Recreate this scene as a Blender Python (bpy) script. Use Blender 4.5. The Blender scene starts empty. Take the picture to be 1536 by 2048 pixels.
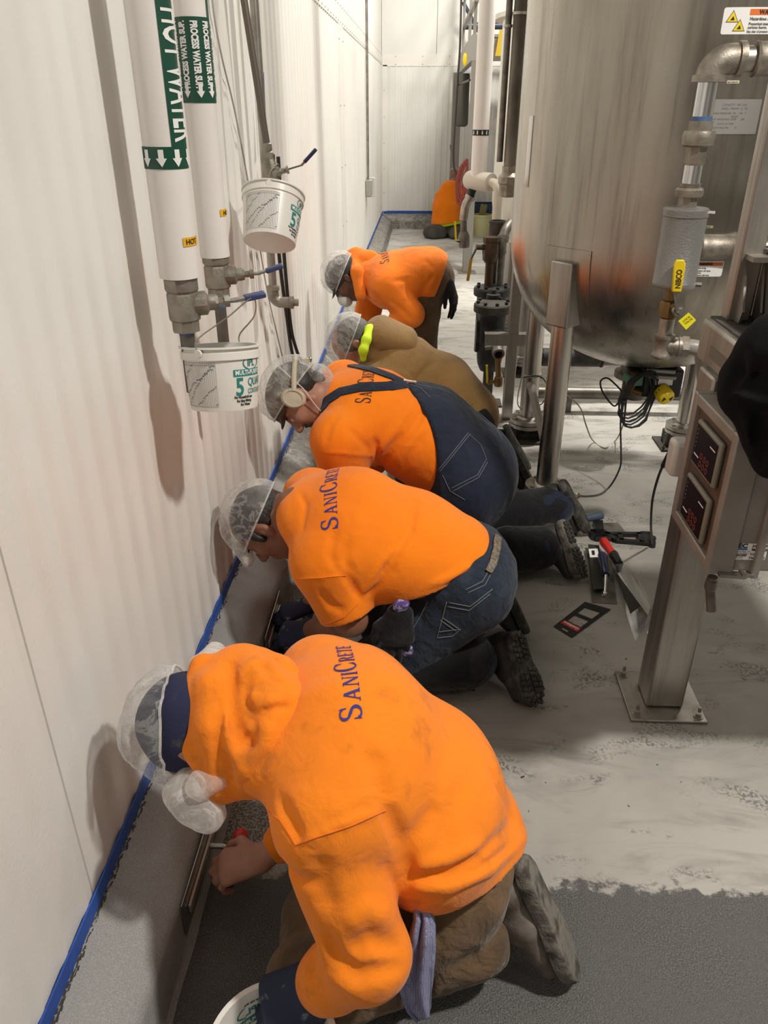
import bpy, bmesh, math, random
import numpy as np
from mathutils import Vector as V, Matrix
from mathutils.bvhtree import BVHTree
from mathutils import noise as mnoise
random.seed(7); np.random.seed(7)
PI = math.pi
SC = bpy.context.scene
COL = SC.collection
# ---------------------------------------------------------------- camera
FPX = 1538.0
PITCH = math.atan(810 / FPX); YAW = math.atan(85 / math.hypot(FPX, 810)); CAMH = 1.65
_h = V((-math.sin(YAW), math.cos(YAW), 0)); _r = V((math.cos(YAW), math.sin(YAW), 0)); _z = V((0, 0, 1))
_f = _h * math.cos(PITCH) - _z * math.sin(PITCH); _u = _h * math.sin(PITCH) + _z * math.cos(PITCH)
CAMP = V((0, 0, CAMH))
def ray(px, py): return _r * ((px - 768) / FPX) + _u * ((1024 - py) / FPX) + _f
def at(px, py, x=None, y=None, z=None):
    """point of the room seen at a photo position, on a known plane of the room"""
    d = ray(px, py)
    t = x / d.x if x is not None else y / d.y if y is not None else (z - CAMH) / d.z
    return CAMP + d * t
cam_d = bpy.data.cameras.new('camera'); cam = bpy.data.objects.new('camera', cam_d); COL.objects.link(cam)
cam_d.sensor_fit = 'AUTO'; cam_d.sensor_width = 36; cam_d.lens = 36 * FPX / 2048; cam_d.clip_start = 0.02
cam.matrix_world = Matrix(((_r.x, _u.x, -_f.x, 0), (_r.y, _u.y, -_f.y, 0), (_r.z, _u.z, -_f.z, CAMH), (0, 0, 0, 1)))
SC.camera = cam
# ---------------------------------------------------------------- materials
MATS = {}
def mat(name, col, rough=.6, metal=0., bump=None, var=None, spec=None, aniso=None, coat=None, sheen=None, scale=(1, 1, 1)):
    """col + optional var=(col2, scale, lo, hi[, detail]) noise mix, bump=(scale, strength, dist)"""
    if name in MATS: return MATS[name]
    m = bpy.data.materials.new(name); m.use_nodes = True; nt = m.node_tree; N = nt.nodes; L = nt.links
    b = N['Principled BSDF']; b.inputs['Roughness'].default_value = rough; b.inputs['Metallic'].default_value = metal
    c4 = (*col, 1); b.inputs['Base Color'].default_value = c4
    if spec is not None: b.inputs['Specular IOR Level'].default_value = spec
    if coat: b.inputs['Coat Weight'].default_value = coat; b.inputs['Coat Roughness'].default_value = .15
    if sheen: b.inputs['Sheen Weight'].default_value = sheen; b.inputs['Sheen Roughness'].default_value = .5
    tc = N.new('ShaderNodeTexCoord'); mp = N.new('ShaderNodeMapping'); L.new(tc.outputs['Object'], mp.inputs[0]); mp.inputs['Scale'].default_value = scale
    if var:
        n = N.new('ShaderNodeTexNoise'); n.inputs['Scale'].default_value = var[1]; n.inputs['Detail'].default_value = var[4] if len(var) > 4 else 5
        L.new(mp.outputs[0], n.inputs['Vector'])
        r = N.new('ShaderNodeMapRange'); r.inputs[1].default_value = var[2]; r.inputs[2].default_value = var[3]; L.new(n.outputs[0], r.inputs[0])
        x = N.new('ShaderNodeMix'); x.data_type = 'RGBA'; x.inputs[6].default_value = c4; x.inputs[7].default_value = (*var[0], 1)
        L.new(r.outputs[0], x.inputs[0]); L.new(x.outputs[2], b.inputs['Base Color'])
    if bump:
        n2 = N.new('ShaderNodeTexNoise'); n2.inputs['Scale'].default_value = bump[0]; n2.inputs['Detail'].default_value = 4; L.new(mp.outputs[0], n2.inputs['Vector'])
        bp = N.new('ShaderNodeBump'); bp.inputs['Strength'].default_value = bump[1]; bp.inputs['Distance'].default_value = bump[2]
        L.new(n2.outputs[0], bp.inputs['Height']); L.new(bp.outputs[0], b.inputs['Normal'])
    if aniso: b.inputs['Anisotropic'].default_value = aniso
    MATS[name] = m; return m
def cloth(name, col, dirt=None, dlo=.55, dhi=.75, dscale=6, weave=420, rough=.9, folds=None, detail=6):
    """woven cloth: base colour, soiling of its own, fine weave bump, soft crumple bump"""
    if name in MATS: return MATS[name]
    m = mat(name, col, rough, 0, sheen=.15, spec=.2)
    nt = m.node_tree; N = nt.nodes; L = nt.links; b = N['Principled BSDF']; tc = [n for n in N if n.type == 'TEX_COORD'][0]
    base = None
    n = N.new('ShaderNodeTexNoise'); n.inputs['Scale'].default_value = dscale; n.inputs['Detail'].default_value = detail; n.inputs['Roughness'].default_value = .62
    L.new(tc.outputs['Object'], n.inputs['Vector'])
    r = N.new('ShaderNodeMapRange'); r.inputs[1].default_value = dlo; r.inputs[2].default_value = dhi; L.new(n.outputs[0], r.inputs[0])
    x = N.new('ShaderNodeMix'); x.data_type = 'RGBA'; x.inputs[6].default_value = (*col, 1); x.inputs[7].default_value = (*(dirt or [c * .7 for c in col]), 1)
    L.new(r.outputs[0], x.inputs[0]); L.new(x.outputs[2], b.inputs['Base Color'])
    w = N.new('ShaderNodeTexNoise'); w.inputs['Scale'].default_value = weave; w.inputs['Detail'].default_value = 2; L.new(tc.outputs['Object'], w.inputs['Vector'])
    b1 = N.new('ShaderNodeBump'); b1.inputs['Strength'].default_value = .35; b1.inputs['Distance'].default_value = .0012; L.new(w.outputs[0], b1.inputs['Height'])
    f = N.new('ShaderNodeTexNoise'); f.inputs['Scale'].default_value = (folds or (14, .4))[0]; f.inputs['Detail'].default_value = 3; f.inputs['Distortion'].default_value = .6
    L.new(tc.outputs['Object'], f.inputs['Vector'])
    b2 = N.new('ShaderNodeBump'); b2.inputs['Strength'].default_value = (folds or (14, .4))[1]; b2.inputs['Distance'].default_value = .02
    L.new(f.outputs[0], b2.inputs['Height']); L.new(b1.outputs[0], b2.inputs['Normal']); L.new(b2.outputs[0], b.inputs['Normal'])
    return m
# ---------------------------------------------------------------- objects
def tagp(o, label=None, cat=None, group=None, kind=None):
    if label: o['label'] = label
    if cat: o['category'] = cat
    if group: o['group'] = group
    if kind: o['kind'] = kind
    return o
def thing(name, label, cat, loc=(0, 0, 0), group=None):
    o = bpy.data.objects.new(name, None); o.location = loc; o.empty_display_size = .05; COL.objects.link(o)
    return tagp(o, label, cat, group)
def origin(p):
    v = V((0, 0, 0))
    while p is not None: v = v + V(p.location); p = p.parent
    return v
def obj(name, mb, m, parent=None, ang=35, label=None, bev=0, keep=None):
    """link the collected faces as one mesh object; coordinates are given in room space"""
    vs, fs = (mb.v, mb.f) if isinstance(mb, MB) else mb
    o0 = origin(parent) if parent is not None else V((0, 0, 0))
    if keep is not None: o0 = V(keep)
    me = bpy.data.meshes.new(name)
    arr = np.array([tuple(p) for p in vs], dtype=float).reshape(-1, 3) - np.array(o0)
    me.from_pydata(arr.tolist(), [], [tuple(int(i) for i in f) for f in fs]); me.validate()
    me.shade_smooth()
    if ang < 179: me.set_sharp_from_angle(angle=math.radians(ang))
    me.materials.append(m)
    o = bpy.data.objects.new(name, me); COL.objects.link(o)
    if parent is not None: o.parent = parent
    else: o.location = o0
    if label: o['label'] = label
    if bev:
        md = o.modifiers.new('bevel', 'BEVEL'); md.width = bev; md.segments = 2; md.limit_method = 'ANGLE'; md.angle_limit = math.radians(40)
    return o
def frame(d, up=None):
    d = V(d).normalized(); up = V(up) if up is not None else V((0, 0, 1))
    if abs(d.dot(up.normalized())) > .98: up = V((0, 1, 0)) if abs(d.y) < .9 else V((1, 0, 0))
    s = d.cross(up).normalized(); t = s.cross(d).normalized()
    return s, t, d
class MB:
    """collects shapes of ONE part"""
    def __init__(s): s.v = []; s.f = []
    def add(s, vs, fs):
        o = len(s.v); s.v += [V(p) for p in vs]; s.f += [[i + o for i in f] for f in fs]; return s
    def box(s, a, b):
        (x0, y0, z0), (x1, y1, z1) = a, b
        x0, x1 = sorted((x0, x1)); y0, y1 = sorted((y0, y1)); z0, z1 = sorted((z0, z1))
        return s.add([(x0, y0, z0), (x1, y0, z0), (x1, y1, z0), (x0, y1, z0), (x0, y0, z1), (x1, y0, z1), (x1, y1, z1), (x0, y1, z1)],
                     [(0, 3, 2, 1), (4, 5, 6, 7), (0, 1, 5, 4), (1, 2, 6, 5), (2, 3, 7, 6), (3, 0, 4, 7)])
    def obox(s, c, ax, ay, az):
        """oriented box: centre and three half-axis vectors"""
        c, ax, ay, az = V(c), V(ax), V(ay), V(az)
        if ax.cross(ay).dot(az) < 0: ax = -ax
        p = [c + ax * i + ay * j + az * k for k in (-1, 1) for j, i in ((-1, -1), (-1, 1), (1, 1), (1, -1))]
        return s.add(p, [(0, 3, 2, 1), (4, 5, 6, 7), (0, 1, 5, 4), (1, 2, 6, 5), (2, 3, 7, 6), (3, 0, 4, 7)])
    def bar(s, a, b, w, t, up=(0, 0, 1)):
        a, b = V(a), V(b); sx, tx, d = frame(b - a, up)
        return s.obox((a + b) / 2, (b - a) / 2, sx * (w / 2), tx * (t / 2))
    def ring(s, c, u, v, r, n): return [V(c) + u * (r * math.cos(2 * PI * i / n)) + v * (r * math.sin(2 * PI * i / n)) for i in range(n)]
    def tube(s, path, r, n=12, caps=True, closed=False):
        P = [V(p) for p in path]; R = r if isinstance(r, (list, tuple)) else [r] * len(P)
        m = len(P); rings = []; u = None
        for i in range(m):
            if closed: d = (P[(i + 1) % m] - P[i - 1])
            else: d = P[min(i + 1, m - 1)] - P[max(i - 1, 0)]
            d = d.normalized()
            if u is None: u, w, _ = frame(d)
            else:
                u = (u - d * u.dot(d)).normalized(); w = d.cross(u)
                if u.length < .1: u, w, _ = frame(d)
            w = d.cross(u); rings.append(s.ring(P[i], u, w, R[i], n))
        vs = [p for q in rings for p in q]; fs = []
        for i in range(m if closed else m - 1):
            j = (i + 1) % m
            for k in range(n): fs.append((i * n + k, i * n + (k + 1) % n, j * n + (k + 1) % n, j * n + k))
        if caps and not closed: fs.append(tuple(range(n))[::-1]); fs.append(tuple((m - 1) * n + k for k in range(n)))
        return s.add(vs, fs)
    def lathe(s, prof, base, axis=(0, 0, 1), n=24, caps=True):
        """prof = [(radius, height along axis)...] from the base point"""
        u, w, d = frame(axis); base = V(base); vs = []; fs = []
        w = d.cross(u)
        for r, h in prof: vs += s.ring(base + d * h, u, w, max(r, 1e-5), n)
        for i in range(len(prof) - 1):
            for k in range(n): fs.append((i * n + k, i * n + (k + 1) % n, (i + 1) * n + (k + 1) % n, (i + 1) * n + k))
        if caps: fs.append(tuple(range(n))[::-1]); fs.append(tuple((len(prof) - 1) * n + k for k in range(n)))
        return s.add(vs, fs)
    def hexa(s, base, axis, r, h, n=6): return s.lathe([(r, 0), (r, h)], base, axis, n)
    def prism(s, pts, nrm, t):
        """planar polygon thickened along nrm by t"""
        P = [V(p) for p in pts]; d = V(nrm).normalized() * t; n = len(P)
        a = (P[1] - P[0]).cross(P[2] - P[0]); 
        area = V((0, 0, 0))
        for i in range(n): area += P[i].cross(P[(i + 1) % n])
        if area.dot(d) < 0: P = P[::-1]
        return s.add(P + [p + d for p in P], [tuple(range(n))[::-1], tuple(range(n, 2 * n))] + [(i, (i + 1) % n, n + (i + 1) % n, n + i) for i in range(n)])
    def grid(s, fn, nu, nv, wrapu=False):
        vs = [fn(i / nu, j / nv) for j in range(nv + 1) for i in range(nu if wrapu else nu + 1)]
        w = nu if wrapu else nu + 1; fs = []
        for j in range(nv):
            for i in range(nu):
                a = j * w + i; b = j * w + (i + 1) % w
                fs.append((a, b, b + w, a + w))
        return s.add(vs, fs)
    def ball(s, c, r, n=12, m=8, sx=1, sy=1, sz=1):
        c = V(c); 
        return s.grid(lambda u, v: c + V((r * sx * math.sin(PI * v) * math.cos(2 * PI * u), r * sy * math.sin(PI * v) * math.sin(2 * PI * u), -r * sz * math.cos(PI * v))), n, m, True)
def bez(pts, n=8):
    """smooth curve through points (Catmull-Rom)"""
    P = [V(p) for p in pts]; P = [P[0] * 2 - P[1]] + P + [P[-1] * 2 - P[-2]]; out = []
    for i in range(1, len(P) - 2):
        a, b, c, d = P[i - 1:i + 3]
        for k in range(n):
            t = k / n
            out.append(.5 * ((2 * b) + (c - a) * t + (2 * a - 5 * b + 4 * c - d) * t * t + (3 * b - a - 3 * c + d) * t ** 3))
    out.append(P[-2]); return out
def elbow(a, corner, b, r, n=8):
    """path a -> b rounded at the corner with bend radius r"""
    a, c, b = V(a), V(corner), V(b); d1 = (a - c).normalized(); d2 = (b - c).normalized(); th = d1.angle(d2); t = r / math.tan(th / 2)
    p1 = c + d1 * t; p2 = c + d2 * t; bis = (d1 + d2).normalized(); o = c + bis * (r / math.sin(th / 2)); out = [a]
    for i in range(n + 1):
        k = i / n; q = (p1 - o).slerp(p2 - o, k) if (p1 - o).length > 1e-9 else V((0, 0, 0)); out.append(o + q.normalized() * r)
    out.append(b); return out
# ---------------------------------------------------------------- lettering
def text2d(s, size=1.0, bold=0.0, xs=1.0):
    """plain sans lettering -> 2-D triangles (list of verts, faces), left-aligned on the baseline"""
    cu = bpy.data.curves.new('t', 'FONT'); cu.body = s; cu.size = size; cu.offset = bold; cu.resolution_u = 3
    o = bpy.data.objects.new('t', cu); COL.objects.link(o); dg = bpy.context.evaluated_depsgraph_get(); dg.update()
    me = bpy.data.meshes.new_from_object(o.evaluated_get(dg))
    vs = [(v.co.x * xs, v.co.y) for v in me.vertices]; fs = [tuple(p.vertices) for p in me.polygons]
    bpy.data.objects.remove(o); bpy.data.curves.remove(cu); bpy.data.meshes.remove(me)
    return vs, fs
def shape2d(*polys):
    vs = []; fs = []
    for p in polys: fs.append(tuple(range(len(vs), len(vs) + len(p)))); vs += list(p)
    return vs, fs
def rect2d(x0, y0, x1, y1): return [(x0, y0), (x1, y0), (x1, y1), (x0, y1)]
def arrow2d(x, y, L, w):
    """arrow lying along -x (tip at x-L)"""
    return [(x, y - w * .28), (x, y + w * .28), (x - L * .5, y + w * .28), (x - L * .5, y + w * .6), (x - L, y), (x - L * .5, y - w * .6), (x - L * .5, y - w * .28)]
def merge2d(*shapes):
    vs = []; fs = []
    for v, f in shapes: o = len(vs); vs += list(v); fs += [tuple(i + o for i in q) for q in f]
    return vs, fs
def move2d(sh, dx, dy, s=1.0, rot=0):
    c, n = math.cos(rot), math.sin(rot)
    return [((x * c - y * n) * s + dx, (x * n + y * c) * s + dy) for x, y in sh[0]], sh[1]
def place2d(sh, fn, step=None):
    """map 2-D lettering onto a surface through fn(u, v) -> point; cut finely first"""
    bm = bmesh.new(); bv = [bm.verts.new((x, y, 0)) for x, y in sh[0]]
    for f in sh[1]:
        try: bm.faces.new([bv[i] for i in f])
        except Exception: pass
    if step:
        xs = [v.co.x for v in bm.verts]; ys = [v.co.y for v in bm.verts]
        for lo, hi, ax in ((min(xs), max(xs), 0), (min(ys), max(ys), 1)):
            k = math.floor(lo / step) + 1
            while k * step < hi:
                co = [0, 0, 0]; no = [0, 0, 0]; co[ax] = k * step; no[ax] = 1
                bmesh.ops.bisect_plane(bm, geom=bm.verts[:] + bm.edges[:] + bm.faces[:], plane_co=co, plane_no=no, dist=1e-7); k += 1
    bm.verts.index_update()
    vs = [fn(v.co.x, v.co.y) for v in bm.verts]; fs = [[v.index for v in f.verts] for f in bm.faces]; bm.free()
    return vs, fs
# serif capitals drawn as strokes, height 1
def _arc(cx, cy, rx, ry, a0, a1, w0, w1, n=18):
    """tapered arc: width w0 where horizontal-most, w1 where vertical-most"""
    q = []
    for i in range(n):
        ps = []
        for k in (i, i + 1):
            a = math.radians(a0 + (a1 - a0) * k / n); c, s_ = math.cos(a), math.sin(a); w = w1 + (w0 - w1) * abs(c) ** 1.5
            ps.append(((cx + (rx - w / 2) * c, cy + (ry - w / 2) * s_), (cx + (rx + w / 2) * c, cy + (ry + w / 2) * s_)))
        q.append([ps[0][0], ps[0][1], ps[1][1], ps[1][0]])
    return q
def _stem(x, y0, y1, w): return rect2d(x - w / 2, y0, x + w / 2, y1)
def _ser(x, y, w): return rect2d(x - w / 2, y, x + w / 2, y + .05)
def _dia(x0, y0, x1, y1, w): return [(x0 - w / 2, y0), (x0 + w / 2, y0), (x1 + w / 2, y1), (x1 - w / 2, y1)]
GL = {
 'A': (.86, [_dia(.14, 0, .41, 1, .07), _dia(.70, 0, .42, 1, .17), rect2d(.24, .3, .6, .36), _ser(.14, 0, .26), _ser(.70, 0, .32)]),
 'N': (.92, [_stem(.16, 0, 1, .07), _stem(.76, 0, 1, .07), _dia(.76, 0, .17, 1, .17), _ser(.16, 0, .28), _ser(.14, .95, .26), _ser(.76, .95, .28)]),
 'I': (.46, [_stem(.23, 0, 1, .16), _ser(.23, 0, .36), _ser(.23, .95, .36)]),
 'E': (.78, [_stem(.2, 0, 1, .16), rect2d(.06, 0, .7, .06), rect2d(.06, .94, .68, 1), rect2d(.2, .48, .54, .54), rect2d(.64, 0, .7, .22), rect2d(.62, .78, .68, 1), rect2d(.5, .4, .55, .62)]),
 'T': (.8, [_stem(.4, 0, 1, .16), _ser(.4, 0, .36), rect2d(.04, .94, .76, 1), rect2d(.04, .76, .1, 1), rect2d(.7, .76, .76, 1)]),
 'R': (.84, [_stem(.2, 0, 1, .16), _ser(.2, 0, .36), rect2d(.06, .94, .42, 1), rect2d(.2, .46, .42, .52)] + _arc(.4, .73, .22, .24, -90, 90, .16, .06) + [_dia(.74, 0, .44, .5, .17), _ser(.76, 0, .2)]),
 'C': (.9, _arc(.48, .5, .38, .5, 42, 318, .17, .06, 30) + [rect2d(.73, .66, .8, .98), rect2d(.73, .06, .79, .3)]),
 'S': (.72, _arc(.35, .74, .22, .23, 25, 270, .12, .06, 18) + _arc(.35, .26, .24, .24, -160, 92, .14, .06, 18) + [[(.14, .66), (.3, .45), (.56, .34), (.42, .55)], rect2d(.53, .68, .58, .98), rect2d(.08, .03, .13, .34)]),
}
def serif_word(word, h_big, h_small, caps=(0, 4), gap=.08):
    out = []; x = 0
    for i, ch in enumerate(word):
        w, polys = GL[ch]; h = h_big if i in caps else h_small
        out.append(move2d(shape2d(*polys), x, 0, h)); x += (w + gap) * h
    return merge2d(*out), x
# ================================================================ the room
WX = -0.64; BY = 12.55; ZB0, ZB1 = 2.175, 2.31
def nodes(m): return m.node_tree.nodes, m.node_tree.links
def mixc(N, L, fac, a, b):
    x = N.new('ShaderNodeMix'); x.data_type = 'RGBA'; L.new(fac, x.inputs[0])
    for i, c in ((6, a), (7, b)):
        if isinstance(c, tuple): x.inputs[i].default_value = (*c, 1)
        else: L.new(c, x.inputs[i])
    return x.outputs[2]
def noise_n(N, L, vec, scale, detail=5, rough=.55, dist=0, sc=None):
    if sc:
        mp = N.new('ShaderNodeMapping'); mp.inputs['Scale'].default_value = sc; L.new(vec, mp.inputs[0]); vec = mp.outputs[0]
    n = N.new('ShaderNodeTexNoise'); n.inputs['Scale'].default_value = scale; n.inputs['Detail'].default_value = detail
    n.inputs['Roughness'].default_value = rough; n.inputs['Distortion'].default_value = dist; L.new(vec, n.inputs['Vector']); return n.outputs[0]
def rng(N, L, v, a, b, c=0., d=1., smooth=True):
    r = N.new('ShaderNodeMapRange'); r.interpolation_type = 'SMOOTHSTEP' if smooth else 'LINEAR'
    for i, k in ((1, a), (2, b), (3, c), (4, d)): r.inputs[i].default_value = k
    L.new(v, r.inputs[0]); return r.outputs[0]
def mth(N, L, op, a, b=None):
    m = N.new('ShaderNodeMath'); m.operation = op
    for i, k in ((0, a), (1, b)):
        if k is None: continue
        if isinstance(k, (int, float)): m.inputs[i].default_value = k
        else: L.new(k, m.inputs[i])
    return m.outputs[0]
def bumpn(N, L, h, strength, dist, prev=None):
    b = N.new('ShaderNodeBump'); b.inputs['Strength'].default_value = strength; b.inputs['Distance'].default_value = dist
    L.new(h, b.inputs['Height'])
    if prev is not None: L.new(prev, b.inputs['Normal'])
    return b.outputs[0]

# floor: pale dusty concrete, grey trowel smears, fresh dark coating in front of y = 1.23
fm = mat('floor_concrete', (.5, .48, .44), .55); N, L = nodes(fm); B = N['Principled BSDF']
g = N.new('ShaderNodeNewGeometry'); P = g.outputs['Position']; sx = N.new('ShaderNodeSeparateXYZ'); L.new(P, sx.inputs[0])
big = rng(N, L, noise_n(N, L, P, 1.3, 4, .6, .4), .38, .66)
c = mixc(N, L, big, (.385, .367, .335), (.265, .252, .228))
c = mixc(N, L, mth(N, L, 'MULTIPLY', rng(N, L, sx.outputs[1], 3.0, 4.6), .85), c, mixc(N, L, big, (.60, .585, .55), (.48, .465, .43)))
streak = rng(N, L, noise_n(N, L, P, 2.2, 7, .68, 1.0, (1, 3.2, 1)), .48, .68)
c = mixc(N, L, mth(N, L, 'MULTIPLY', streak, .65), c, (.205, .194, .175))
fine = noise_n(N, L, P, 95, 3, .6)
blot = noise_n(N, L, P, 4.2, 6, .6, .5, (1, 1.7, 1))
scuff = mth(N, L, 'MULTIPLY', rng(N, L, blot, .53, .66), rng(N, L, fine, .46, .56))
c = mixc(N, L, mth(N, L, 'MULTIPLY', scuff, .9), c, (.12, .114, .105))
pits = rng(N, L, noise_n(N, L, P, 34, 2, .5), .735, .75)
c = mixc(N, L, pits, c, (.04, .037, .033))
# gritty unswept strip beside the curb
ed = mth(N, L, 'ADD', sx.outputs[0], mth(N, L, 'MULTIPLY', noise_n(N, L, P, 6, 5, .6), .5))
grit = mth(N, L, 'SUBTRACT', 1., rng(N, L, ed, -.16, .0)); 
gc = mixc(N, L, rng(N, L, noise_n(N, L, P, 150, 3, .7), .42, .62), (.075, .07, .06), (.36, .33, .27))
c = mixc(N, L, mth(N, L, 'MULTIPLY', grit, rng(N, L, sx.outputs[1], 3.2, 2.4)), c, gc)
# fresh coat
yy = mth(N, L, 'ADD', sx.outputs[1], mth(N, L, 'MULTIPLY', mth(N, L, 'SUBTRACT', noise_n(N, L, P, 13, 6, .65), .5), .16))
coat = mth(N, L, 'SUBTRACT', 1., rng(N, L, yy, 1.225, 1.24))
spk = noise_n(N, L, P, 260, 2, .6)
cc = mixc(N, L, rng(N, L, spk, .4, .75), (.085, .083, .08), (.19, .187, .18))
cc = mixc(N, L, rng(N, L, noise_n(N, L, P, 5, 4, .6), .4, .65), cc, (.115, .112, .107))
c = mixc(N, L, coat, c, cc); L.new(c, B.inputs['Base Color'])
L.new(rng(N, L, coat, 0, 1, .55, .42), B.inputs['Roughness'])
b1 = bumpn(N, L, noise_n(N, L, P, 40, 5, .65), .35, .004)
b2 = bumpn(N, L, mth(N, L, 'MULTIPLY', spk, coat), .9, .006, b1)
L.new(bumpn(N, L, mth(N, L, 'MULTIPLY', coat, -1.), .6, .006, b2), B.inputs['Normal'])
fl = obj('floor', MB().box((-.8, -3, -.15), (7.5, 12.75, 0)), fm); tagp(fl, kind='structure')

# left wall: white ribbed sandwich panels
wm = mat('wall_panel', (.80, .785, .745), .38); N, L = nodes(wm); B = N['Principled BSDF']
g = N.new('ShaderNodeNewGeometry'); P = g.outputs['Position']
bb = noise_n(N, L, P, 1.1, 4, .6); c = mixc(N, L, rng(N, L, bb, .4, .7), (.81, .80, .765), (.745, .725, .685))
L.new(c, B.inputs['Base Color'])
n1 = bumpn(N, L, noise_n(N, L, P, 130, 3, .5), .25, .002)
L.new(bumpn(N, L, noise_n(N, L, P, 1.6, 2, .5), .25, .02, n1), B.inputs['Normal'])
def ribbed(lo, hi, seams, pitch=.1, d=.0050):
    """profile (coord, depth) along a ribbed panel wall"""
    pr = []; k = math.floor(lo / pitch)
    while k * pitch < hi:
        q = k * pitch
        for dq, dd in ((0, 0), (.034, 0), (.046, d), (.060, d), (.0605, d * .5), (.088, .35 * d)): pr.append((q + dq, dd))
        k += 1
    for s in seams: pr = [p for p in pr if abs(p[0] - s) > .004] + [(s - .003, 0), (s - .0015, -.006), (s + .0015, -.006), (s + .003, 0)]
    return sorted(p for p in pr if lo <= p[0] <= hi)
seams = [.99 + 1.06 * k for k in range(-3, 11)]
mb = MB(); pr = ribbed(-3, BY + .05, seams)
vs = []; 
for z in (0, ZB0 + .02): vs += [(WX + d, y, z) for y, d in pr]
n = len(pr); mb.add(vs, [(i, i + 1, n + i + 1, n + i) for i in range(n - 1)])
mb.add([(WX - .004, -3, ZB1 - .02), (WX - .004, BY + .05, ZB1 - .02), (WX - .004, BY + .05, 5.2), (WX - .004, -3, 5.2)], [(0, 1, 2, 3)])
mb.box((WX - .15, -3, 0), (WX - .02, BY + .05, 5.2))
tagp(obj('wall_left', mb, wm, ang=25), kind='structure')
# back wall
mb = MB(); pr = ribbed(-.66, 7.5, [.02 + .98 * k for k in range(8)], .083)
vs = []
for z in (0, ZB0 + .02): vs += [(x, BY - d, z) for x, d in pr]
n = len(pr); mb.add(vs, [(i, n + i, n + i + 1, i + 1) for i in range(n - 1)])
for a, b in ((-.66, .118), (.126, 1.3), (1.308, 7.5)): mb.box((a, BY - .006, ZB1 - .02), (b, BY + .02, 5.2))
mb.box((-.66, BY + .02, 0), (7.5, BY + .15, 5.2))
wm2 = mat('wall_panel_back', (.755, .75, .715), .45, var=((.70, .69, .655), 1.5, .4, .7))
tagp(obj('wall_back', mb, wm2, ang=25), kind='structure')
wm3 = mat('wall_plain', (.36, .35, .33), .6)
tagp(obj('wall_right', MB().box((7.5, -3, 0), (7.65, BY, 5.2)), wm3), kind='structure')
tagp(obj('wall_front', MB().box((-.8, -3.15, 0), (7.5, -3, 5.2)), wm3), kind='structure')
tagp(obj('ceiling', MB().box((-.8, -3, 5.2), (7.5, 12.75, 5.35)), wm3), kind='structure')
# cover strips with screws
trm = mat('trim_white', (.78, .76, .71), .4, bump=(40, .1, .002))
def rivets(mb, pts, nrm, r=.006):
    for p in pts: mb.lathe([(r, 0), (r, .002), (r * .5, .004)], p, nrm, 6)
mb = MB().box((WX - .004, -3, ZB0), (WX + .007, BY, ZB1))
tr1 = tagp(obj('trim_1', mb, trm), kind='structure')
mb = MB().box((WX, BY - .008, ZB0 - .015), (7.5, BY, ZB1))
tr2 = tagp(obj('trim_2', mb, trm), kind='structure')
yj = at(684, 250, x=WX).y
tr3 = tagp(obj('trim_3', MB().box((WX, yj - .16, .24), (WX + .006, yj + .16, ZB0)), trm), kind='structure')
rvm = mat('screw_grey', (.25, .23, .2), .4, .6)
mb = MB(); rivets(mb, [(WX + .007, 3 + .16 * k, z) for k in range(59) for z in (ZB0 + .016, ZB1 - .02)], (1, 0, 0), .005); obj('screw', mb, rvm, tr1)
mb = MB(); rivets(mb, [(-.45 + .38 * k, BY - .008, z) for k in range(10) for z in (ZB0 + .008, ZB1 - .03)], (0, -1, 0), .007); obj('screw', mb, rvm, tr2)
mb = MB(); rivets(mb, [(WX + .006, y, .4 + .42 * k) for k in range(5) for y in (yj - .14, yj + .14)], (1, 0, 0), .006); obj('screw', mb, rvm, tr3)
tr4 = tagp(obj('trim_4', MB().box((WX, BY - .06, .24), (WX + .012, BY, 5.2)).box((WX, BY - .008, .24), (WX + .07, BY, ZB0)), trm), kind='structure')
mb = MB(); rivets(mb, [(WX + .03, BY - .008, .5 + .34 * k) for k in range(5)], (0, -1, 0), .006); obj('screw', mb, rvm, tr4)

# curb along both walls: sloped top, upright face, freshly coated near the camera, patchy further off
cm = mat('curb_coating', (.3, .3, .29), .5); N, L = nodes(cm); B = N['Principled BSDF']
g = N.new('ShaderNodeNewGeometry'); P = g.outputs['Position']; sx = N.new('ShaderNodeSeparateXYZ'); L.new(P, sx.inputs[0])
fresh = mixc(N, L, rng(N, L, noise_n(N, L, P, 320, 2, .6), .35, .7), (.235, .235, .23), (.315, .315, .31))
old = mixc(N, L, rng(N, L, noise_n(N, L, P, 9, 7, .7, .6), .35, .68), (.30, .285, .25), (.10, .096, .085))
old = mixc(N, L, rng(N, L, noise_n(N, L, P, 40, 4, .6), .55, .7), old, (.42, .40, .35))
k = rng(N, L, mth(N, L, 'ADD', sx.outputs[1], mth(N, L, 'MULTIPLY', noise_n(N, L, P, 7, 4), .3)), 3.05, 3.25)
L.new(mixc(N, L, k, fresh, old), B.inputs['Base Color'])
L.new(bumpn(N, L, noise_n(N, L, P, 420, 2, .5), .5, .002, bumpn(N, L, noise_n(N, L, P, 18, 4, .6), .2, .006)), B.inputs['Normal'])
CPR = [(.0, .207), (.006, .203), (.08, .168), (.132, .139), (.142, .130), (.147, .118), (.149, .02), (.153, .008), (.165, .001)]
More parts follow.
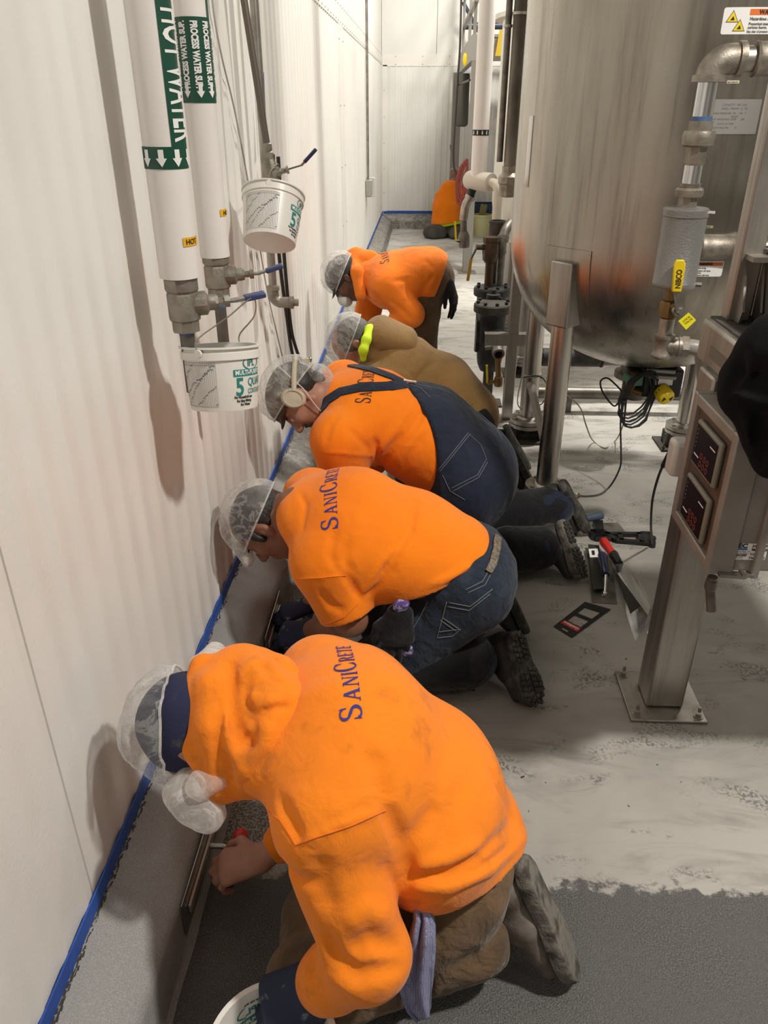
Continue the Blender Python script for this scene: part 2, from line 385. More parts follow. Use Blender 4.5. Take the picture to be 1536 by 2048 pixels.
def curb(fn, lo, hi, step, jit):
    mb = MB(); ks = int((hi - lo) / step); vs = []
    for i in range(ks + 1):
        t = lo + (hi - lo) * i / ks
        for j, (d, z) in enumerate(CPR):
            w = (mnoise.noise(V((t * 9, j * .7, 0))) * .0035 if j else 0); e = random.uniform(-.003, .004) if j == 0 and jit else 0
            vs.append(fn(t, d + w * (j > 0), z + e + w * .6))
    n = len(CPR); mb.add(vs, [(i * n + j, i * n + j + 1, (i + 1) * n + j + 1, (i + 1) * n + j) for i in range(ks) for j in range(n - 1)])
    return mb
tagp(obj('baseboard_left', curb(lambda t, d, z: (WX + .001 + d, -t, z), -(BY - .0), 3, .012, True), cm, ang=40), kind='structure')
tagp(obj('baseboard_back', curb(lambda t, d, z: (t, BY - .001 - d, z), -.62, 7.4, .02, True), cm, ang=40), kind='structure')
# ragged dark unpainted line at the top of the curb
mb = MB()
for i in range(900):
    y = .45 + (i / 900) ** 1.5 * 6; l = random.uniform(.004, .02); w = random.uniform(.0015, .005) * (1 + .7 * mnoise.noise(V((y * 5, 0, 0))))
    d = .006 + random.uniform(0, .008); z0 = .2035 - (d - .006) * .54 + .0016
    mb.add([(WX + d, y, z0), (WX + d + w, y + l * .3, z0 - w * .54), (WX + d + w * .6, y + l, z0 - w * .3), (WX + d, y + l * .8, z0)], [(0, 1, 2, 3)])
obj('bare_edge', mb, mat('bare_edge', (.035, .032, .03), .8), bpy.data.objects['baseboard_left'])
# painter's tape
tp = mat('tape_blue', (.018, .075, .36), .55, bump=(60, .2, .002), var=((.03, .11, .46), 9, .4, .7))
def tape(name, fn, lo, hi, label, n=300):
    mb = MB(); vs = []
    for i in range(n + 1):
        t = lo + (hi - lo) * i / n; w1 = mnoise.noise(V((t * 3, 1, 0))) * .003; w2 = mnoise.noise(V((t * 4, 5, 0))) * .002
        for z, o in ((.207 + w2, .0006), (.207 + w2, .0036), (.247 + w1, .0044), (.247 + w1, .0006)): vs.append(fn(t, o, z))
    mb.add(vs, [(i * 4 + j, i * 4 + (j + 1) % 4, (i + 1) * 4 + (j + 1) % 4, (i + 1) * 4 + j) for i in range(n) for j in range(4)])
    return tagp(obj(name, mb, tp), label, 'tape')
tape('masking_tape', lambda t, o, z: (WX + .0058 + o, t, z), -1, BY - .006, 'long strip of blue masking tape above the curb along the ribbed left wall', 900)
tape('masking_tape', lambda t, o, z: (t, BY - .0034 - o, z), WX + .02, 3.2, 'blue masking tape strip along the foot of the far back wall')

# ---------------------------------------------------------------- light: warm-white ceiling lamps of the plant
def lamp(loc, size, power, col=(1, .95, .87), shape='DISK', sy=None, rot=(0, 0, 0)):
    d = bpy.data.lights.new('ceiling_lamp', 'AREA'); d.shape = shape; d.size = size; d.energy = power; d.color = col
    if sy: d.size_y = sy
    o = bpy.data.objects.new('ceiling_lamp', d); COL.objects.link(o); o.location = loc; o.rotation_euler = rot; return o
lamp((1.95, .8, 3.9), .26, 215)
lamp((1.7, 5.4, 4.9), .5, 390)
lamp((.9, 9.6, 4.9), .6, 300)
lamp((4.8, 3.0, 5.0), 1.2, 42, shape='RECTANGLE', sy=.3)
lamp((4.8, 8.0, 5.0), 1.2, 60, shape='RECTANGLE', sy=.3)
lamp((2.6, -1.8, 5.0), 1.2, 22, shape='RECTANGLE', sy=.3)
w = bpy.data.worlds.new('world'); SC.world = w; w.use_nodes = True
w.node_tree.nodes['Background'].inputs[0].default_value = (1, .96, .9, 1); w.node_tree.nodes['Background'].inputs[1].default_value = .02
SC.view_settings.view_transform = 'Standard'; SC.view_settings.look = 'None'; SC.view_settings.gamma = 1; SC.view_settings.exposure = -.42
SC.view_settings.use_curve_mapping = False
# ================================================================ smooth solid modelling (bodies, clothes)
def A3(p): return np.array([float(p[0]), float(p[1]), float(p[2])])
def unit(a): a = A3(a); return a / max(np.linalg.norm(a), 1e-9)
def wob(P, freq, seed, warp=.6):
    """smooth pseudo-noise in [-1, 1]"""
    r = np.random.RandomState(seed); out = 0; w = np.zeros(P.shape[:-1])
    for i in range(3):
        k = r.normal(size=3); k /= np.linalg.norm(k); w = w + np.sin(P @ (k * freq * .6) + r.rand() * 6.3)
    for i in range(4):
        k = r.normal(size=3); k /= np.linalg.norm(k); out = out + np.sin(P @ (k * freq * (.7 + .25 * i)) + r.rand() * 6.3 + warp * w)
    return out / 3.2
class SD:
    def __init__(s, h=.008): s.h = h; s.p = []; s.folds = []; s.planes = []; s.nz = []
    def cone(s, a, b, ra, rb, k=.02, sub=False): s.p.append(('c', A3(a), A3(b), (ra, ra), (rb, rb), None, k, sub)); return s
    def ec(s, a, b, ra, rb, side, k=.03, sub=False): s.p.append(('c', A3(a), A3(b), ra, rb, A3(side), k, sub)); return s
    def ell(s, c, r, f=(1, 0, 0), u=(0, 0, 1), k=.02, sub=False):
        f = unit(f); u = A3(u); u = unit(u - f * (u @ f)); v = np.cross(f, u); s.p.append(('e', A3(c), A3(r), np.array([f, u, v]), None, None, k, sub)); return s
    def chain(s, pts, rs, k=.02):
        for i in range(len(pts) - 1): s.cone(pts[i], pts[i + 1], rs[i], rs[i + 1], k)
        return s
    def fold(s, pts, amp, w): s.folds.append(([A3(p) for p in pts], amp * 1.45, w)); return s
    def plane(s, p, n): s.planes.append((A3(p), unit(n))); return s          # keeps the side opposite to n
    def cut(s, p, n): s.p.append(('p', A3(p), unit(n), None, None, None, 0, True)); return s      # trims only what came before it
    def noise(s, amp, freq, seed): s.nz.append((amp, freq, seed)); return s
    def box(s, q):
        if q[0] == 'c':
            r = max(q[3] + q[4]); return np.minimum(q[1], q[2]) - r, np.maximum(q[1], q[2]) + r
        r = max(q[2]); return q[1] - r, q[1] + r
    @staticmethod
    def dist(q, P):
        if q[0] == 'e':
            l = (P - q[1]) @ q[3].T; k0 = np.sqrt(((l / q[2]) ** 2).sum(-1)); k1 = np.sqrt(((l / q[2] ** 2) ** 2).sum(-1))
            return k0 * (k0 - 1) / np.maximum(k1, 1e-6)
        a, b, ra, rb, side = q[1:6]; ba = b - a; LL = max(ba @ ba, 1e-12); t = np.clip(((P - a) @ ba) / LL, 0, 1); w = P - a - t[..., None] * ba
        if side is None:
            return np.sqrt((w ** 2).sum(-1)) - (ra[0] + (rb[0] - ra[0]) * t)
        d = unit(ba); sd = unit(side - d * (side @ d)); n = np.cross(d, sd)
        W = ra[0] + (rb[0] - ra[0]) * t; T = ra[1] + (rb[1] - ra[1]) * t; C = np.minimum(W, T)
        u, v, l = w @ sd, w @ n, w @ d
        k0 = np.sqrt((u / W) ** 2 + (v / T) ** 2 + (l / C) ** 2); k1 = np.sqrt((u / W ** 2) ** 2 + (v / T ** 2) ** 2 + (l / C ** 2) ** 2)
        return k0 * (k0 - 1) / np.maximum(k1, 1e-6)
    def field(s):
        h = s.h; bs = [s.box(q) for q in s.p if not q[7]]
        lo = np.min([b[0] for b in bs], 0) - 4 * h; hi = np.max([b[1] for b in bs], 0) + 4 * h
        n = np.ceil((hi - lo) / h).astype(int) + 1
        ax = [lo[i] + h * np.arange(n[i]) for i in range(3)]; D = np.full(n, .12)
        def sub(a, b, pad):
            i0 = np.maximum(np.floor((a - pad - lo) / h).astype(int), 0); i1 = np.minimum(np.ceil((b + pad - lo) / h).astype(int) + 1, n)
            if (i1 <= i0).any(): return None, None
            sl = tuple(slice(i0[i], i1[i]) for i in range(3))
            return sl, np.stack(np.meshgrid(*[ax[i][sl[i]] for i in range(3)], indexing='ij'), -1)
        for q in s.p:
            if q[0] == 'p':
                G = (ax[0][:, None, None] - q[1][0]) * q[2][0] + (ax[1][None, :, None] - q[1][1]) * q[2][1] + (ax[2][None, None, :] - q[1][2]) * q[2][2]; D = np.maximum(D, G); continue
            a, b = s.box(q); k = q[6]; sl, P = sub(a, b, k + .03)
            if sl is None: continue
            d = SD.dist(q, P); o = D[sl]
            if q[7]: d = -d; hh = np.maximum(k - np.abs(o - d), 0) / k; D[sl] = np.maximum(o, d) + hh * hh * k * .25
            else: hh = np.maximum(k - np.abs(o - d), 0) / k; D[sl] = np.minimum(o, d) - hh * hh * k * .25
        for pts, amp, w in s.folds:
            a = np.min(pts, 0); b = np.max(pts, 0); sl, P = sub(a, b, 3 * w)
            if sl is None: continue
            m = np.full(P.shape[:-1], 9.)
            L = len(pts) - 1; tt = np.zeros(P.shape[:-1])
            for i in range(L):
                ba = pts[i + 1] - pts[i]; t = np.clip(((P - pts[i]) @ ba) / max(ba @ ba, 1e-12), 0, 1); dd = ((P - pts[i] - t[..., None] * ba) ** 2).sum(-1)
                c = dd < m; m = np.where(c, dd, m); tt = np.where(c, (i + t) / L, tt)
            D[sl] -= amp * np.exp(-m / (w * w)) * np.minimum(1, 4 * np.minimum(tt, 1 - tt) + .25)
        if s.nz:
            band = np.abs(D) < .05
            idx = np.argwhere(band); P = lo + h * idx; acc = np.zeros(len(P))
            for amp, f, sd in s.nz: acc += amp * wob(P, f, sd)
            D[band] += acc
        for p, nn in s.planes:
            G = (ax[0][:, None, None] - p[0]) * nn[0] + (ax[1][None, :, None] - p[1]) * nn[1] + (ax[2][None, None, :] - p[2]) * nn[2]
            D = np.maximum(D, G)
        return D, lo, h
    def mesh(s, smooth=1):
        D, lo, h = s.field(); return nets(D, lo, h, smooth)
def nets(D, lo, h, smooth=1):
    """surface nets: level set -> quads"""
    S = D < 0; nx, ny, nz = D.shape
    c = np.zeros((nx - 1, ny - 1, nz - 1), int); cor = [(i, j, k) for i in (0, 1) for j in (0, 1) for k in (0, 1)]
    for i, j, k in cor: c += S[i:nx - 1 + i, j:ny - 1 + j, k:nz - 1 + k]
    act = (c > 0) & (c < 8); I = np.argwhere(act); idm = np.full(act.shape, -1); idm[act] = np.arange(len(I))
    V_ = np.zeros((len(I), 3)); W = np.zeros(len(I))
    for a in cor:
        for ax in range(3):
            if a[ax]: continue
            b = list(a); b[ax] = 1
            da = D[I[:, 0] + a[0], I[:, 1] + a[1], I[:, 2] + a[2]]; db = D[I[:, 0] + b[0], I[:, 1] + b[1], I[:, 2] + b[2]]
            m = (da < 0) != (db < 0); t = np.where(m, da / np.where(m, da - db, 1), 0)
            p = np.array(a, float)[None].repeat(len(I), 0); p[:, ax] = t; V_[m] += p[m]; W[m] += 1
    V_ = lo + h * (I + V_ / np.maximum(W, 1)[:, None]); F = []
    for ax in range(3):
        u, v = (ax + 1) % 3, (ax + 2) % 3
        a = [slice(None)] * 3; b = [slice(None)] * 3; a[ax] = slice(0, -1); b[ax] = slice(1, None)
        ed = np.argwhere(S[tuple(a)] != S[tuple(b)])
        ok = (ed[:, u] > 0) & (ed[:, v] > 0) & (ed[:, u] < D.shape[u] - 1) & (ed[:, v] < D.shape[v] - 1); ed = ed[ok]
        if not len(ed): continue
        def cell(du, dv): e = ed.copy(); e[:, u] -= du; e[:, v] -= dv; return idm[e[:, 0], e[:, 1], e[:, 2]]
        q = np.stack([cell(1, 1), cell(0, 1), cell(0, 0), cell(1, 0)], 1)
        ins = S[ed[:, 0], ed[:, 1], ed[:, 2]]; q[~ins] = q[~ins][:, ::-1]; F.append(q)
    F = np.concatenate(F); F = F[(F >= 0).all(1)]
    E_ = np.concatenate([F[:, [0, 1]], F[:, [1, 2]], F[:, [2, 3]], F[:, [3, 0]]])
    for it in range(smooth):
        for lam in (.5, -.3):
            acc = np.zeros_like(V_); cnt = np.zeros(len(V_)); np.add.at(acc, E_[:, 0], V_[E_[:, 1]]); np.add.at(cnt, E_[:, 0], 1)
            np.add.at(acc, E_[:, 1], V_[E_[:, 0]]); np.add.at(cnt, E_[:, 1], 1); V_ = V_ + lam * (acc / np.maximum(cnt, 1)[:, None] - V_)
    return V_.tolist(), F.tolist()
def bvh(mesh): return BVHTree.FromPolygons([V(p) for p in mesh[0]], mesh[1])
class Skin:
    """the surface of a garment, for laying seams, folds and print on it"""
    def __init__(s, mesh): s.t = bvh(mesh)
    def px(s, x, y, lift=0.):
        d = ray(x, y).normalized(); h = s.t.ray_cast(CAMP, d)
        if h[0] is None: return None
        return h[0] + h[1] * lift
    def near(s, p, lift=0.):
        h = s.t.find_nearest(V(p)); return h[0] + h[1] * lift, h[1]
    def line(s, pts, lift=0., n=5):
        """points on the surface along a polyline of photo positions"""
        out = []
        for i in range(len(pts) - 1):
            for k in range(n):
                t = k / n; q = s.px(pts[i][0] + (pts[i + 1][0] - pts[i][0]) * t, pts[i][1] + (pts[i + 1][1] - pts[i][1]) * t, lift)
                if q is not None: out.append(q)
        q = s.px(*pts[-1], lift)
        if q is not None: out.append(q)
        return out
    def band(s, path, w, lift=.002, th=.003, n=6, nrm=None):
        """flat strap lying on the surface along a 3-D path"""
        mb = MB(); rows = []; m = len(path)
        for i in range(m):
            d = (V(path[min(i + 1, m - 1)]) - V(path[max(i - 1, 0)])).normalized(); p, nn = s.near(path[i]); sd = d.cross(nn).normalized()
            top = []
            for j in range(n + 1):
                q, qn = s.near(p + sd * (w * (j / n - .5))); top.append(q + qn * (lift + th))
            bot = [s.near(t_)[0] + nn * (lift * .2) for t_ in (top[-1], top[0])]
            rows.append(top + bot)
        k = n + 3; mb.add([q for r in rows for q in r], [(i * k + j, i * k + (j + 1) % k, (i + 1) * k + (j + 1) % k, (i + 1) * k + j) for i in range(m - 1) for j in range(k)])
        return mb
    def stitch(s, pts, r=.0012, lift=.0008): 
        q = s.line(pts, lift, 8)
        return MB().tube(q, r, 5) if len(q) > 2 else MB()
    def word(s, sh, o, u, v, nrm, lift=.0018, step=.006, far=.12):
        """print lettering: flat letters dropped along -nrm on the surface"""
        o, u, v, nrm = V(o), V(u), V(v), V(nrm).normalized()
        def fn(a, b):
            p = o + u * a + v * b; h = s.t.ray_cast(p + nrm * far, -nrm)
            if h[0] is None: h = s.t.find_nearest(p)
            return h[0] + h[1] * lift
        return place2d(sh, fn, step)
# ---------------------------------------------------------------- people kit
SKIN1 = mat('skin_light', (.42, .22, .15), .5, bump=(240, .15, .001), var=((.36, .16, .105), 22, .4, .7), spec=.4)
SKIN2 = mat('skin_brown', (.27, .125, .075), .5, bump=(240, .15, .001), var=((.2, .085, .05), 22, .4, .7), spec=.4)
SKIN3 = mat('skin_dark', (.12, .055, .033), .5, bump=(240, .15, .001), spec=.4)
HAIR = mat('hair_black', (.012, .010, .009), .5, bump=(160, .8, .004), scale=(1, 1, .35))
ORANGE = cloth('fleece_orange', (.90, .235, .014), (.32, .10, .022), .565, .76, 5.5, 300, .95, (16, .35))
ORANGE_T = cloth('tee_orange', (.95, .235, .008), (.84, .19, .008), .45, .7, 3, 420, .9, (14, .28))
ORANGE_D = cloth('fleece_deep_orange', (.78, .18, .014), (.5, .12, .02), .55, .8, 6, 300, .95, (16, .35))
BROWN = cloth('canvas_brown', (.165, .100, .050), (.085, .056, .034), .42, .66, 9, 500, .85, (22, .6))
BROWN_J = cloth('jacket_brown', (.235, .135, .045), (.18, .10, .034), .4, .7, 5, 400, .8, (20, .35))
BROWN_D = cloth('trousers_dark_brown', (.12, .074, .040), (.075, .046, .028), .4, .7, 9, 400, .85, (24, .5))
JEAN = cloth('denim_blue', (.018, .027, .045), (.045, .06, .085), .5, .75, 7, 600, .85, (26, .55))
NAVY = cloth('denim_navy', (.012, .018, .036), (.018, .026, .048), .4, .7, 6, 600, .85, (20, .4))
BLACKC = cloth('cloth_black', (.010, .010, .012), (.03, .029, .028), .52, .75, 9, 400, .85, (24, .5))
NAVY_GLOVE = mat('glove_navy', (.012, .020, .052), .75, bump=(300, .4, .002), var=((.22, .25, .28), 26, .62, .72))
NAVY_CAP = mat('beanie_navy', (.014, .018, .06), .85, bump=(420, .5, .0015), var=((.07, .07, .06), 30, .6, .75))
INK = mat('print_indigo', (.035, .03, .23), .8)
INK_D = mat('print_dark', (.05, .016, .03), .8)
LEATHER = mat('boot_leather', (.115, .088, .072), .72, bump=(55, .5, .004), var=((.24, .215, .19), 13, .45, .7))
LEATHER_B = mat('boot_black', (.022, .021, .02), .6, bump=(55, .5, .004), var=((.085, .08, .07), 16, .5, .72))
RUBBER = mat('sole_rubber', (.035, .032, .029), .8, bump=(60, .7, .006), var=((.11, .10, .085), 30, .5, .7))
RUBBER_G = mat('sole_dusty', (.16, .145, .125), .85, bump=(38, .9, .01), var=((.055, .048, .04), 30, .46, .62))
def netmat(name, lo, hi, col=(.82, .81, .78)):
    m = bpy.data.materials.new(name); m.use_nodes = True; N, L = nodes(m); B = N['Principled BSDF']; out = N['Material Output']
    B.inputs['Base Color'].default_value = (*col, 1); B.inputs['Roughness'].default_value = .6
    tc = N.new('ShaderNodeTexCoord'); o = tc.outputs['Object']
    w = noise_n(N, L, o, 10, 5, .62, 1.6); rid = mth(N, L, 'SUBTRACT', 1., mth(N, L, 'MULTIPLY', mth(N, L, 'ABSOLUTE', mth(N, L, 'SUBTRACT', w, .5)), 16.))
    v = noise_n(N, L, o, 7, 4, .6, .8); fib = noise_n(N, L, o, 170, 2, .7)
    f = mth(N, L, 'ADD', mth(N, L, 'MULTIPLY', rng(N, L, rid, .1, 1.), .24), rng(N, L, v, .38, .68, lo, hi))
    f = mth(N, L, 'ADD', f, mth(N, L, 'MULTIPLY', rng(N, L, fib, .45, .75), .07))
    lw = N.new('ShaderNodeLayerWeight'); lw.inputs[0].default_value = .35
    f = mth(N, L, 'ADD', f, mth(N, L, 'MULTIPLY', lw.outputs['Facing'], .30)); f = mth(N, L, 'MINIMUM', f, .96)
    t = N.new('ShaderNodeBsdfTransparent'); tl = N.new('ShaderNodeBsdfTranslucent'); tl.inputs[0].default_value = (*col, 1)
    m1 = N.new('ShaderNodeMixShader'); m1.inputs[0].default_value = .35; L.new(B.outputs[0], m1.inputs[1]); L.new(tl.outputs[0], m1.inputs[2])
    mx = N.new('ShaderNodeMixShader'); L.new(f, mx.inputs[0]); L.new(t.outputs[0], mx.inputs[1]); L.new(m1.outputs[0], mx.inputs[2]); L.new(mx.outputs[0], out.inputs['Surface'])
    L.new(bumpn(N, L, w, .5, .006), B.inputs['Normal'])
    return m
NET = netmat('hairnet_gauze', .09, .34)
NETD = netmat('hairnet_dense', .30, .70)
def axes(f, u):
    f = unit(f); u = A3(u); u = unit(u - f * (u @ f)); return f, u, np.cross(f, u)   # third axis: the head's right... side
def head(sd, c, f, u, sc=1.0, ears=True, k=.016):
    """head with brow, nose, lips, chin, jaw, ears; f = where the face looks, u = crown"""
    f, u, s = axes(f, u); c = A3(c); P = lambda a, b, d=0: c + (f * a + u * b + s * d) * sc
    R = lambda *r: tuple(x * sc for x in r)
    sd.ell(P(-.008, .03), R(.098, .086, .077), f, u, k)                      # cranium
    sd.ell(P(.035, -.03), R(.062, .085, .062), f, u, .03)                     # face
    sd.ell(P(.058, -.093), R(.03, .022, .032), f, u, .025)                    # chin
    for q in (-1, 1):
        sd.cone(P(-.005, -.05, .055 * q), P(.055, -.092, .022 * q), .02 * sc, .016 * sc, .025)      # jaw
        sd.ell(P(.07, -.022, .036 * q), R(.022, .02, .022), f, u, .02)        # cheek
        sd.cone(P(.088, .022, .012 * q), P(.073, .024, .044 * q), .010 * sc, .009 * sc, .012)       # brow
        sd.ell(P(.093, .002, .031 * q), R(.013, .012, .016), f, u, .012, True)  # eye hollow
        sd.ell(P(.082, .001, .031 * q), R(.012, .012, .014), f, u, .004)      # eyelids
        if ears:
            sd.ell(P(-.012, -.005, .079 * q), R(.017, .032, .009), f, u, .008)
            sd.ell(P(-.006, -.004, .089 * q), R(.009, .019, .006), f, u, .005, True)
            sd.ell(P(-.004, -.032, .076 * q), R(.009, .010, .007), f, u, .006)
        sd.ell(P(.105, -.034, .011 * q), R(.010, .008, .009), f, u, .006)     # nostril wing
    sd.cone(P(.094, .012), P(.119, -.028), .009 * sc, .0125 * sc, .012)        # nose
    sd.cone(P(.093, -.060, -.018), P(.093, -.060, .018), .0075 * sc, .0075 * sc, .010)
    sd.cone(P(.090, -.072, -.015), P(.090, -.072, .015), .0085 * sc, .0085 * sc, .008)
    sd.cone(P(.104, -.0655, -.02), P(.104, -.0655, .02), .0022, .0022, .004, True)
    return P, f, u, s
def hand(sd, w, d, n, side=1, curl=(.5, .7, .4), spread=.12, thumb=(.5, .5), fat=1.0, k=.006, sc=1.0):
    """palm, four unequal jointed fingers and a thumb; w wrist, d towards the knuckles, n out of the BACK of the hand"""
    d = unit(d); n = A3(n); n = unit(n - d * (n @ d)); s = np.cross(d, n) * side     # s: towards the thumb side
    w = A3(w); R = lambda x: x * fat * sc
    sd.ec(w, w + d * .088 * sc, (R(.030), R(.020)), (R(.041), R(.015)), s, .012)
    L = [(.027, .044, .027, .022, .0088), (.009, .049, .031, .023, .0092), (-.010, .045, .028, .022, .0088), (-.028, .035, .021, .019, .0078)]
    for i, (o, l1, l2, l3, r) in enumerate(L):
        p = w + d * (.088 - .006 * abs(i - 1)) * sc + s * o * sc; a = 0; dirn = d + s * (1.2 - i) * spread; dirn = unit(dirn); r = R(r)
        for l, cu, r2 in ((l1, curl[0], r * .95), (l2, curl[1], r * .88), (l3, curl[2], r * .78)):
            a += cu * (1 + .06 * i); q = p + (dirn * math.cos(a) - n * math.sin(a)) * l * sc; sd.cone(p, q, r, r2, k); p, r = q, r2
    p = w + d * .022 * sc + s * .026 * sc - n * .006; t1 = unit(d * .75 + s * .75 - n * thumb[0]); q = p + t1 * .045 * sc
    sd.cone(p, q, R(.0135), R(.0115), .01); t2 = unit(d * .95 + s * .15 - n * thumb[1]); p2 = q + t2 * .032 * sc; sd.cone(q, p2, R(.0112), R(.0098), k)
    t3 = unit(d * .9 - s * .15 - n * thumb[1] * 1.3); sd.cone(p2, p2 + t3 * .026 * sc, R(.0098), R(.008), k)
def hairnet(c, f, u, parent, r=(.118, .105, .098), cut=(-.02, .35), knobs=((1, .03), (-1, .03)), seed=1, m=None, bag=.0, ctr=(-.006, .03)):
    """gathered bouffant cap: creased shell above a tilted rim, an elastic edge, a bunched end"""
    f, u, s = axes(f, u); c = A3(c) + f * ctr[0] + u * ctr[1]; rim = []
    def pt(a, v):
        # a around the crown axis, v from crown (0) to rim (1)
        rimang = PI / 2 + cut[0] + cut[1] * math.cos(a)
        th = v * rimang; d = u * math.cos(th) + (f * math.cos(a) + s * math.sin(a)) * math.sin(th)
        rr = 1 / math.sqrt((d @ f / r[0]) ** 2 + (d @ u / r[1]) ** 2 + (d @ s / r[2]) ** 2)
        q = c + d * rr
        cr = math.sin(a * 13 + 3 * math.sin(a * 3 + seed)) * .0028 * v ** 3 + mnoise.noise(V(q) * 17 + V((seed, 0, 0))) * .008 + abs(mnoise.noise(V(q) * 38 + V((0, seed, 0)))) * .005 * (1 - .3 * v)
        q = q + d * (cr + bag * math.sin(PI * min(v * 1.1, 1)) * max(0, mnoise.noise(V((math.cos(a) * 1.3, math.sin(a) * 1.3, seed))) + .4) - .006 * max(0, v - .85) / .15)
        return V(q)
    mb = MB().grid(lambda a, v: pt(2 * PI * a, .02 + .98 * v), 72, 30, True)
    o = obj('hairnet', mb, m or NET, parent, 180)
    rimp = [pt(2 * PI * i / 60, 1.0) for i in range(60)]
    obj('elastic_edge', MB().tube([p + V((0, 0, 0)) for p in rimp], .0028, 6, closed=True), NETD, o)
    return o, pt
def outline(t):
    """half widths of a boot sole along heel (0) .. toe (1): (medial, lateral)"""
    xs = [0, .04, .12, .3, .45, .62, .78, .9, .97, 1]; a = [.008, .022, .032, .031, .029, .040, .046, .038, .022, .006]; b = [.008, .022, .032, .030, .031, .044, .046, .034, .018, .006]
    return np.interp(t, xs, a), np.interp(t, xs, b)
def boot(parent, heel, toe, nrm, ankle, upm, solem, lugm, shaft=.12, sc=1.0, lug=True, name='boot'):
    """work boot: nrm = out of the tread; ankle = shin point the shaft runs to"""
    heel, toe, ankle = V(heel), V(toe), V(ankle); d = (toe - heel); Ln = d.length; d = d.normalized(); n = V(nrm); n = (n - d * n.dot(d)).normalized(); s = d.cross(n)
    sd = SD(.006); e = lambda a, b, c: heel + d * (a * Ln) - n * b + s * c
    sd.ec(e(.14, .05, 0), e(.45, .045, 0), (.036, .05), (.038, .046), s, .02); sd.ec(e(.45, .04, 0), e(.84, .026, 0), (.043, .042), (.043, .03), s, .02)
    ak = e(.2, .11, 0); sd.cone(e(.16, .05, 0), ak, .042, .043, .03); q = ak + (ankle - ak).normalized() * shaft; sd.cone(ak, q, .043, .049, .02)
    sd.cone(e(.3, .1, 0), e(.5, .07, 0), .03, .03, .03); sd.noise(.0015, 70, 3)
    sd.fold([e(.52, .085, -.05), e(.55, .09, 0), e(.52, .085, .05)], -.004, .008); sd.fold([e(.6, .08, -.05), e(.62, .08, 0), e(.6, .08, .05)], -.003, .007)
    sd.fold([e(.02, .045, -.05), e(.3, .06, -.06)], -.003, .006)
    sd.plane(heel, n)
    b = obj(name, sd.mesh(), upm, parent, 180)
    ts = [i / 28 for i in range(29)]; A = []; B_ = []
    for t in ts:
        a, l = outline(t); A.append((t, a + .004)); B_.append((t, -l - .004))
    ring = A + B_[::-1]
    def pt(t, w, z): return heel + d * (t * Ln * 1.04 - .02 * Ln) + s * w + n * (z - .028 * max(0, t - .8) ** 2 * 10 * 0)
    mb = MB(); k = len(ring); prof = [(1.0, -.004), (1.03, .004), (1.03, .016), (1.0, .024), (.96, .026)]
    vs = [pt(.5 + (t - .5) * g, w * g, z) for g, z in prof for t, w in ring]
    mb.add(vs, [(i * k + j, i * k + (j + 1) % k, (i + 1) * k + (j + 1) % k, (i + 1) * k + j) for i in range(len(prof) - 1) for j in range(k)] + [tuple((len(prof) - 1) * k + j for j in range(k))])
    so = obj('sole', mb, solem, b, 40)
    if lug:
        mb = MB()
        for i in range(13):
            t = .05 + .9 * i / 12
            if .36 < t < .46: continue
            a, l = outline(t)
            for c0, c1, sk in ((.1 * a, .52 * a, .02), (.58 * a, .97 * a, -.015), (-.52 * l, -.1 * l, -.02), (-.97 * l, -.58 * l, .015)):
                q = [pt(t, c0, .026), pt(t + sk, c1, .026), pt(t + sk + .05, c1, .026), pt(t + .05, c0, .026)]; mb.prism(q, n, .006)
        obj('tread', mb, lugm, b, 30)
    return b
# ================================================================ the crew
def person(sd, loc, label, skin, smooth=1):
    o = obj('person', sd.mesh(smooth), skin, None, 180, keep=loc); return tagp(o, label, 'person', 'workers coating the curb')
def torso(sd, pel, mid, che, nek, r, side, k=.05):
    """pelvis, waist, chest, neck base with (half width, half depth) pairs"""
    sd.ec(pel, mid, r[0], r[1], side, k); sd.ec(mid, che, r[1], r[2], side, k); sd.ec(che, nek, r[2], r[3], side, k)
def shrink(r, d): return tuple(max(.012, x - d) for x in r)

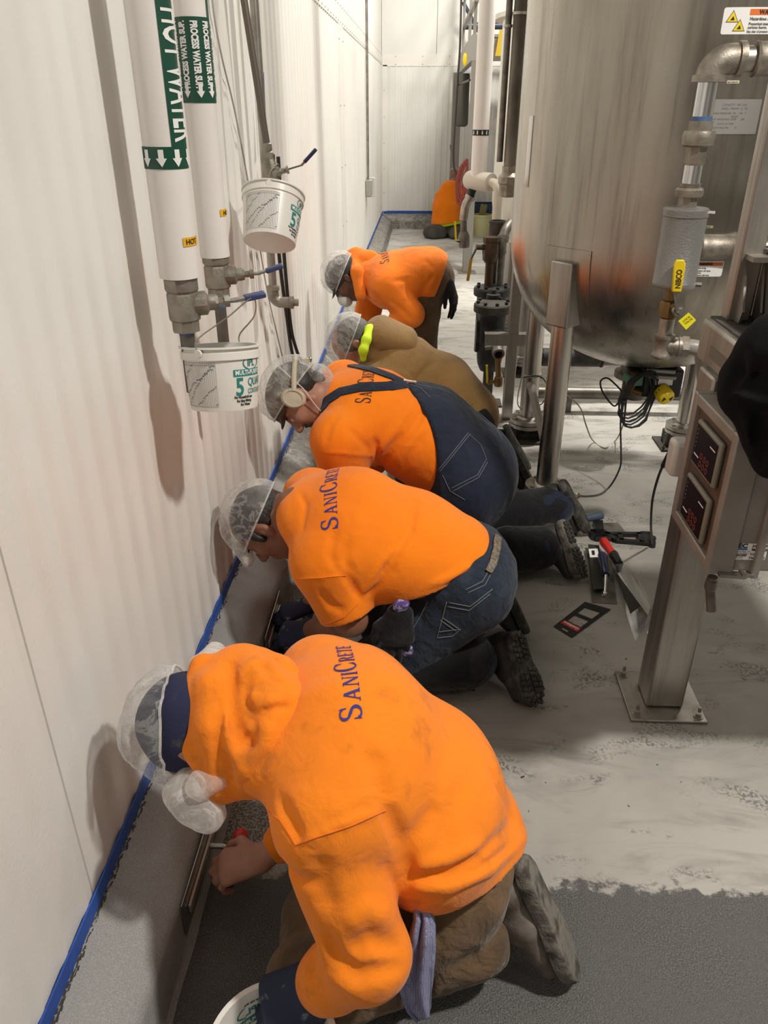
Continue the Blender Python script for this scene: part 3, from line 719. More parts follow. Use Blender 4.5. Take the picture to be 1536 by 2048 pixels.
# ---------------- 1: nearest man, hooded sweatshirt, on both knees and sitting on his heels
def man_hoodie():
    SIDE = (0, 1, 0)
    pel, mid, che, nek = (.105, 1.13, .275), (.035, 1.12, .40), (-.11, 1.12, .545), (-.27, 1.12, .565)
    rr = [(.185, .13), (.215, .145), (.225, .135), (.14, .09)]
    shL, shR = (-.15, .935, .535), (-.2, 1.30, .55)
    elL, wrL = (-.07, .835, .318), (-.16, .85, .205)
    elR, wrR = (-.15, 1.26, .25), (-.335, 1.165, .14)
    hipL, hipR, knL, knR, anL, anR = (.085, 1.03, .23), (.085, 1.22, .23), (-.19, .915, .085), (-.17, 1.06, .09), (.16, 1.015, .125), (.17, 1.24, .11)
    hc = A3((-.42, 1.12, .565))
    b = SD(.005); torso(b, pel, mid, che, nek, [shrink(r, .03) for r in rr], SIDE)
    b.cone(nek, hc + A3((.06, 0, .0)), .062, .055, .03); head(b, hc, (-.3, 0, -.95), (-.95, 0, .25))
    for s, e, w in ((shL, elL, wrL), (shR, elR, wrR)): b.cone(s, e, .05, .042); b.cone(e, w, .043, .029)
    for h_, k_, a_ in ((hipL, knL, anL), (hipR, knR, anR)): b.cone(h_, k_, .075, .05, .04); b.cone(k_, a_, .05, .038)
    hand(b, wrR, (-.9, -.12, -.25), (-.35, -.30, .88), 1, (.55, .75, .45), .10, (.15, .5), 1.12)
    P = person(b, (0, 1.12, 0), 'nearest kneeling worker in a dirty orange hooded sweatshirt reaching a trowel to the curb', SKIN1)
    # trousers
    t = SD(.006); t.ec(pel, (.05, 1.12, .32), (.165, .115), (.175, .115), SIDE, .05)
    for h_, k_, a_ in ((hipL, knL, anL), (hipR, knR, anR)):
        t.cone(h_, k_, .112, .088, .05); d = unit(A3(a_) - A3(k_)); e = A3(a_) - d * .05; t.cone(k_, e, .085, .074, .03); t.cone(e, e + d * .02, .078, .078, .01)
    t.ell((-.20, 1.06, .09), (.075, .075, .088), k=.03)
    t.noise(.005, 34, 5).noise(.003, 75, 8)
    for i in range(9):
        x = .02 + .014 * i * 1.2; t.fold([(x, .88 + .012 * i, .06 + .012 * i), (x + .01 * (i % 3), .91 + .011 * i, .15 + .006 * i), (x - .01, .96, .2)], -.007 if i % 2 else .005, .008)
    t.plane((0, 0, .004), (0, 0, -1))
    tr = t.mesh(); obj('work_trousers', tr, BROWN, P, 180)
    sk = Skin(tr)
    obj('knee_strap', sk.band([(-.07, .95, .19), (-.11, 1.0, .2), (-.13, 1.06, .19), (-.14, 1.1, .14)], .028, .004, .006), BLACKC, P)
    # sweatshirt
    def shirt(h, folds=None):
        t = SD(h); torso(t, (.095, 1.125, .30), mid, che, nek, rr, SIDE)
        t.ec((-.12, 1.12, .50), (-.16, 1.12, .42), (.19, .12), (.15, .10), SIDE, .06)          # cloth hanging off the chest
        t.cone(che, shL, .12, .092, .07); t.cone(che, shR, .12, .095, .07)
        # rib hem, rolled above the trousers; then the sleeves
        t.ec((.11, 1.125, .26), (.12, 1.125, .24), (.19, .142), (.188, .14), SIDE, .02)
        t.cut((.06, .95, .315), (.3, -.48, -.82))
        wE = A3(elL) + .62 * (A3(wrL) - A3(elL)); t.cone(shL, elL, .086, .074, .012); t.cone(elL, wE, .074, .062, .02); t.cone(shR, elR, .09, .075, .03); t.cone(elR, (-.29, 1.19, .165), .07, .046, .03)
        d = unit(A3(wrL) - A3(elL)); t.cone(wE + d * .012, wE + d * .03, .060, .058, .012)
        t.noise(.004, 15, 2).noise(.002, 36, 6)
        for f in folds or []: t.fold(*f)
        return t.mesh()
    s0 = Skin(shirt(.012)); L = s0.line
    F = [(L([(600, 1690), (680, 1650), (772, 1618)]), .004, .006), (L([(772, 1618), (790, 1650), (812, 1700), (815, 1770)]), -.016, .014),
         (L([(740, 1500), (760, 1560), (775, 1610)]), -.006, .02), (L([(800, 1700), (850, 1650), (880, 1610)]), -.006, .02),
         (L([(820, 1760), (900, 1745), (960, 1715), (1030, 1640)]), -.010, .012), (L([(830, 1735), (900, 1720), (960, 1690)]), .006, .014),
         (L([(820, 1775), (900, 1775), (980, 1740), (1050, 1670)]), .008, .012), (L([(870, 1760), (950, 1745), (1040, 1680)]), -.006, .007),
         (L([(560, 1720), (590, 1760), (640, 1770)]), -.01, .012), (L([(700, 1905), (740, 1880), (800, 1900)]), -.010, .016),
         (L([(655, 1870), (675, 1920), (720, 1950), (800, 1935)]), -.014, .012), (L([(640, 1880), (660, 1950), (720, 1990)]), .006, .012),
         (L([(640, 1710), (645, 1760), (660, 1830)]), -.006, .02), (L([(560, 1600), (600, 1680)]), -.010, .012),
         (L([(590, 1400), (640, 1380), (700, 1370)]), .003, .03), (L([(980, 1530), (1010, 1600), (1030, 1650)]), -.005, .012),
         (L([(690, 1850), (730, 1820), (780, 1830)]), .006, .02), (L([(880, 1690), (900, 1640), (930, 1560)]), -.004, .018)]
    F = [(f[0], f[1] * 1.6, f[2] * .9) for f in F if len(f[0]) > 2]
    sm = shirt(.006, F); S = Skin(sm); top = obj('hooded_sweatshirt', sm, ORANGE, P, 180)
    obj('armhole_seam', S.stitch([(522, 1612), (560, 1640), (592, 1690), (640, 1672), (700, 1652), (772, 1620)], .0016), ORANGE_D, top)
    # hood lying on the neck
    hd = SD(.005); hc0 = A3((-.335, 1.13, .615))
    vy = A3((0, .70, .71)); vz = A3((0, -.71, .70))
    hd.ell(hc0, (.085, .125, .07), (1, 0, 0), vy, .03); Q = lambda x, a, n=0: hc0 + A3((x, 0, 0)) + vy * (a * .62 if a > 0 else a) + vz * n
    hd.chain([Q(-.075, .12, .02), Q(-.083, .03, .035), Q(-.068, -.07, .03), Q(-.02, -.145, .01), Q(.03, -.13, .01)], [.026, .027, .027, .026, .024], .02)
    hd.chain([Q(-.02, .15, .0), Q(-.045, .06, .06), Q(-.035, -.04, .06), Q(.0, -.13, .03)], [.026, .024, .026, .026], .016)
    hd.chain([Q(.0, .14, .0), Q(.035, .09, .05), Q(.075, .03, .045), Q(.07, -.03, .04), Q(.035, -.10, .04)], [.03, .034, .036, .034, .032], .02)
    hd.chain([Q(.03, .15, -.03), Q(.07, .12, -.02), Q(.085, .1, -.02)], [.03, .03, .022], .02)
    hd.cone(Q(.0, -.02, -.02), nek, .11, .12, .04); hd.noise(.003, 28, 4).noise(.0015, 60, 9)
    h0 = Skin(hd.mesh(0))
    for ln, am, wd in (([(461, 1332), (460, 1367), (463, 1404), (473, 1453), (484, 1478), (499, 1484), (510, 1470)], -.026, .011), ([(438, 1396), (443, 1419), (438, 1453), (434, 1490), (432, 1527), (440, 1577)], -.018, .008),
                       ([(446, 1500), (452, 1530), (456, 1560), (462, 1585)], -.020, .010), ([(423, 1339), (422, 1416), (430, 1503), (438, 1577)], -.003, .004), ([(503, 1438), (520, 1426), (549, 1415), (579, 1414)], -.008, .006),
                       ([(520, 1325), (545, 1345), (560, 1370)], -.012, .010), ([(540, 1440), (525, 1490), (500, 1530), (480, 1560)], .012, .018), ([(452, 1400), (452, 1450), (462, 1500), (480, 1530)], .010, .010), ([(490, 1390), (520, 1400), (560, 1405)], .008, .016), ([(500, 1350), (490, 1390), (497, 1430), (510, 1455)], -.010, .010)):
        q = h0.line(ln)
        if len(q) > 2: hd.fold(q, am, wd)
    hm = hd.mesh(); ho = obj('hood', hm, ORANGE, P, 180); HS = Skin(hm)
    # print across the shoulders
    w2, wl = serif_word('SANICRETE', .049, .036)
    a = S.px(726, 1441); e = S.px(702, 1296); u = (e - a).normalized(); sc = 1.08 * (e - a).length / wl; nn = S.near((a + e) / 2)[1]; v = nn.cross(u).normalized()
    if v.x > 0: v = -v
    w2 = ([(x * sc, y * min(sc, 1.1)) for x, y in w2[0]], w2[1])
    obj('lettering', S.word(w2, a, u, v, (nn + V((0, .3, .2))).normalized()), INK, top, 180)
    # cap and hairnet
    f, u, s = axes((-.3, 0, -.95), (-.95, 0, .25)); cap = SD(.006); cap.ell(hc + f * -.012 + u * .028, (.106, .094, .085), f, u); cap.plane(hc + u * -.035 + f * -.03, -u + f * .25); cap.noise(.002, 40, 3)
    obj('beanie', cap.mesh(), NAVY_CAP, P, 180)
    n, pt = hairnet(hc, (-.3, 0, -.95), (-.95, 0, .25), P, (.122, .118, .104), (-.16, .30), seed=3, bag=.012)
    for c0, c1, r0, r1, sdv in ((hc + A3((-.02, .13, .05)), hc + A3((-.0, .165, .06)), .03, .022, 5), (hc + A3((.0, -.10, -.06)), hc + A3((.04, -.125, -.085)), .045, .034, 8), (hc + A3((.03, -.12, -.02)), hc + A3((.07, -.115, -.015)), .028, .012, 9)):
        kb = SD(.005); kb.cone(c0, c1, r0, r1).noise(.006, 45, sdv).noise(.003, 110, sdv); obj('gathered_end', kb.mesh(), NETD, n, 180)
    # gloved left hand closed on the bucket rim, bare right hand on the trowel
    g = SD(.0045); hand(g, A3(wrL) + A3((-.0, 0, 0)), (-.80, -.30, -.36), (.1, -.35, .93), -1, (.55, .7, .5), .1, (.5, .6), 1.42, .006, 1.08); d = unit(A3(wrL) - A3(elL))
    g.cone(A3(wrL) - d * .02, A3(wrL) + d * .02, .05, .046, .02); g.noise(.0015, 60, 4)
    obj('work_glove', g.mesh(), NAVY_GLOVE, P, 180)
    boot(P, (.218, 1.065, .285), (.342, 1.005, .024), (.87, -.12, .47), (.02, .985, .10), LEATHER, RUBBER_G, RUBBER_G, .07, 1, False)
    boot(P, (.13, 1.26, .25), (.25, 1.25, .02), (.88, .1, .45), (-.03, 1.22, .10), LEATHER, RUBBER_G, RUBBER_G, .07, 1, False)
    obj('heel_patch', MB().add([V((.2445, 1.045, .262)), V((.257, 1.083, .272)), V((.286, 1.07, .205)), V((.274, 1.03, .197))], [(0, 1, 2, 3)]), ORANGE, P) if False else None
    return P
man_hoodie()
def PT(px, py, y): return A3(at(px, py, y=y))
def printed(S, top, a_px, e_px, h1, h2, ink, tilt=(0, .3, .2), name='lettering', ks=1.08):
    w2, wl = serif_word('SANICRETE', h1, h2); pts = [S.px(a_px[0] + (e_px[0] - a_px[0]) * i / 20, a_px[1] + (e_px[1] - a_px[1]) * i / 20) for i in range(21)]; pts = [q for q in pts if q is not None]; a, e = pts[0], pts[-1]; u = (e - a).normalized(); sc = ks * (e - a).length / wl
    nn = S.near((a + e) / 2)[1]; v = nn.cross(u).normalized(); v = -v if v.x > 0 else v
    w2 = ([(x * sc, y) for x, y in w2[0]], w2[1]); obj(name, S.word(w2, a, u, v, (nn + V(tilt)).normalized()), ink, top, 180)
def eyes(P, c, f, u, par, sc=1.0):
    f, u, s = axes(f, u); c = A3(c)
    for q in (-1, 1):
        p = c + (f * .083 + u * .001 + s * .031 * q) * sc
        e = obj('eye', MB().ball(p, .0125 * sc, 14, 10), mat('eye_white', (.62, .58, .54), .25), par, 180)
        obj('iris', MB().ball(p + f * .0065 * sc, .0068 * sc, 10, 8), mat('iris_dark', (.02, .012, .008), .15), e, 180)
        mb = MB().tube([c + (f * (.0925 - .002 * abs(t)) + u * (.021 + .003 * (1 - t * t)) + s * (.031 * q + .018 * t)) * sc for t in (-1, -.4, .3, 1)], [.0025, .0035, .003, .0018], 6)
        obj('eyebrow', mb, HAIR, par, 180)
# ---------------- 2: man in the short-sleeved orange shirt and jeans
def man_tee():
    SIDE = (0, 1, 0); Y = 2.05
    pel, mid, che, nek = PT(925, 1143, Y), PT(825, 1092, Y), PT(700, 1052, Y), PT(606, 1026, Y)
    rr = [(.19, .145), (.215, .15), (.23, .158), (.135, .09)]
    shL, shR = PT(652, 1128, 1.88), PT(625, 995, 2.25); elL, haL = PT(700, 1238, 1.86), PT(618, 1262, 2.03)
    elR, haR = (-.22, 2.3, .22), (-.36, 2.17, .14)
    hipL, hipR = pel + A3((0, -.1, -.02)), pel + A3((0, .1, -.02)); knL, knR, anL, anR = A3((-.1, 1.93, .085)), A3((-.08, 2.14, .085)), A3((.22, 1.93, .12)), A3((.24, 2.2, .11))
    hc = PT(532, 1046, 2.08); f_, u_ = (-.33, -.12, -.93), (-.93, 0, .33)
    b = SD(.005); torso(b, pel, mid, che, nek, [shrink(r, .03) for r in rr], SIDE); b.cone(nek, hc + A3((.05, 0, -.01)), .068, .062, .03); Pf, f, u, s = head(b, hc, f_, u_)
    b.cone(nek + A3((-.02, 0, .03)), hc + A3((.04, 0, .03)), .05, .05, .03)
    for s_, e, w in ((shL, elL, haL), (shR, elR, haR)): b.cone(s_, e, .058, .05); b.cone(e, w, .05, .032)
    for h_, k_, a_ in ((hipL, knL, anL), (hipR, knR, anR)): b.cone(h_, k_, .08, .05, .04); b.cone(k_, a_, .05, .038)
    P = person(b, (0, Y, 0), 'kneeling worker in a plain orange short-sleeved shirt, blue jeans and a hairnet', SKIN2)
    eyes(P, hc, f_, u_, P)
    # hair below the net
    hr = SD(.005); hr.ell(hc + f * -.012 + u * .026, (.102, .089, .081), f, u); hr.cone(Pf(-.07, -.02, .03), Pf(-.075, -.055, 0), .03, .025, .02); hr.cone(Pf(-.07, -.02, -.03), Pf(-.075, -.055, 0), .03, .025, .02)
    for q in (-1, 1): hr.cone(Pf(.02, .03, .07 * q), Pf(.022, -.012, .074 * q), .016, .008, .01)
    hr.plane(hc + f * .052, f - u * .2); hr.ell(hc + f * -.01 - u * .004 + s * -.082, (.02, .034, .02), f, u, .01, True); hr.ell(hc + f * -.01 - u * .004 + s * .082, (.02, .034, .02), f, u, .01, True); hr.noise(.003, 90, 4)
    obj('hair', hr.mesh(), HAIR, P, 180)
    n, pt = hairnet(hc, f_, u_, P, (.124, .118, .104), (.03, -.08), seed=6)
    kb = SD(.005); kb.cone(Pf(.105, .04, -.02), Pf(.125, .02, -.03), .03, .02).noise(.006, 50, 3).noise(.003, 110, 3); obj('gathered_end', kb.mesh(), NETD, n, 180)
    # jeans
    t = SD(.006); t.ec(pel + A3((.03, 0, -.0)), mid + A3((.05, 0, -.02)), (.185, .14), (.18, .12), SIDE, .05)
    for h_, k_, a_ in ((hipL, knL, anL), (hipR, knR, anR)):
        t.cone(h_ + A3((.02, 0, 0)), k_, .118, .088, .05); e = a_ - unit(a_ - k_) * .03; t.cone(k_, e, .085, .072, .03)
    t.noise(.005, 30, 15).noise(.0025, 80, 18).plane((0, 0, .004), (0, 0, -1)); jm = t.mesh(); jn = obj('jeans', jm, JEAN, P, 180); JS = Skin(jm)
    st = mat('stitching_pale', (.16, .17, .18), .8)
    for i, ln in enumerate(([(893, 1204), (886, 1232), (873, 1278)], [(897, 1205), (940, 1213), (985, 1178)], [(895, 1213), (938, 1221), (980, 1188)], [(886, 1236), (918, 1258)], [(880, 1240), (912, 1262)], [(876, 1264), (920, 1258)], [(874, 1276), (905, 1272), (921, 1258)], [(820, 1268), (842, 1230), (856, 1202)], [(935, 1186), (970, 1170), (994, 1125)], [(930, 1180), (965, 1163), (990, 1118)])):
        q = JS.stitch(ln, .0014)
        if q.v: obj('stitched_seam', q, st, jn, 180)
    kp = SD(.006)
    for k_, a_ in ((knL, anL), (knR, anR)): kp.cone(k_ + unit(a_ - k_) * .05, k_ + unit(a_ - k_) * .27, .097, .088, .02); kp.ell(k_ + A3((-.01, 0, 0)), (.1, .1, .092))
    kp.noise(.004, 40, 8).plane((0, 0, .003), (0, 0, -1)); obj('knee_pads', kp.mesh(), BLACKC, P, 180)
    # shirt
    def shirt(h, folds=()):
        t = SD(h); torso(t, pel + A3((-.035, 0, .035)), mid, che, nek + A3((.01, 0, 0)), rr, SIDE); t.cone(che, shL, .13, .095, .07); t.cone(che, shR, .13, .095, .07)
        t.ec(che + A3((-.02, 0, -.07)), mid + A3((0, 0, -.06)), (.19, .12), (.2, .13), SIDE, .06)
        t.cone(shL, elL, .098, .083, .03); t.cone(shR, elR, .09, .075, .03); t.noise(.003, 14, 22).noise(.0012, 42, 26)
        for q in folds: t.fold(*q)
        t.plane(PT(900, 1192, 1.87), (.62, -.50, -.72)); t.plane(PT(690, 1234, 1.84), (.33, -.2, -.92)); return t.mesh()
    L = Skin(shirt(.012)).line
    F = [(L([(592, 1160), (640, 1157), (690, 1152)]), .003, .005), (L([(690, 1150), (705, 1170), (718, 1195)]), -.013, .011), (L([(830, 1000), (820, 1060), (790, 1110), (740, 1170)]), -.010, .012),
         (L([(815, 1080), (760, 1140), (725, 1185)]), .008, .014), (L([(700, 1080), (690, 1120), (705, 1150)]), -.006, .014), (L([(880, 1180), (930, 1150), (965, 1120)]), -.009, .010),
         (L([(860, 1170), (910, 1150), (950, 1130)]), .006, .012), (L([(790, 1130), (760, 1170), (735, 1190)]), -.008, .008), (L([(600, 985), (612, 1010), (605, 1060)]), -.004, .008), (L([(670, 1060), (660, 1110), (680, 1150)]), -.004, .012),
         (L([(640, 1180), (660, 1210), (690, 1225)]), -.005, .014), (L([(930, 1160), (962, 1138), (978, 1110)]), -.008, .007)]
    sm = shirt(.006, [(q[0], q[1] * 1.6, q[2] * .9) for q in F if len(q[0]) > 2]); S = Skin(sm); top = obj('tee_shirt', sm, ORANGE_T, P, 180)
    for ln in ([(592, 1158), (640, 1156), (692, 1151)], [(655, 1247), (690, 1234), (715, 1207)]):
        q = S.stitch(ln, .0016)
        if q.v: obj('stitched_seam', q, ORANGE_D, top)
    cr = SD(.005); cc_ = PT(590, 1029, Y) + A3((.0, 0, -.002)); ax_ = unit(A3((-.97, 0, .05))); e1_ = unit(np.cross(ax_, A3((0, 0, 1)))); e2_ = np.cross(ax_, e1_)
    ringp = [cc_ + (e1_ * math.cos(2 * PI * i / 20) * .085 + e2_ * math.sin(2 * PI * i / 20) * .078) for i in range(21)]; cr.chain(ringp, [.011] * 21, .01); obj('shirt_collar', cr.mesh(), ORANGE_T, P, 180)
    printed(S, top, (678, 1059), (682, 928), .05, .037, INK, ks=.93)
    obj('belt', JS.band(JS.line([(994, 1075), (992, 1100), (984, 1128), (975, 1146)], 0, 4), .022, .004, .005), mat('belt_patterned', (.10, .075, .05), .6, var=((.2, .17, .13), 130, .45, .55)), P, 180)
    g = SD(.0045); hand(g, haL, (-.93, .12, -.25), (0, -.3, .95), -1, (.55, .75, .5), .08, (.3, .6), 1.3); g.cone(haL + A3((.02, 0, 0)), haL, .042, .042)
    obj('work_glove', g.mesh(), NAVY_GLOVE, P, 180)
    g = SD(.0045); hand(g, haR, (-.9, -.3, -.2), (0, 0, 1), 1, (.55, .75, .5), .08, (.3, .6), 1.3); obj('work_glove', g.mesh(), NAVY_GLOVE, P, 180)
    boot(P, PT(1020, 1268, 1.96), (.365, 1.845, .02), (.62, -.70, .30), (.13, 1.95, .12), LEATHER_B, RUBBER, RUBBER, .07)
    boot(P, (.27, 2.22, .25), (.38, 2.22, .02), (.9, .1, .4), (.14, 2.2, .12), LEATHER_B, RUBBER, RUBBER, .07, 1, False)
man_tee()
# ---------------- 3: man in navy bib overalls, ear defenders over the hairnet
def man_overalls():
    SIDE = (0, 1, 0); Y = 2.7
    pel, mid, che, nek = PT(925, 940, Y), PT(848, 872, Y), PT(745, 830, Y), PT(672, 800, Y)
    rr = [(.235, .185), (.225, .18), (.215, .155), (.12, .085)]
    shL, shR = PT(680, 880, 2.5), PT(690, 770, 2.92); elL, haL = PT(690, 985, 2.5), A3((-.34, 2.56, .16)); elR, haR = A3((-.2, 2.95, .35)), A3((-.38, 2.85, .2))
    hipL, hipR = pel + A3((.0, -.12, -.03)), pel + A3((0, .12, -.03)); knL, knR, anL, anR = A3((.12, 2.58, .1)), A3((.12, 2.85, .1)), PT(1085, 1095, 2.66), PT(1115, 1012, 2.97)
    hc = PT(600, 792, 2.64); f_, u_ = (-.24, -.34, -.90), (-.94, .0, .25)
    b = SD(.005); torso(b, pel, mid, che, nek, [shrink(r, .03) for r in rr], SIDE); b.cone(nek, hc + A3((.06, .02, .0)), .068, .062, .03); Pf, f, u, s = head(b, hc, f_, u_)
    for s_, e, w in ((shL, elL, haL), (shR, elR, haR)): b.cone(s_, e, .058, .05); b.cone(e, w, .05, .032)
    for h_, k_, a_ in ((hipL, knL, anL), (hipR, knR, anR)): b.cone(h_, k_, .08, .05, .04); b.cone(k_, a_, .05, .038)
    hand(b, haL, (-.9, 0, -.3), (0, -.2, 1), -1); hand(b, haR, (-.9, 0, -.3), (0, 0, 1), 1)
    P = person(b, (.1, Y, 0), 'bulky worker in navy bib overalls over an orange shirt with beige ear defenders', SKIN1)
    eyes(P, hc, f_, u_, P)
    sd = SD(.0035); sd.cone(Pf(.098, -.049, -.024), Pf(.098, -.049, .024), .006, .006, .006); sd.cone(Pf(.098, -.05, .024), Pf(.08, -.075, .03), .005, .006, .006); sd.cone(Pf(.098, -.05, -.024), Pf(.08, -.075, -.03), .005, .006, .006)
    sd.ell(Pf(.082, -.093), (.012, .014, .02), f, u); obj('beard', sd.mesh(), HAIR, P, 180)
    hr = SD(.005); hr.ell(hc + f * -.012 + u * .03, (.103, .092, .083), f, u); hr.cone(Pf(-.06, -.01, .0), Pf(-.07, -.045, 0), .04, .03, .02); hr.plane(hc + f * .05, f); hr.noise(.003, 70, 5)
    obj('hair', hr.mesh(), HAIR, P, 180)
    cp = SD(.005); cp.ell(hc + f * .0 + u * .04, (.112, .085, .088), f, u); cp.plane(hc + u * .032, -u); cp.ec(Pf(.08, .045), Pf(.155, .02), (.07, .007), (.045, .006), s, .012); obj('peaked_cap', cp.mesh(), mat('cap_dirty', (.10, .08, .062), .85, var=((.05, .04, .03), 20, .4, .7)), P, 180)
    n, pt = hairnet(hc, f_, u_, P, (.128, .122, .110), (.04, -.34), seed=11, bag=.010)
    # a second bulge of net at the nape
    kb = SD(.005); kb.ell(Pf(-.085, -.035, .02), (.045, .065, .07), f, u).noise(.006, 35, 4); obj('gathered_end', kb.mesh(), NET, n, 180)
    sgn = -1 if (s @ A3((0, -1, 0))) < 0 else 1
    mu = mat('muff_beige', (.50, .45, .34), .55, var=((.26, .22, .16), 14, .48, .72), bump=(60, .1, .002)); E0 = Pf(.012, .03, .112 * sgn); ax = s * sgn; ms = obj('ear_defenders', MB().tube([hc + ((u * .25 - f * .97) * math.cos(a) * .138 + s * math.sin(a) * .126) + f * .004 + u * .012 for a in [(-1.45 + 2.9 * i / 24) for i in range(25)]], .009, 8), mu, P, 60)
    for q in (1, -1):
        e = Pf(.012, .012, .106 * q); d = s * q
        mb = MB(); prof = [(.0, -.012), (.034, -.012), (.040, .0), (.041, .016), (.034, .026), (.030, .026), (.0285, .022), (.0, .024)]
        u0 = u; f0 = f
        mb.add([V(e + d * h + (f0 * math.cos(2 * PI * i / 28) * .86 + u0 * math.sin(2 * PI * i / 28) * 1.08) * r) for r, h in prof for i in range(28)], [(k * 28 + i, k * 28 + (i + 1) % 28, (k + 1) * 28 + (i + 1) % 28, (k + 1) * 28 + i) for k in range(len(prof) - 1) for i in range(28)])
        obj('ear_cup', mb, mu, ms, 40)
    msk = SD(.004); msk.ell(Pf(.055, -.135), (.05, .03, .06), f, u); msk.ell(Pf(.05, -.118), (.05, .03, .058), f, u, .004, True); msk.noise(.002, 50, 2); obj('face_mask', msk.mesh(), mat('mask_white', (.62, .60, .58), .8), P, 180)
    q = sgn; obj('mask_strap', MB().tube([Pf(.05, -.12, .056 * q), Pf(.02, -.07, .082 * q), Pf(-.03, -.01, .110 * q), Pf(-.06, .05, .105 * q), Pf(-.08, .09, .075 * q)], .0022, 6), mat('mask_white', (.62, .60, .58), .8), P, 180)
    def shirt(h, folds=()):
        t = SD(h); torso(t, pel, mid, che, nek + A3((.01, 0, 0)), [shrink(r, .012) for r in rr[:2]] + rr[2:], SIDE); t.cone(che, shL, .13, .098, .07); t.cone(che, shR, .13, .095, .07)
        t.cone(shL, elL, .1, .085, .03); t.cone(shR, elR, .09, .08, .03); t.noise(.003, 14, 32).noise(.0012, 40, 36)
        for q in folds: t.fold(*q)
        return t.mesh()
    L = Skin(shirt(.012)).line
    F = [(L([(650, 905), (690, 906), (745, 912)]), .003, .006), (L([(860, 800), (830, 850), (790, 900), (760, 935)]), -.009, .012), (L([(830, 800), (790, 860), (750, 910)]), .006, .016), (L([(750, 880), (755, 905), (760, 940)]), -.010, .010),
         (L([(800, 870), (770, 910), (765, 940)]), -.008, .010), (L([(680, 830), (660, 850), (650, 890)]), -.004, .012), (L([(700, 860), (720, 880), (740, 900)]), -.004, .014), (L([(850, 870), (820, 910), (800, 940)]), -.006, .010)]
    sm = shirt(.006, [(q[0], q[1] * 1.6, q[2] * .9) for q in F if len(q[0]) > 2]); S = Skin(sm); top = obj('tee_shirt', sm, ORANGE_T, P, 180)
    printed(S, top, (741, 808), (752, 733), .055, .042, INK_D, ks=.95)
    t = SD(.007); t.ec(pel + A3((.02, 0, -.01)), mid + A3((.0, 0, 0)), (rr[0][0] + .012, rr[0][1] + .01), (rr[1][0] + .008, rr[1][1] + .008), SIDE, .05); t.ec(mid, che, (rr[1][0] + .008, rr[1][1] + .008), (.222, .162), SIDE, .03)
    for h_, k_, a_ in ((hipL, knL, anL), (hipR, knR, anR)):
        t.cone(h_, k_, .15, .1, .06); e = a_ - unit(a_ - k_) * .02; t.cone(k_, e, .098, .085, .03)
    # the bib's back tapers to a point between the shoulder blades
    ap = S.px(812, 770); a1 = PT(880, 850, 2.5); 
    t.plane(ap, (-.86, -.50, .0)); t.plane(ap + V((-.01, .0, 0)), (-.80, .6, .0)); t.noise(.004, 22, 35).noise(.002, 70, 38).plane((0, 0, .004), (0, 0, -1))
    for ln, am, w in (([(1040, 1050), (1050, 1100), (1040, 1140)], -.006, .008), ([(1000, 1060), (1010, 1110), (1000, 1150)], -.006, .010)): pass
    om = t.mesh(); ov = obj('bib_overalls', om, NAVY, P, 180); O = Skin(om); st = mat('stitching_denim', (.13, .14, .17), .8)
    for ln in ([(818, 766), (880, 778), (945, 805), (985, 845), (1005, 880)], [(936, 866), (905, 905), (875, 942)], [(940, 868), (908, 908), (878, 945)], [(938, 868), (962, 890), (973, 918)], [(973, 918), (955, 950), (900, 978)], [(975, 924), (957, 955), (903, 984)], [(885, 950), (900, 982), (930, 1000)], [(820, 768), (840, 775), (860, 795)]):
        q = O.stitch(ln, .0016)
        if q.v: obj('stitched_seam', q, st, ov, 180)
    sp = S.line([(812, 768), (780, 773), (720, 776), (680, 785), (655, 802), (643, 822)], 0, 4)
    if len(sp) > 3:
        s1 = obj('shoulder_strap', S.band(sp, .042, .002, .004), NAVY, P, 40)
    sp = S.line([(812, 768), (785, 755), (745, 740), (705, 731)], 0, 4)
    if len(sp) > 3: obj('shoulder_strap', S.band(sp, .042, .002, .004), NAVY, P, 40)
    q = S.px(815, 768, .012); obj('strap_buckle', MB().bar(q + V((-.02, .0, .003)), q + V((.025, -.0, -.003)), .012, .006), mat('buckle', (.45, .43, .4), .35, .8), P)
    # collar line, boots
    obj('neck_gaiter', MB().lathe([(.062, 0), (.072, .015), (.075, .03), (.07, .045)], nek + A3((-.065, 0, -.005)), (1, 0, .1), 24), BLACKC, P, 180)
    kp = SD(.007); kp.cone(anL - unit(anL - knL) * .14, anL - unit(anL - knL) * .015, .1, .086); kp.cone(anR - unit(anR - knR) * .34, anR - unit(anR - knR) * .03, .1, .09); kp.noise(.005, 38, 48).plane((0, 0, .003), (0, 0, -1)); obj('trouser_cuffs', kp.mesh(), BLACKC, P, 180)
    boot(P, PT(1118, 1045, 2.7), (.635, 2.575, .02), (.80, -.42, .42), tuple(anL), LEATHER_B, RUBBER_G, RUBBER, .06)
    boot(P, (.60, 2.97, .24), (.73, 2.96, .02), (.85, -.2, .45), tuple(anR), LEATHER_B, RUBBER, RUBBER, .06, 1, False)
man_overalls()
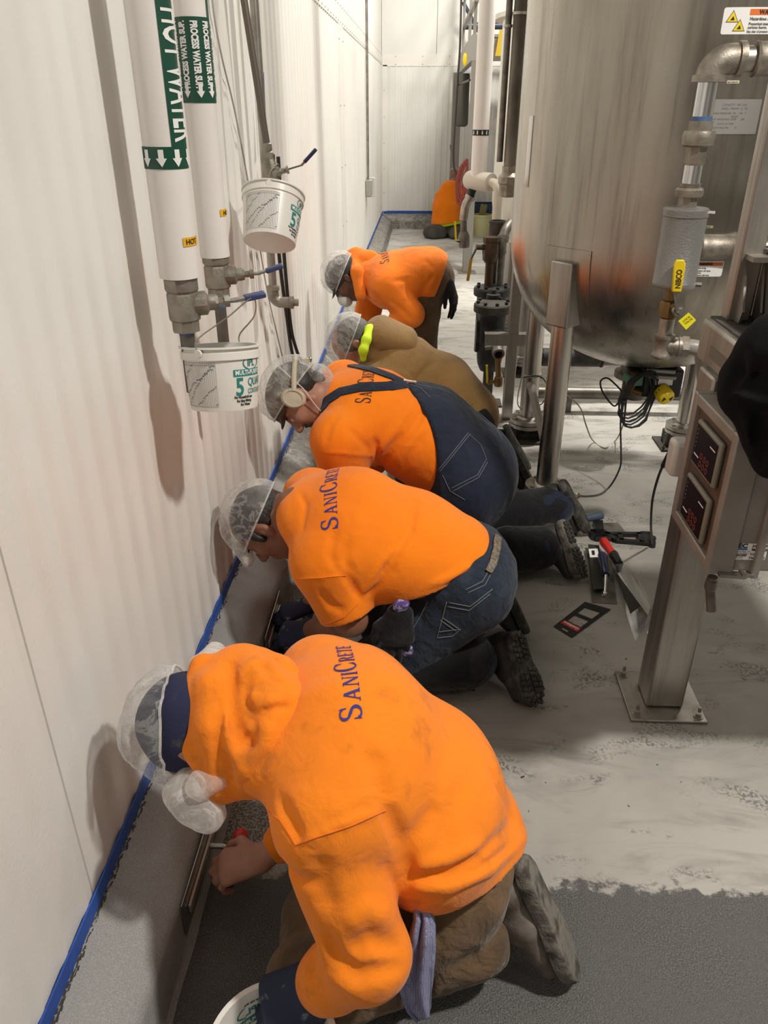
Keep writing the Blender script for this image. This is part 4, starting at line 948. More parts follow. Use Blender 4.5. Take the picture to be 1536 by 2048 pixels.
# ---------------- 4: man in the brown hooded work jacket
def man_jacket():
    SIDE = (0, 1, 0); Y = 3.45
    pel, mid, che, nek = PT(930, 830, Y), PT(880, 785, Y), PT(800, 740, Y), PT(757, 708, Y); rr = [(.2, .16), (.22, .165), (.215, .15), (.13, .09)]
    shL, shR = PT(760, 775, 3.26), PT(760, 700, 3.66); elL, haL, elR, haR = (-.28, 3.25, .35), (-.38, 3.3, .2), (-.3, 3.72, .3), (-.42, 3.6, .2)
    hipL, hipR, knL, knR, anL, anR = pel + A3((0, -.1, -.03)), pel + A3((0, .1, -.03)), A3((-.02, 3.35, .1)), A3((-.02, 3.6, .1)), A3((.38, 3.36, .1)), A3((.38, 3.6, .1))
    hc = PT(712, 688, 3.42); f_, u_ = (-.50, -.16, -.85), (-.84, 0, .52)
    b = SD(.006); torso(b, pel, mid, che, nek, [shrink(r, .04) for r in rr], SIDE); b.cone(nek, hc + A3((.05, 0, -.02)), .062, .058, .03); Pf, f, u, s = head(b, hc, f_, u_)
    for s_, e, w in ((shL, elL, haL), (shR, elR, haR)): b.cone(s_, e, .05, .045); b.cone(e, w, .045, .03)
    for h_, k_, a_ in ((hipL, knL, anL), (hipR, knR, anR)): b.cone(h_, k_, .08, .05, .04); b.cone(k_, a_, .05, .038)
    P = person(b, (.1, Y, 0), 'worker bent low in a brown canvas hooded jacket with a neon yellow collar', SKIN1); eyes(P, hc, f_, u_, P)
    hr = SD(.006); hr.ell(hc + f * -.012 + u * .026, (.101, .089, .081), f, u); hr.plane(hc + f * .05, f); obj('hair', hr.mesh(), mat('hair_grey', (.09, .085, .08), .6, bump=(160, .8, .004)), P, 180)
    hairnet(hc, f_, u_, P, (.124, .116, .104), (.02, .16), seed=14)
    t = SD(.007); torso(t, pel, mid, che, nek, rr, SIDE); t.cone(che, shL, .13, .095, .07); t.cone(che, shR, .13, .095, .07); t.cone(shL, elL, .095, .075, .03); t.cone(elL, haL, .075, .055, .03); t.cone(shR, elR, .09, .075); t.cone(elR, haR, .075, .055)
    t.noise(.004, 17, 42).noise(.002, 45, 46)
    L = Skin(t.mesh(0)).line
    for ln, am, w in (([(870, 722), (845, 745), (825, 775)], -.010, .014), ([(900, 740), (880, 760), (870, 785)], -.008, .014), ([(790, 700), (750, 735), (735, 765)], -.006, .008), ([(830, 700), (815, 740), (830, 760)], -.006, .016)):
        q = L(ln)
        if len(q) > 2: t.fold(q, am, w)
    obj('canvas_jacket', t.mesh(), BROWN_J, P, 180)
    hd = SD(.006); h0 = PT(775, 680, 3.45); hd.ec(h0 + A3((-.03, 0, .02)), h0 + A3((.08, 0, -.0)), (.14, .085), (.12, .06), SIDE, .03); hd.chain([PT(746, 715, 3.33), PT(748, 690, 3.38), PT(756, 664, 3.48)], [.034, .036, .034], .02); hd.cone(h0 + A3((.1, .03, -.02)), h0 + A3((.1, -.06, -.03)), .04, .04, .02); hd.noise(.003, 30, 4)
    for i in range(12): hd.fold([PT(722 + 3.0 * i * .55, 712 - 5 * i, 3.32 + .014 * i), PT(738 + 3.0 * i * .55, 712 - 5 * i, 3.33 + .014 * i)], -.006, .005)
    obj('hood', hd.mesh(), BROWN_J, P, 180)
    cl = SD(.005); cl.chain([PT(727, 718, 3.29), PT(727, 700, 3.28), PT(732, 680, 3.31), PT(740, 660, 3.38), PT(750, 645, 3.46)], [.013, .017, .019, .019, .015], .02); cl.noise(.003, 50, 5); obj('neon_collar', cl.mesh(), mat('neon_yellow', (.62, .86, .02), .8), P, 180)
    t = SD(.008); t.ec(pel, mid, (.19, .15), (.18, .13), SIDE, .05)
    for h_, k_, a_ in ((hipL, knL, anL), (hipR, knR, anR)): t.cone(h_, k_, .12, .09, .05); t.cone(k_, a_, .09, .075)
    t.plane((0, 0, .004), (0, 0, -1)); obj('work_trousers', t.mesh(), BLACKC, P, 180)
    for w_, o in ((haL, -1), (haR, 1)): g = SD(.006); hand(g, w_, (-.7, 0, -.7), (-.5, 0, .8), o, fat=1.3); obj('work_glove', g.mesh(), BLACKC, P, 180)
    for y in (3.36, 3.6): boot(P, (.42, y, .24), (.55, y, .02), (.88, 0, .46), (.35, y, .1), LEATHER_B, RUBBER, RUBBER, .05, 1, False)
man_jacket()
# ---------------- 5: man standing, bent double, hooded sweatshirt and brown trousers
def man_bent():
    SIDE = (0, 1, 0); Y = 4.4
    pel, mid, che, nek = PT(852, 556, Y), PT(822, 552, Y), PT(775, 560, Y), PT(735, 550, Y); rr = [(.17, .125), (.18, .13), (.2, .14), (.12, .085)]
    shL, shR = PT(775, 575, 4.24), PT(752, 560, 4.58); elL, haL = PT(822, 628, 4.2), PT(783, 652, 4.2); elR, haR = PT(735, 625, 4.55), PT(740, 665, 4.55)
    hipL, hipR = pel + A3((.0, -.09, -.02)), pel + A3((0, .1, -.02)); knL, knR, anL, anR = A3((.0, 4.28, .46)), A3((-.02, 4.55, .46)), A3((.06, 4.3, .1)), A3((.02, 4.6, .1))
    hc = PT(692, 556, 4.38); f_, u_ = (-.48, -.12, -.87), (-.87, 0, .48)
    b = SD(.006); torso(b, pel, mid, che, nek, [shrink(r, .03) for r in rr], SIDE); b.cone(nek, hc + A3((.05, 0, -.01)), .06, .056, .03); Pf, f, u, s = head(b, hc, f_, u_)
    for s_, e, w in ((shL, elL, haL), (shR, elR, haR)): b.cone(s_, e, .05, .045); b.cone(e, w, .045, .03); hand(b, w, (-.5, 0, -.85), (-.7, -.3, .4), -1 if w is haL else 1)
    for h_, k_, a_ in ((hipL, knL, anL), (hipR, knR, anR)): b.cone(h_, k_, .08, .055, .04); b.cone(k_, a_, .055, .038)
    P = person(b, (.05, Y, 0), 'standing worker bent double in an orange hooded sweatshirt, brown trousers and a dark cap', SKIN3)
    cp = SD(.005); cp.ell(hc + f * -.008 + u * .03, (.106, .093, .086), f, u); cp.plane(hc + u * -.0 + f * 0, -u + f * .1); cp.ec(Pf(.07, .03), Pf(.16, .0), (.075, .008), (.05, .007), s, .012); obj('peaked_cap', cp.mesh(), mat('cap_black', (.02, .019, .018), .8), P, 180)
    hairnet(hc, f_, u_, P, (.122, .116, .104), (.08, .10), seed=17, ctr=(-.01, .035))
    mk = SD(.004); mk.ell(Pf(.105, -.05), (.04, .045, .042), f, u); obj('dust_mask', mk.mesh(), mat('mask_white', (.62, .60, .58), .8), P, 180)
    t = SD(.007); torso(t, pel + A3((.01, 0, .01)), mid, che, nek, [(.215, .155), (.195, .14)] + rr[2:], SIDE); t.cone(che, shL, .11, .09, .06); t.cone(che, shR, .11, .09, .06); t.cone(shL, elL, .088, .070, .02); t.cone(elL, haL, .068, .052, .03); t.cone(shR, elR, .09, .078); t.cone(elR, haR, .075, .055)
    t.noise(.004, 16, 52).noise(.002, 45, 56); t.plane(PT(880, 565, 4.25), (.93, 0, -.36)); s0 = Skin(t.mesh(0)); L = s0.line
    for ln, am, w in (([(785, 562), (815, 560), (818, 600)], -.008, .012), ([(870, 545), (850, 575), (840, 590)], -.008, .012), ([(880, 550), (870, 580)], -.006, .01), ([(780, 600), (810, 625), (822, 640)], -.008, .012), ([(850, 520), (870, 540)], -.005, .012), ([(735, 580), (760, 600)], -.008, .014)):
        q = L(ln)
        if len(q) > 2: t.fold(q, am, w)
    sm = t.mesh(); S = Skin(sm); top = obj('hooded_sweatshirt', sm, ORANGE_D, P, 180)
    hd = SD(.006); hd.chain([PT(702, 512, 4.45), PT(716, 545, 4.3), PT(722, 590, 4.25)], [.03, .034, .028], .02); hd.chain([PT(712, 508, 4.45), PT(735, 525, 4.4), PT(738, 560, 4.35)], [.04, .05, .045], .03); hd.chain([PT(722, 507, 4.5), PT(744, 518, 4.4), PT(742, 550, 4.32)], [.03, .035, .03], .02); hd.noise(.004, 30, 7); obj('hood', hd.mesh(), ORANGE_D, P, 180)
    a, e = S.px(779, 524), S.px(752, 513)
    if a is not None and e is not None:
        w2, wl = serif_word('SANICRETE', .05, .037); u2 = V((-.12, .95, .05)).normalized(); nn = V((0, 0, 1)); v2 = nn.cross(u2); v2 = -v2 if v2.x > 0 else v2; k = .27 / wl
        obj('lettering', S.word(([(x * k, y) for x, y in w2[0]], w2[1]), a, u2, v2, nn), INK_D, top, 180)
    t = SD(.007); t.ec(pel + A3((.03, 0, -.0)), mid, (.165, .128), (.12, .09), SIDE, .05)
    for h_, k_, a_ in ((hipL, knL, anL), (hipR, knR, anR)): t.cone(h_ + A3((.0, 0, 0)), k_, .098, .088, .05); t.cone(k_, a_, .082, .078, .03)
    t.noise(.005, 26, 61).noise(.003, 60, 64); obj('work_trousers', t.mesh(), BROWN_D, P, 180)
    for y, x in ((4.3, .06), (4.6, .02)): boot(P, (x + .08, y, .03), (x - .18, y, .03), (0, 0, -1), (x, y, .2), LEATHER_B, RUBBER, RUBBER, .03, 1, False)
    g = SD(.005); h0 = PT(899, 568, 4.3); hand(g, h0 + A3((0, 0, .0)), (.30, 0, -.95), (.8, -.4, .2), 1, (.2, .2, .2), .25, (.2, .3), 1.2); gl = obj('glove', g.mesh(), BLACKC, None, 180, keep=h0)
    tagp(gl, 'black work glove hanging from the back pocket of the brown trousers', 'glove')
man_bent()
# ---------------- 6: man far off at the back wall
def man_far():
    SIDE = (.9, .4, 0); Y = 11.7; c = PT(905, 420, Y)
    b = SD(.012); b.ec((.33, Y, .22), (.36, Y, .50), (.14, .10), (.14, .09), SIDE, .05); b.cone((.36, Y, .50), (.42, Y + .12, .72), .06, .06, .04); head(b, (.44, Y + .16, .78), (.5, .7, -.3), (.2, .3, .9))
    b.cone((.25, Y, .5), (.22, Y + .25, .3), .05, .04); b.cone((.5, Y, .5), (.55, Y + .3, .3), .05, .04)
    P = person(b, (.35, Y, 0), 'distant worker in an orange jacket crouching at the far back wall behind a steel post', SKIN2)
    t = SD(.012); t.ec((.31, Y - .05, .16), (.33, Y, .38), (.21, .18), (.22, .17), SIDE, .05); t.ec((.33, Y, .38), (.38, Y + .03, .62), (.22, .16), (.17, .12), SIDE, .05); t.cone((.22, Y, .52), (.2, Y + .28, .33), .08, .06, .04); t.cone((.52, Y, .52), (.56, Y + .3, .32), .08, .06, .04)
    t.noise(.012, 18, 71).noise(.006, 34, 75).plane((.3, Y, .19), (.12, 0, -1)); obj('hooded_sweatshirt', t.mesh(), ORANGE_T, P, 180)
    t = SD(.012); t.ec((.3, Y - .03, .18), (.33, Y - .02, .235), (.2, .17), (.215, .178), SIDE, .02); t.plane((.3, Y, .155), (.12, 0, -1)); t.plane((.3, Y, .222), (-.12, 0, 1)); obj('hi_vis_hem', t.mesh(), mat('neon_yellow', (.62, .86, .02), .8), P, 180)
    t = SD(.012); t.ec((.33, Y, .16), (.33, Y, .25), (.19, .15), (.19, .15), SIDE, .05); t.cone((.22, Y + .05, .1), (.14, Y - .28, .07), .09, .07); t.cone((.45, Y + .05, .1), (.42, Y - .28, .07), .09, .07); t.ell((.16, Y - .2, .075), (.17, .12, .07), k=.04); t.noise(.008, 24, 77).plane((0, 0, .005), (0, 0, -1)); obj('work_trousers', t.mesh(), mat('trousers_grey', (.09, .08, .072), .9), P, 180)
    hc = A3((.44, Y + .16, .78)); hairnet(hc, (.5, .7, -.3), (.2, .3, .9), P, seed=21)
man_far()
# ================================================================ things along the left wall
STEEL = mat('pipe_steel', (.42, .40, .36), .38, .9, var=((.26, .235, .2), 16, .4, .7), bump=(70, .15, .002))
STEEL_D = mat('pipe_dull', (.20, .185, .165), .5, .75, var=((.12, .105, .09), 18, .4, .7), bump=(60, .2, .002))
CAST = mat('valve_cast', (.33, .30, .255), .5, .7, var=((.2, .175, .14), 24, .4, .65), bump=(140, .4, .002))
JACKET = mat('pipe_jacket', (.80, .765, .735), .42, bump=(5, .1, .004), var=((.74, .70, .67), 3, .4, .7))
GREEN = mat('marker_green', (.006, .065, .038), .4)
WHITE = mat('print_white', (.82, .82, .80), .5)
TAGY = mat('tag_amber', (.80, .42, .015), .5); INKB = mat('print_black', (.012, .012, .012), .6)
TEAL = mat('print_teal', (.02, .22, .19), .5); BLUEH = mat('handle_blue', (.035, .055, .15), .45); BLUET = mat('thread_tape_blue', (.06, .12, .25), .6)
def cyl_map(c, r, a0, axis=V((0, 0, 1)), up=None):
    """u runs round the pipe from the direction a0, v along the axis"""
    c = V(c); axis = V(axis).normalized(); e1 = V((math.cos(a0), math.sin(a0), 0)); e1 = (e1 - axis * e1.dot(axis)).normalized(); e2 = axis.cross(e1)
    return lambda u, v: c + axis * v + (e1 * math.cos(u / r) + e2 * math.sin(u / r)) * r
def valve(par, c, lever, s=1., tip_up=.35, hcol=None, lev_len=.105):
    """screwed ball valve on a vertical pipe with a sideways lever; lever = direction of the stem"""
    c = V(c); d = V(lever).normalized(); u = V((0, 0, 1))
    mb = MB().lathe([(.031 * s, -.058 * s), (.031 * s, -.034 * s), (.036 * s, -.03 * s), (.036 * s, .022 * s), (.033 * s, .028 * s), (.038 * s, .034 * s), (.038 * s, .058 * s), (.030 * s, .06 * s)], c, u, 8)
    mb.lathe([(.027 * s, 0), (.027 * s, .03 * s), (.018 * s, .036 * s), (.018 * s, .05 * s)], c + d * .02 * s, d, 12)
    v = obj('ball_valve', mb, CAST, par, 30)
    mb = MB().lathe([(.009 * s, 0), (.009 * s, .04 * s)], c + d * .06 * s, d, 10).lathe([(.017 * s, 0), (.017 * s, .008 * s)], c + d * .068 * s, d, 6).lathe([(.014 * s, 0), (.014 * s, .012 * s)], c + d * .09 * s, d, 6)
    obj('valve_stem', mb, STEEL, v, 30)
    p0 = c + d * .088 * s; sd = d.cross(u); p1 = p0 + d * .03 * s; p2 = p1 + (d * .8 + u * tip_up) * (lev_len - .03) * s
    mb = MB().bar(p0, p1, .028 * s, .005 * s, u).bar(p1 - d * .004, p2, .026 * s, .006 * s, u); lv = obj('lever_arm', mb, STEEL, v, 30)
    q = p1 + (p2 - p1) * .3; mb = MB().bar(q, p2 + (p2 - p1).normalized() * .006, .030 * s, .012 * s, u); obj('lever_grip', mb, hcol or BLUEH, v, 30, bev=.003)
    return p2, p1
PX, Y1, Y2 = -.53, 1.704, 2.018
# hot-water pipe
T1 = thing('insulated_pipe', 'white insulated hot water pipe with green arrow band, nearer of the wall pair', 'pipe', (PX, Y1, .9), 'insulated water pipes on the left wall')
z1 = at(352, 556, y=Y1).z; r1 = .0432
obj('pipe_jacket', MB().lathe([(r1 - .012, z1), (r1, z1 + .003), (r1, 5.2)], (PX, Y1, 0), n=40), JACKET, T1)
zb0, zb1 = at(340, 336, y=Y1).z, at(340, 292, y=Y1).z; aL = -1.15
obj('arrow_band', MB().lathe([(r1 + .0012, zb0), (r1 + .0012, zb1)], (PX, Y1, 0), n=40, caps=False), GREEN, T1)
fm1 = cyl_map((PX, Y1, 0), r1 + .0022, -1.72)
sh = merge2d(*[shape2d([(x, y) for x, y in [(k - .0055, zb1 - .005), (k + .0055, zb1 - .005), (k + .0055, zb0 + .020), (k + .011, zb0 + .020), (k, zb0 + .004), (k - .011, zb0 + .020), (k - .0055, zb0 + .020)]]) for k in [-.022 + .0335 * i for i in range(8)]])
obj('band_arrows', place2d(sh, fm1, .006), WHITE, T1, 180)
lab = place2d(shape2d(rect2d(0.0, zb1, .062, 2.46)), cyl_map((PX, Y1, 0), r1 + .0012, -.94), .006); lb = obj('pipe_marker', lab, GREEN, T1, 180)
tx = text2d('180F HOT WATER', .058, .001, .98); wd = max(v[0] for v in tx[0])
sh = [(.010 + y * 1.75, zb1 + .008 + .315 * (wd - x) / wd) for x, y in tx[0]], tx[1]
obj('lettering', place2d(sh, cyl_map((PX, Y1, 0), r1 + .0022, -.94), .006), WHITE, lb, 180)
zt = at(384, 480, y=Y1).z; tg = obj('pipe_tag', place2d(shape2d(rect2d(0, zt - .009, .05, zt + .009)), cyl_map((PX, Y1, 0), r1 + .0016, -.93), .006), TAGY, T1, 180)
tx = text2d('HOT', .015, .0003); obj('lettering', place2d(([(x + .006, zt - .005 + y) for x, y in tx[0]], tx[1]), cyl_map((PX, Y1, 0), r1 + .0024, -.93), .006), INKB, tg, 180)
zv = z1 - .058
tipA, eA = valve(T1, (PX, Y1, zv), (.93, .36, .02), 1.0, .10)
obj('steel_pipe', MB().lathe([(.0165, 1.06), (.0165, z1 + .02)], (PX, Y1, 0), n=20), STEEL_D, T1); obj('thread_tape', MB().lathe([(.0172, zv - .066), (.0172, zv - .052)], (PX, Y1, 0), n=20), BLUET, T1)
# process-water pipe
T2 = thing('insulated_pipe', 'white insulated process water pipe with a green lettered marker, farther of the wall pair', 'pipe', (PX, Y2, .9), 'insulated water pipes on the left wall')
z2 = at(437, 515, y=Y2).z; r2 = .037
obj('pipe_jacket', MB().lathe([(r2 - .01, z2), (r2, z2 + .003), (r2, 5.2)], (PX, Y2, 0), n=40), JACKET, T2)
zm0, zm1 = at(403, 206, y=Y2).z, at(385, 36, y=Y2).z; hgt = zm1 - zm0
lb = obj('pipe_marker', MB().lathe([(r2 + .0012, zm0), (r2 + .0012, zm1)], (PX, Y2, 0), n=40, caps=False), GREEN, T2)
obj('pipe_marker', place2d(shape2d(rect2d(0, zm1, .05, zm1 + .05)), cyl_map((PX, Y2, 0), r2 + .0012, -.25), .006), GREEN, T2, 180)
tx = text2d('PROCESS WATER SUP.', .021, .0011, .92); wd = max(v[0] for v in tx[0]); Lz = hgt * .78; parts = []
for i, a in enumerate((-.063, -.036, -.003, .026, .058)):
    up = i % 2 == 0
    if i == 1: up = True
    if i == 2: up = False
    y0 = zm0 + hgt * .175
    if up: parts.append(([(a - y + .009, y0 + Lz * x / wd) for x, y in tx[0]], tx[1]))
    else: parts.append(([(a + y - .009, y0 + Lz * (1 - x / wd)) for x, y in tx[0]], tx[1]))
    z0 = zm0 + .010; parts.append(shape2d([(a - .0045, z0 + .028), (a - .0045, z0 + .014), (a - .0095, z0 + .014), (a, z0), (a + .0095, z0 + .014), (a + .0045, z0 + .014), (a + .0045, z0 + .028)]))
obj('lettering', place2d(merge2d(*parts), cyl_map((PX, Y2, 0), r2 + .0022, -1.13), .005), WHITE, lb, 180)
zt = at(446, 424, y=Y2).z; tg = obj('pipe_tag', place2d(shape2d(rect2d(0, zt - .008, .03, zt + .008)), cyl_map((PX, Y2, 0), r2 + .0016, -.70), .006), TAGY, T2, 180)
tx = text2d('HOT', .013, .0003); obj('lettering', place2d(([(x + .010, zt - .005 + y) for x, y in tx[0]], tx[1]), cyl_map((PX, Y2, 0), r2 + .0024, -.70), .006), INKB, tg, 180)
valve(T2, (PX, Y2, z2 - .045), (.97, .22, .02), .92, .22)
obj('steel_pipe', MB().lathe([(.0150, .93), (.0150, z2 + .02)], (PX, Y2, 0), n=20), STEEL_D, T2); obj('thread_tape', MB().lathe([(.0158, z2 - .125), (.0158, z2 - .098)], (PX, Y2, 0), n=20), BLUET, T2)

# plastic buckets
PAIL = mat('bucket_plastic', (.78, .77, .73), .35, var=((.74, .72, .67), 6, .4, .7))
nb = MATS['bucket_plastic'].node_tree.nodes['Principled BSDF']; nb.inputs['Subsurface Weight'].default_value = .15; nb.inputs['Subsurface Radius'].default_value = (.02, .02, .018)
def bucket(label, c, axis, a0, R=.095, rb=.082, h=.16, hang=None, inside=False, chart=-1.0):
    """pail: c = centre of the rim, axis = bottom -> rim; a0 = bearing of the front print"""
    c, ax = V(c), V(axis).normalized(); b = c - ax * h
    T = thing('plastic_bucket', label, 'bucket', tuple(b), 'white mixing buckets')
    mb = MB(); pr = [(rb - .006, 0), (rb - .001, .001), (rb, .006), (R - .002, h - .030), (R + .003, h - .028), (R + .003, h - .012), (R - .001, h - .01), (R - .001, h - .004), (R + .006, h - .004), (R + .006, h), (R - .004, h), (rb - .004, .006), (.001, .005)]
    fr = cyl_map(b, 1.0, a0, ax)
    e = [fr(2 * PI * i / 56, 0) - b for i in range(56)]
    vs = [b + ax * hh + e[i] * r for r, hh in pr for i in range(56)]; n = 56
    mb.add(vs, [(k * n + i, k * n + (i + 1) % n, (k + 1) * n + (i + 1) % n, (k + 1) * n + i) for k in range(len(pr) - 1) for i in range(n)] + [tuple(range(n))[::-1]])
    body = obj('bucket_body', mb, PAIL, T, 30)
    def sm(lift):
        def f(u, v):
            r = rb + (R - .002 - rb) * min(max(v / (h - .03), 0), 1) + lift; a = u / .088; return fr(a, 0) * 1.0 - b * 0 + (fr(a, 0) - b) * (r - 1.0) + ax * v
        return f
    f = sm(.0009) if not inside else sm(-.0052)
    sg = 1
    def tr(s_, size, u0, v0, bold=0, xs=1.0): t = text2d(s_, size, bold, xs); return [(x + u0, y + v0) for x, y in t[0]], t[1]
    H = h
    g = merge2d(tr('5', .062 * H / .16, .0, .040 * H / .16, .0012, .85), tr('QUART', .026, .035, .062 * H / .16, .0003, .8), tr('CONTAINER', .017, .035, .042 * H / .16, .0002, .62), tr('IPL', .022, .034, .111 * H / .16, .0006, .9), shape2d(*_arc(.044, .119 * H / .16, .022, .014, 110, 250, .003, .002, 12)), shape2d(*_arc(.05, .119 * H / .16, .024, .014, -70, 70, .003, .002, 12)))
    band_ = shape2d(rect2d(-.004, .087 * H / .16, .082, .104 * H / .16)); t3 = tr('MULTI-PURPOSE', .0145, .0, .0908 * H / .16, .0004, .88)
    obj('print_teal', place2d(merge2d(g, band_), f, .006), TEAL, body, 180)
    f2 = sm(.0014) if not inside else sm(-.0058); obj('print_white', place2d(t3, f2, .006), WHITE, body, 180)
    k = merge2d(tr('5 quarts to top line', .0075, .012, .134 * H / .16, .0003, .8), tr('For Household use', .0085, -.004, .032 * H / .16, .0004, .8), tr('For Easy Mixing', .0085, .002, .0225 * H / .16, .0004, .8), tr('For Water', .0085, .012, .013 * H / .16, .0004, .8))
    obj('print_black', place2d(k, f, .006), INKB, body, 180)
    rnd = random.Random(5); ch = []; u0, u1, v0, v1 = -.16, -.045, .013 * H / .16, .124 * H / .16
    cols = 24
    for i in range(cols + 1):
        x = u0 + (u1 - u0) * i / cols; ch.append(rect2d(x - .0003, v0, x + .0003, v1))
        for q in range(3 if i < cols else 0):
            yq = v0 + (v1 - v0) * ((.16 + .31 * q + .031 * i * (1 + q * .3) + rnd.random() * .05) % .95); ch.append(rect2d(x + .0008, yq, x + .0035, yq + .0016))
            ch.append(rect2d(x, yq - .0008, x + (u1 - u0) / cols, yq - .0002))
    for y in (v0, v1, v1 - .006): ch.append(rect2d(u0, y - .0003, u1, y + .0003))
    obj('mixing_chart', place2d(shape2d(*ch), f, .006), mat('print_grey', (.12, .12, .13), .6), body, 180)
    if hang is not None:
        p1, p2 = hang[1], hang[2]; top = V(hang[0]); q1, q2 = V(p1), V(p2)
        obj('wire_handle', MB().tube(bez([q1, q1 + ax * .03, q1 * .35 + top * .65 + (q1 - q2) * .16, top, q2 * .35 + top * .65 + (q2 - q1) * .16, q2 + ax * .03, q2], 8), .0018, 6), STEEL, T)
        [obj('handle_ear', MB().lathe([(.009, -.004), (.009, .004)], qq, (qq - c), 10), PAIL, T, 30) for qq in (q1, q2)]
    return T, fr, b, ax
# hung on the lever of the hot-water valve
bc = at(440, 690, y=1.74); ax1 = V((-.03, .20, 1)).normalized(); e0 = V((bc.x, bc.y, bc.z))
f0 = cyl_map(e0 - ax1 * .012, .094, -1.85, ax1)
bucket('white printed bucket hanging by its wire handle below the hot water valve', e0, ax1, -.98, .0885, .078, .145, hang=(eA + V((.036, .004, .004)), f0(0, 0), f0(.094 * PI, 0)))
# air drop with a leaning pipe, ball valve, hoses and the second bucket
T3 = thing('air_drop_line', 'dull steel drop pipe with ball valve and two black hoses on the left wall', 'pipe', (-.57, 3.0, .5))
DX = -.575; a = at(512, 0, x=DX); pt_ = at(543, 580, x=DX); gy = at(541, 500, x=DX).y
obj('steel_pipe', MB().tube([(DX, gy, 5.2), (DX, gy, at(543, 585, x=DX).z)], .0155, 14), STEEL, T3)
el = V((DX, gy, at(543, 585, x=DX).z)); el2 = el + V((.012, .09, -.03))
obj('pipe_elbow', MB().tube(elbow(el + V((0, 0, .02)), el + V((0, 0, -.045)), el + V((.075, -.0, -.045)), .03), .021, 14).lathe([(.025, 0), (.025, .014)], el + V((0, 0, .002)), (0, 0, 1), 14).lathe([(.024, 0), (.024, .014)], el + V((.062, 0, -.045)), (1, 0, 0), 14).lathe([(.014, 0), (.014, .02)], el + V((.075, 0, -.045)), (1, 0, 0), 8), CAST, T3, 30)
dy = 2.80; p0 = at(488, 0, y=dy); p1 = at(534, 292, y=dy); d_ = (p0 - p1).normalized(); obj('leaning_pipe', MB().tube([p1, p0 + d_ * .6], .0115, 14), mat('pipe_brown', (.16, .135, .11), .45, .7), T3)
mb = MB().lathe([(.014, 0), (.017, .004), (.017, .024), (.013, .028), (.016, .034), (.016, .05), (.012, .054)], p1 - d_ * .045, d_, 12); pv = p1 - d_ * .085; mb.lathe([(.017, -.045), (.021, -.03), (.023, 0), (.021, .03), (.017, .045)], pv, d_, 10)
vb = obj('ball_valve', mb, CAST, T3, 30); d2 = V((.96, .15, .22)).normalized()
obj('valve_stem', MB().lathe([(.016, .015), (.016, .03), (.009, .034), (.009, .052), (.013, .052), (.013, .06)], pv, d2, 8), STEEL, vb, 30)
q0 = pv + d2 * .054; q1 = q0 + V((.05, 0, .014)); q2 = q1 + V((.045, .01, .044)); obj('lever_arm', MB().bar(q0 - d2 * .01, q1, .02, .005).bar(q1, q2, .02, .006), STEEL_D, vb, 30); obj('lever_grip', MB().bar(q1 + (q2 - q1) * .2, q2 + (q2 - q1) * .12, .023, .011), mat('grip_navy', (.012, .018, .07), .45), vb, 30, bev=.003)
mb = MB()
for k_ in range(2): mb.lathe([(.012, 0), (.015, .004), (.015, .012), (.010, .016), (.010, .03), (.013, .034), (.013, .044)], pv - d_ * (.055 + .05 * k_) + V((.03 * k_, 0, 0)), (.8 if k_ else .0, .0, -.6 if k_ else -1), 8)
obj('drain_cock', mb, STEEL_D, T3, 30)
HOSE = mat('hose_black', (.018, .017, .016), .55)
hA = [at(x, y, x=xx) for x, y, xx in ((556, 480, -.56), (562, 545, -.56), (573, 630, -.565), (583, 700, -.57), (594, 738, -.57), (606, 752, -.56))]
hB = [at(x, y, x=xx) for x, y, xx in ((566, 480, -.555), (574, 580, -.555), (582, 655, -.555), (590, 690, -.555), (601, 719, -.555), (612, 722, -.55))]
obj('hose', MB().tube(bez([hA[0] + V((0, 0, .3))] + hA, 6), .0075, 10), HOSE, T3); obj('hose', MB().tube(bez([hB[0] + V((0, 0, .3))] + hB, 6), .0075, 10), HOSE, T3)
n0 = hB[-1]; n1 = at(640, 708, x=-.54); dn = (n1 - n0).normalized(); obj('hose_fitting', MB().lathe([(.012, 0), (.015, .005), (.015, .03), (.012, .034)], n0, dn, 8), mat('fitting_yellow', (.55, .45, .12), .5), T3, 30)
obj('hose_coupling', MB().lathe([(.011, .03), (.014, .036), (.014, .06), (.009, .07), (.016, .074), (.016, .085)], n0, dn, 12), mat('chrome', (.6, .6, .58), .2, 1), T3, 30)
obj('blue_tubing', MB().tube([at(525, 145, x=-.60), at(532, 290, x=-.60)], .005, 8), mat('tube_blue', (.015, .03, .30), .5), T3)
bc2 = at(547, 388, y=2.68); ax2 = V((.05, .62, 1)).normalized(); f0 = cyl_map(bc2 - ax2 * .012, .098, -1.55, ax2)
bucket('white printed bucket tilted on the black hose valve so its round bottom shows', bc2, ax2, -.72, .0975, .085, .165, hang=(pv + d2 * .03 + V((0, -.02, .02)), f0(0, 0), f0(.098 * PI, 0)))
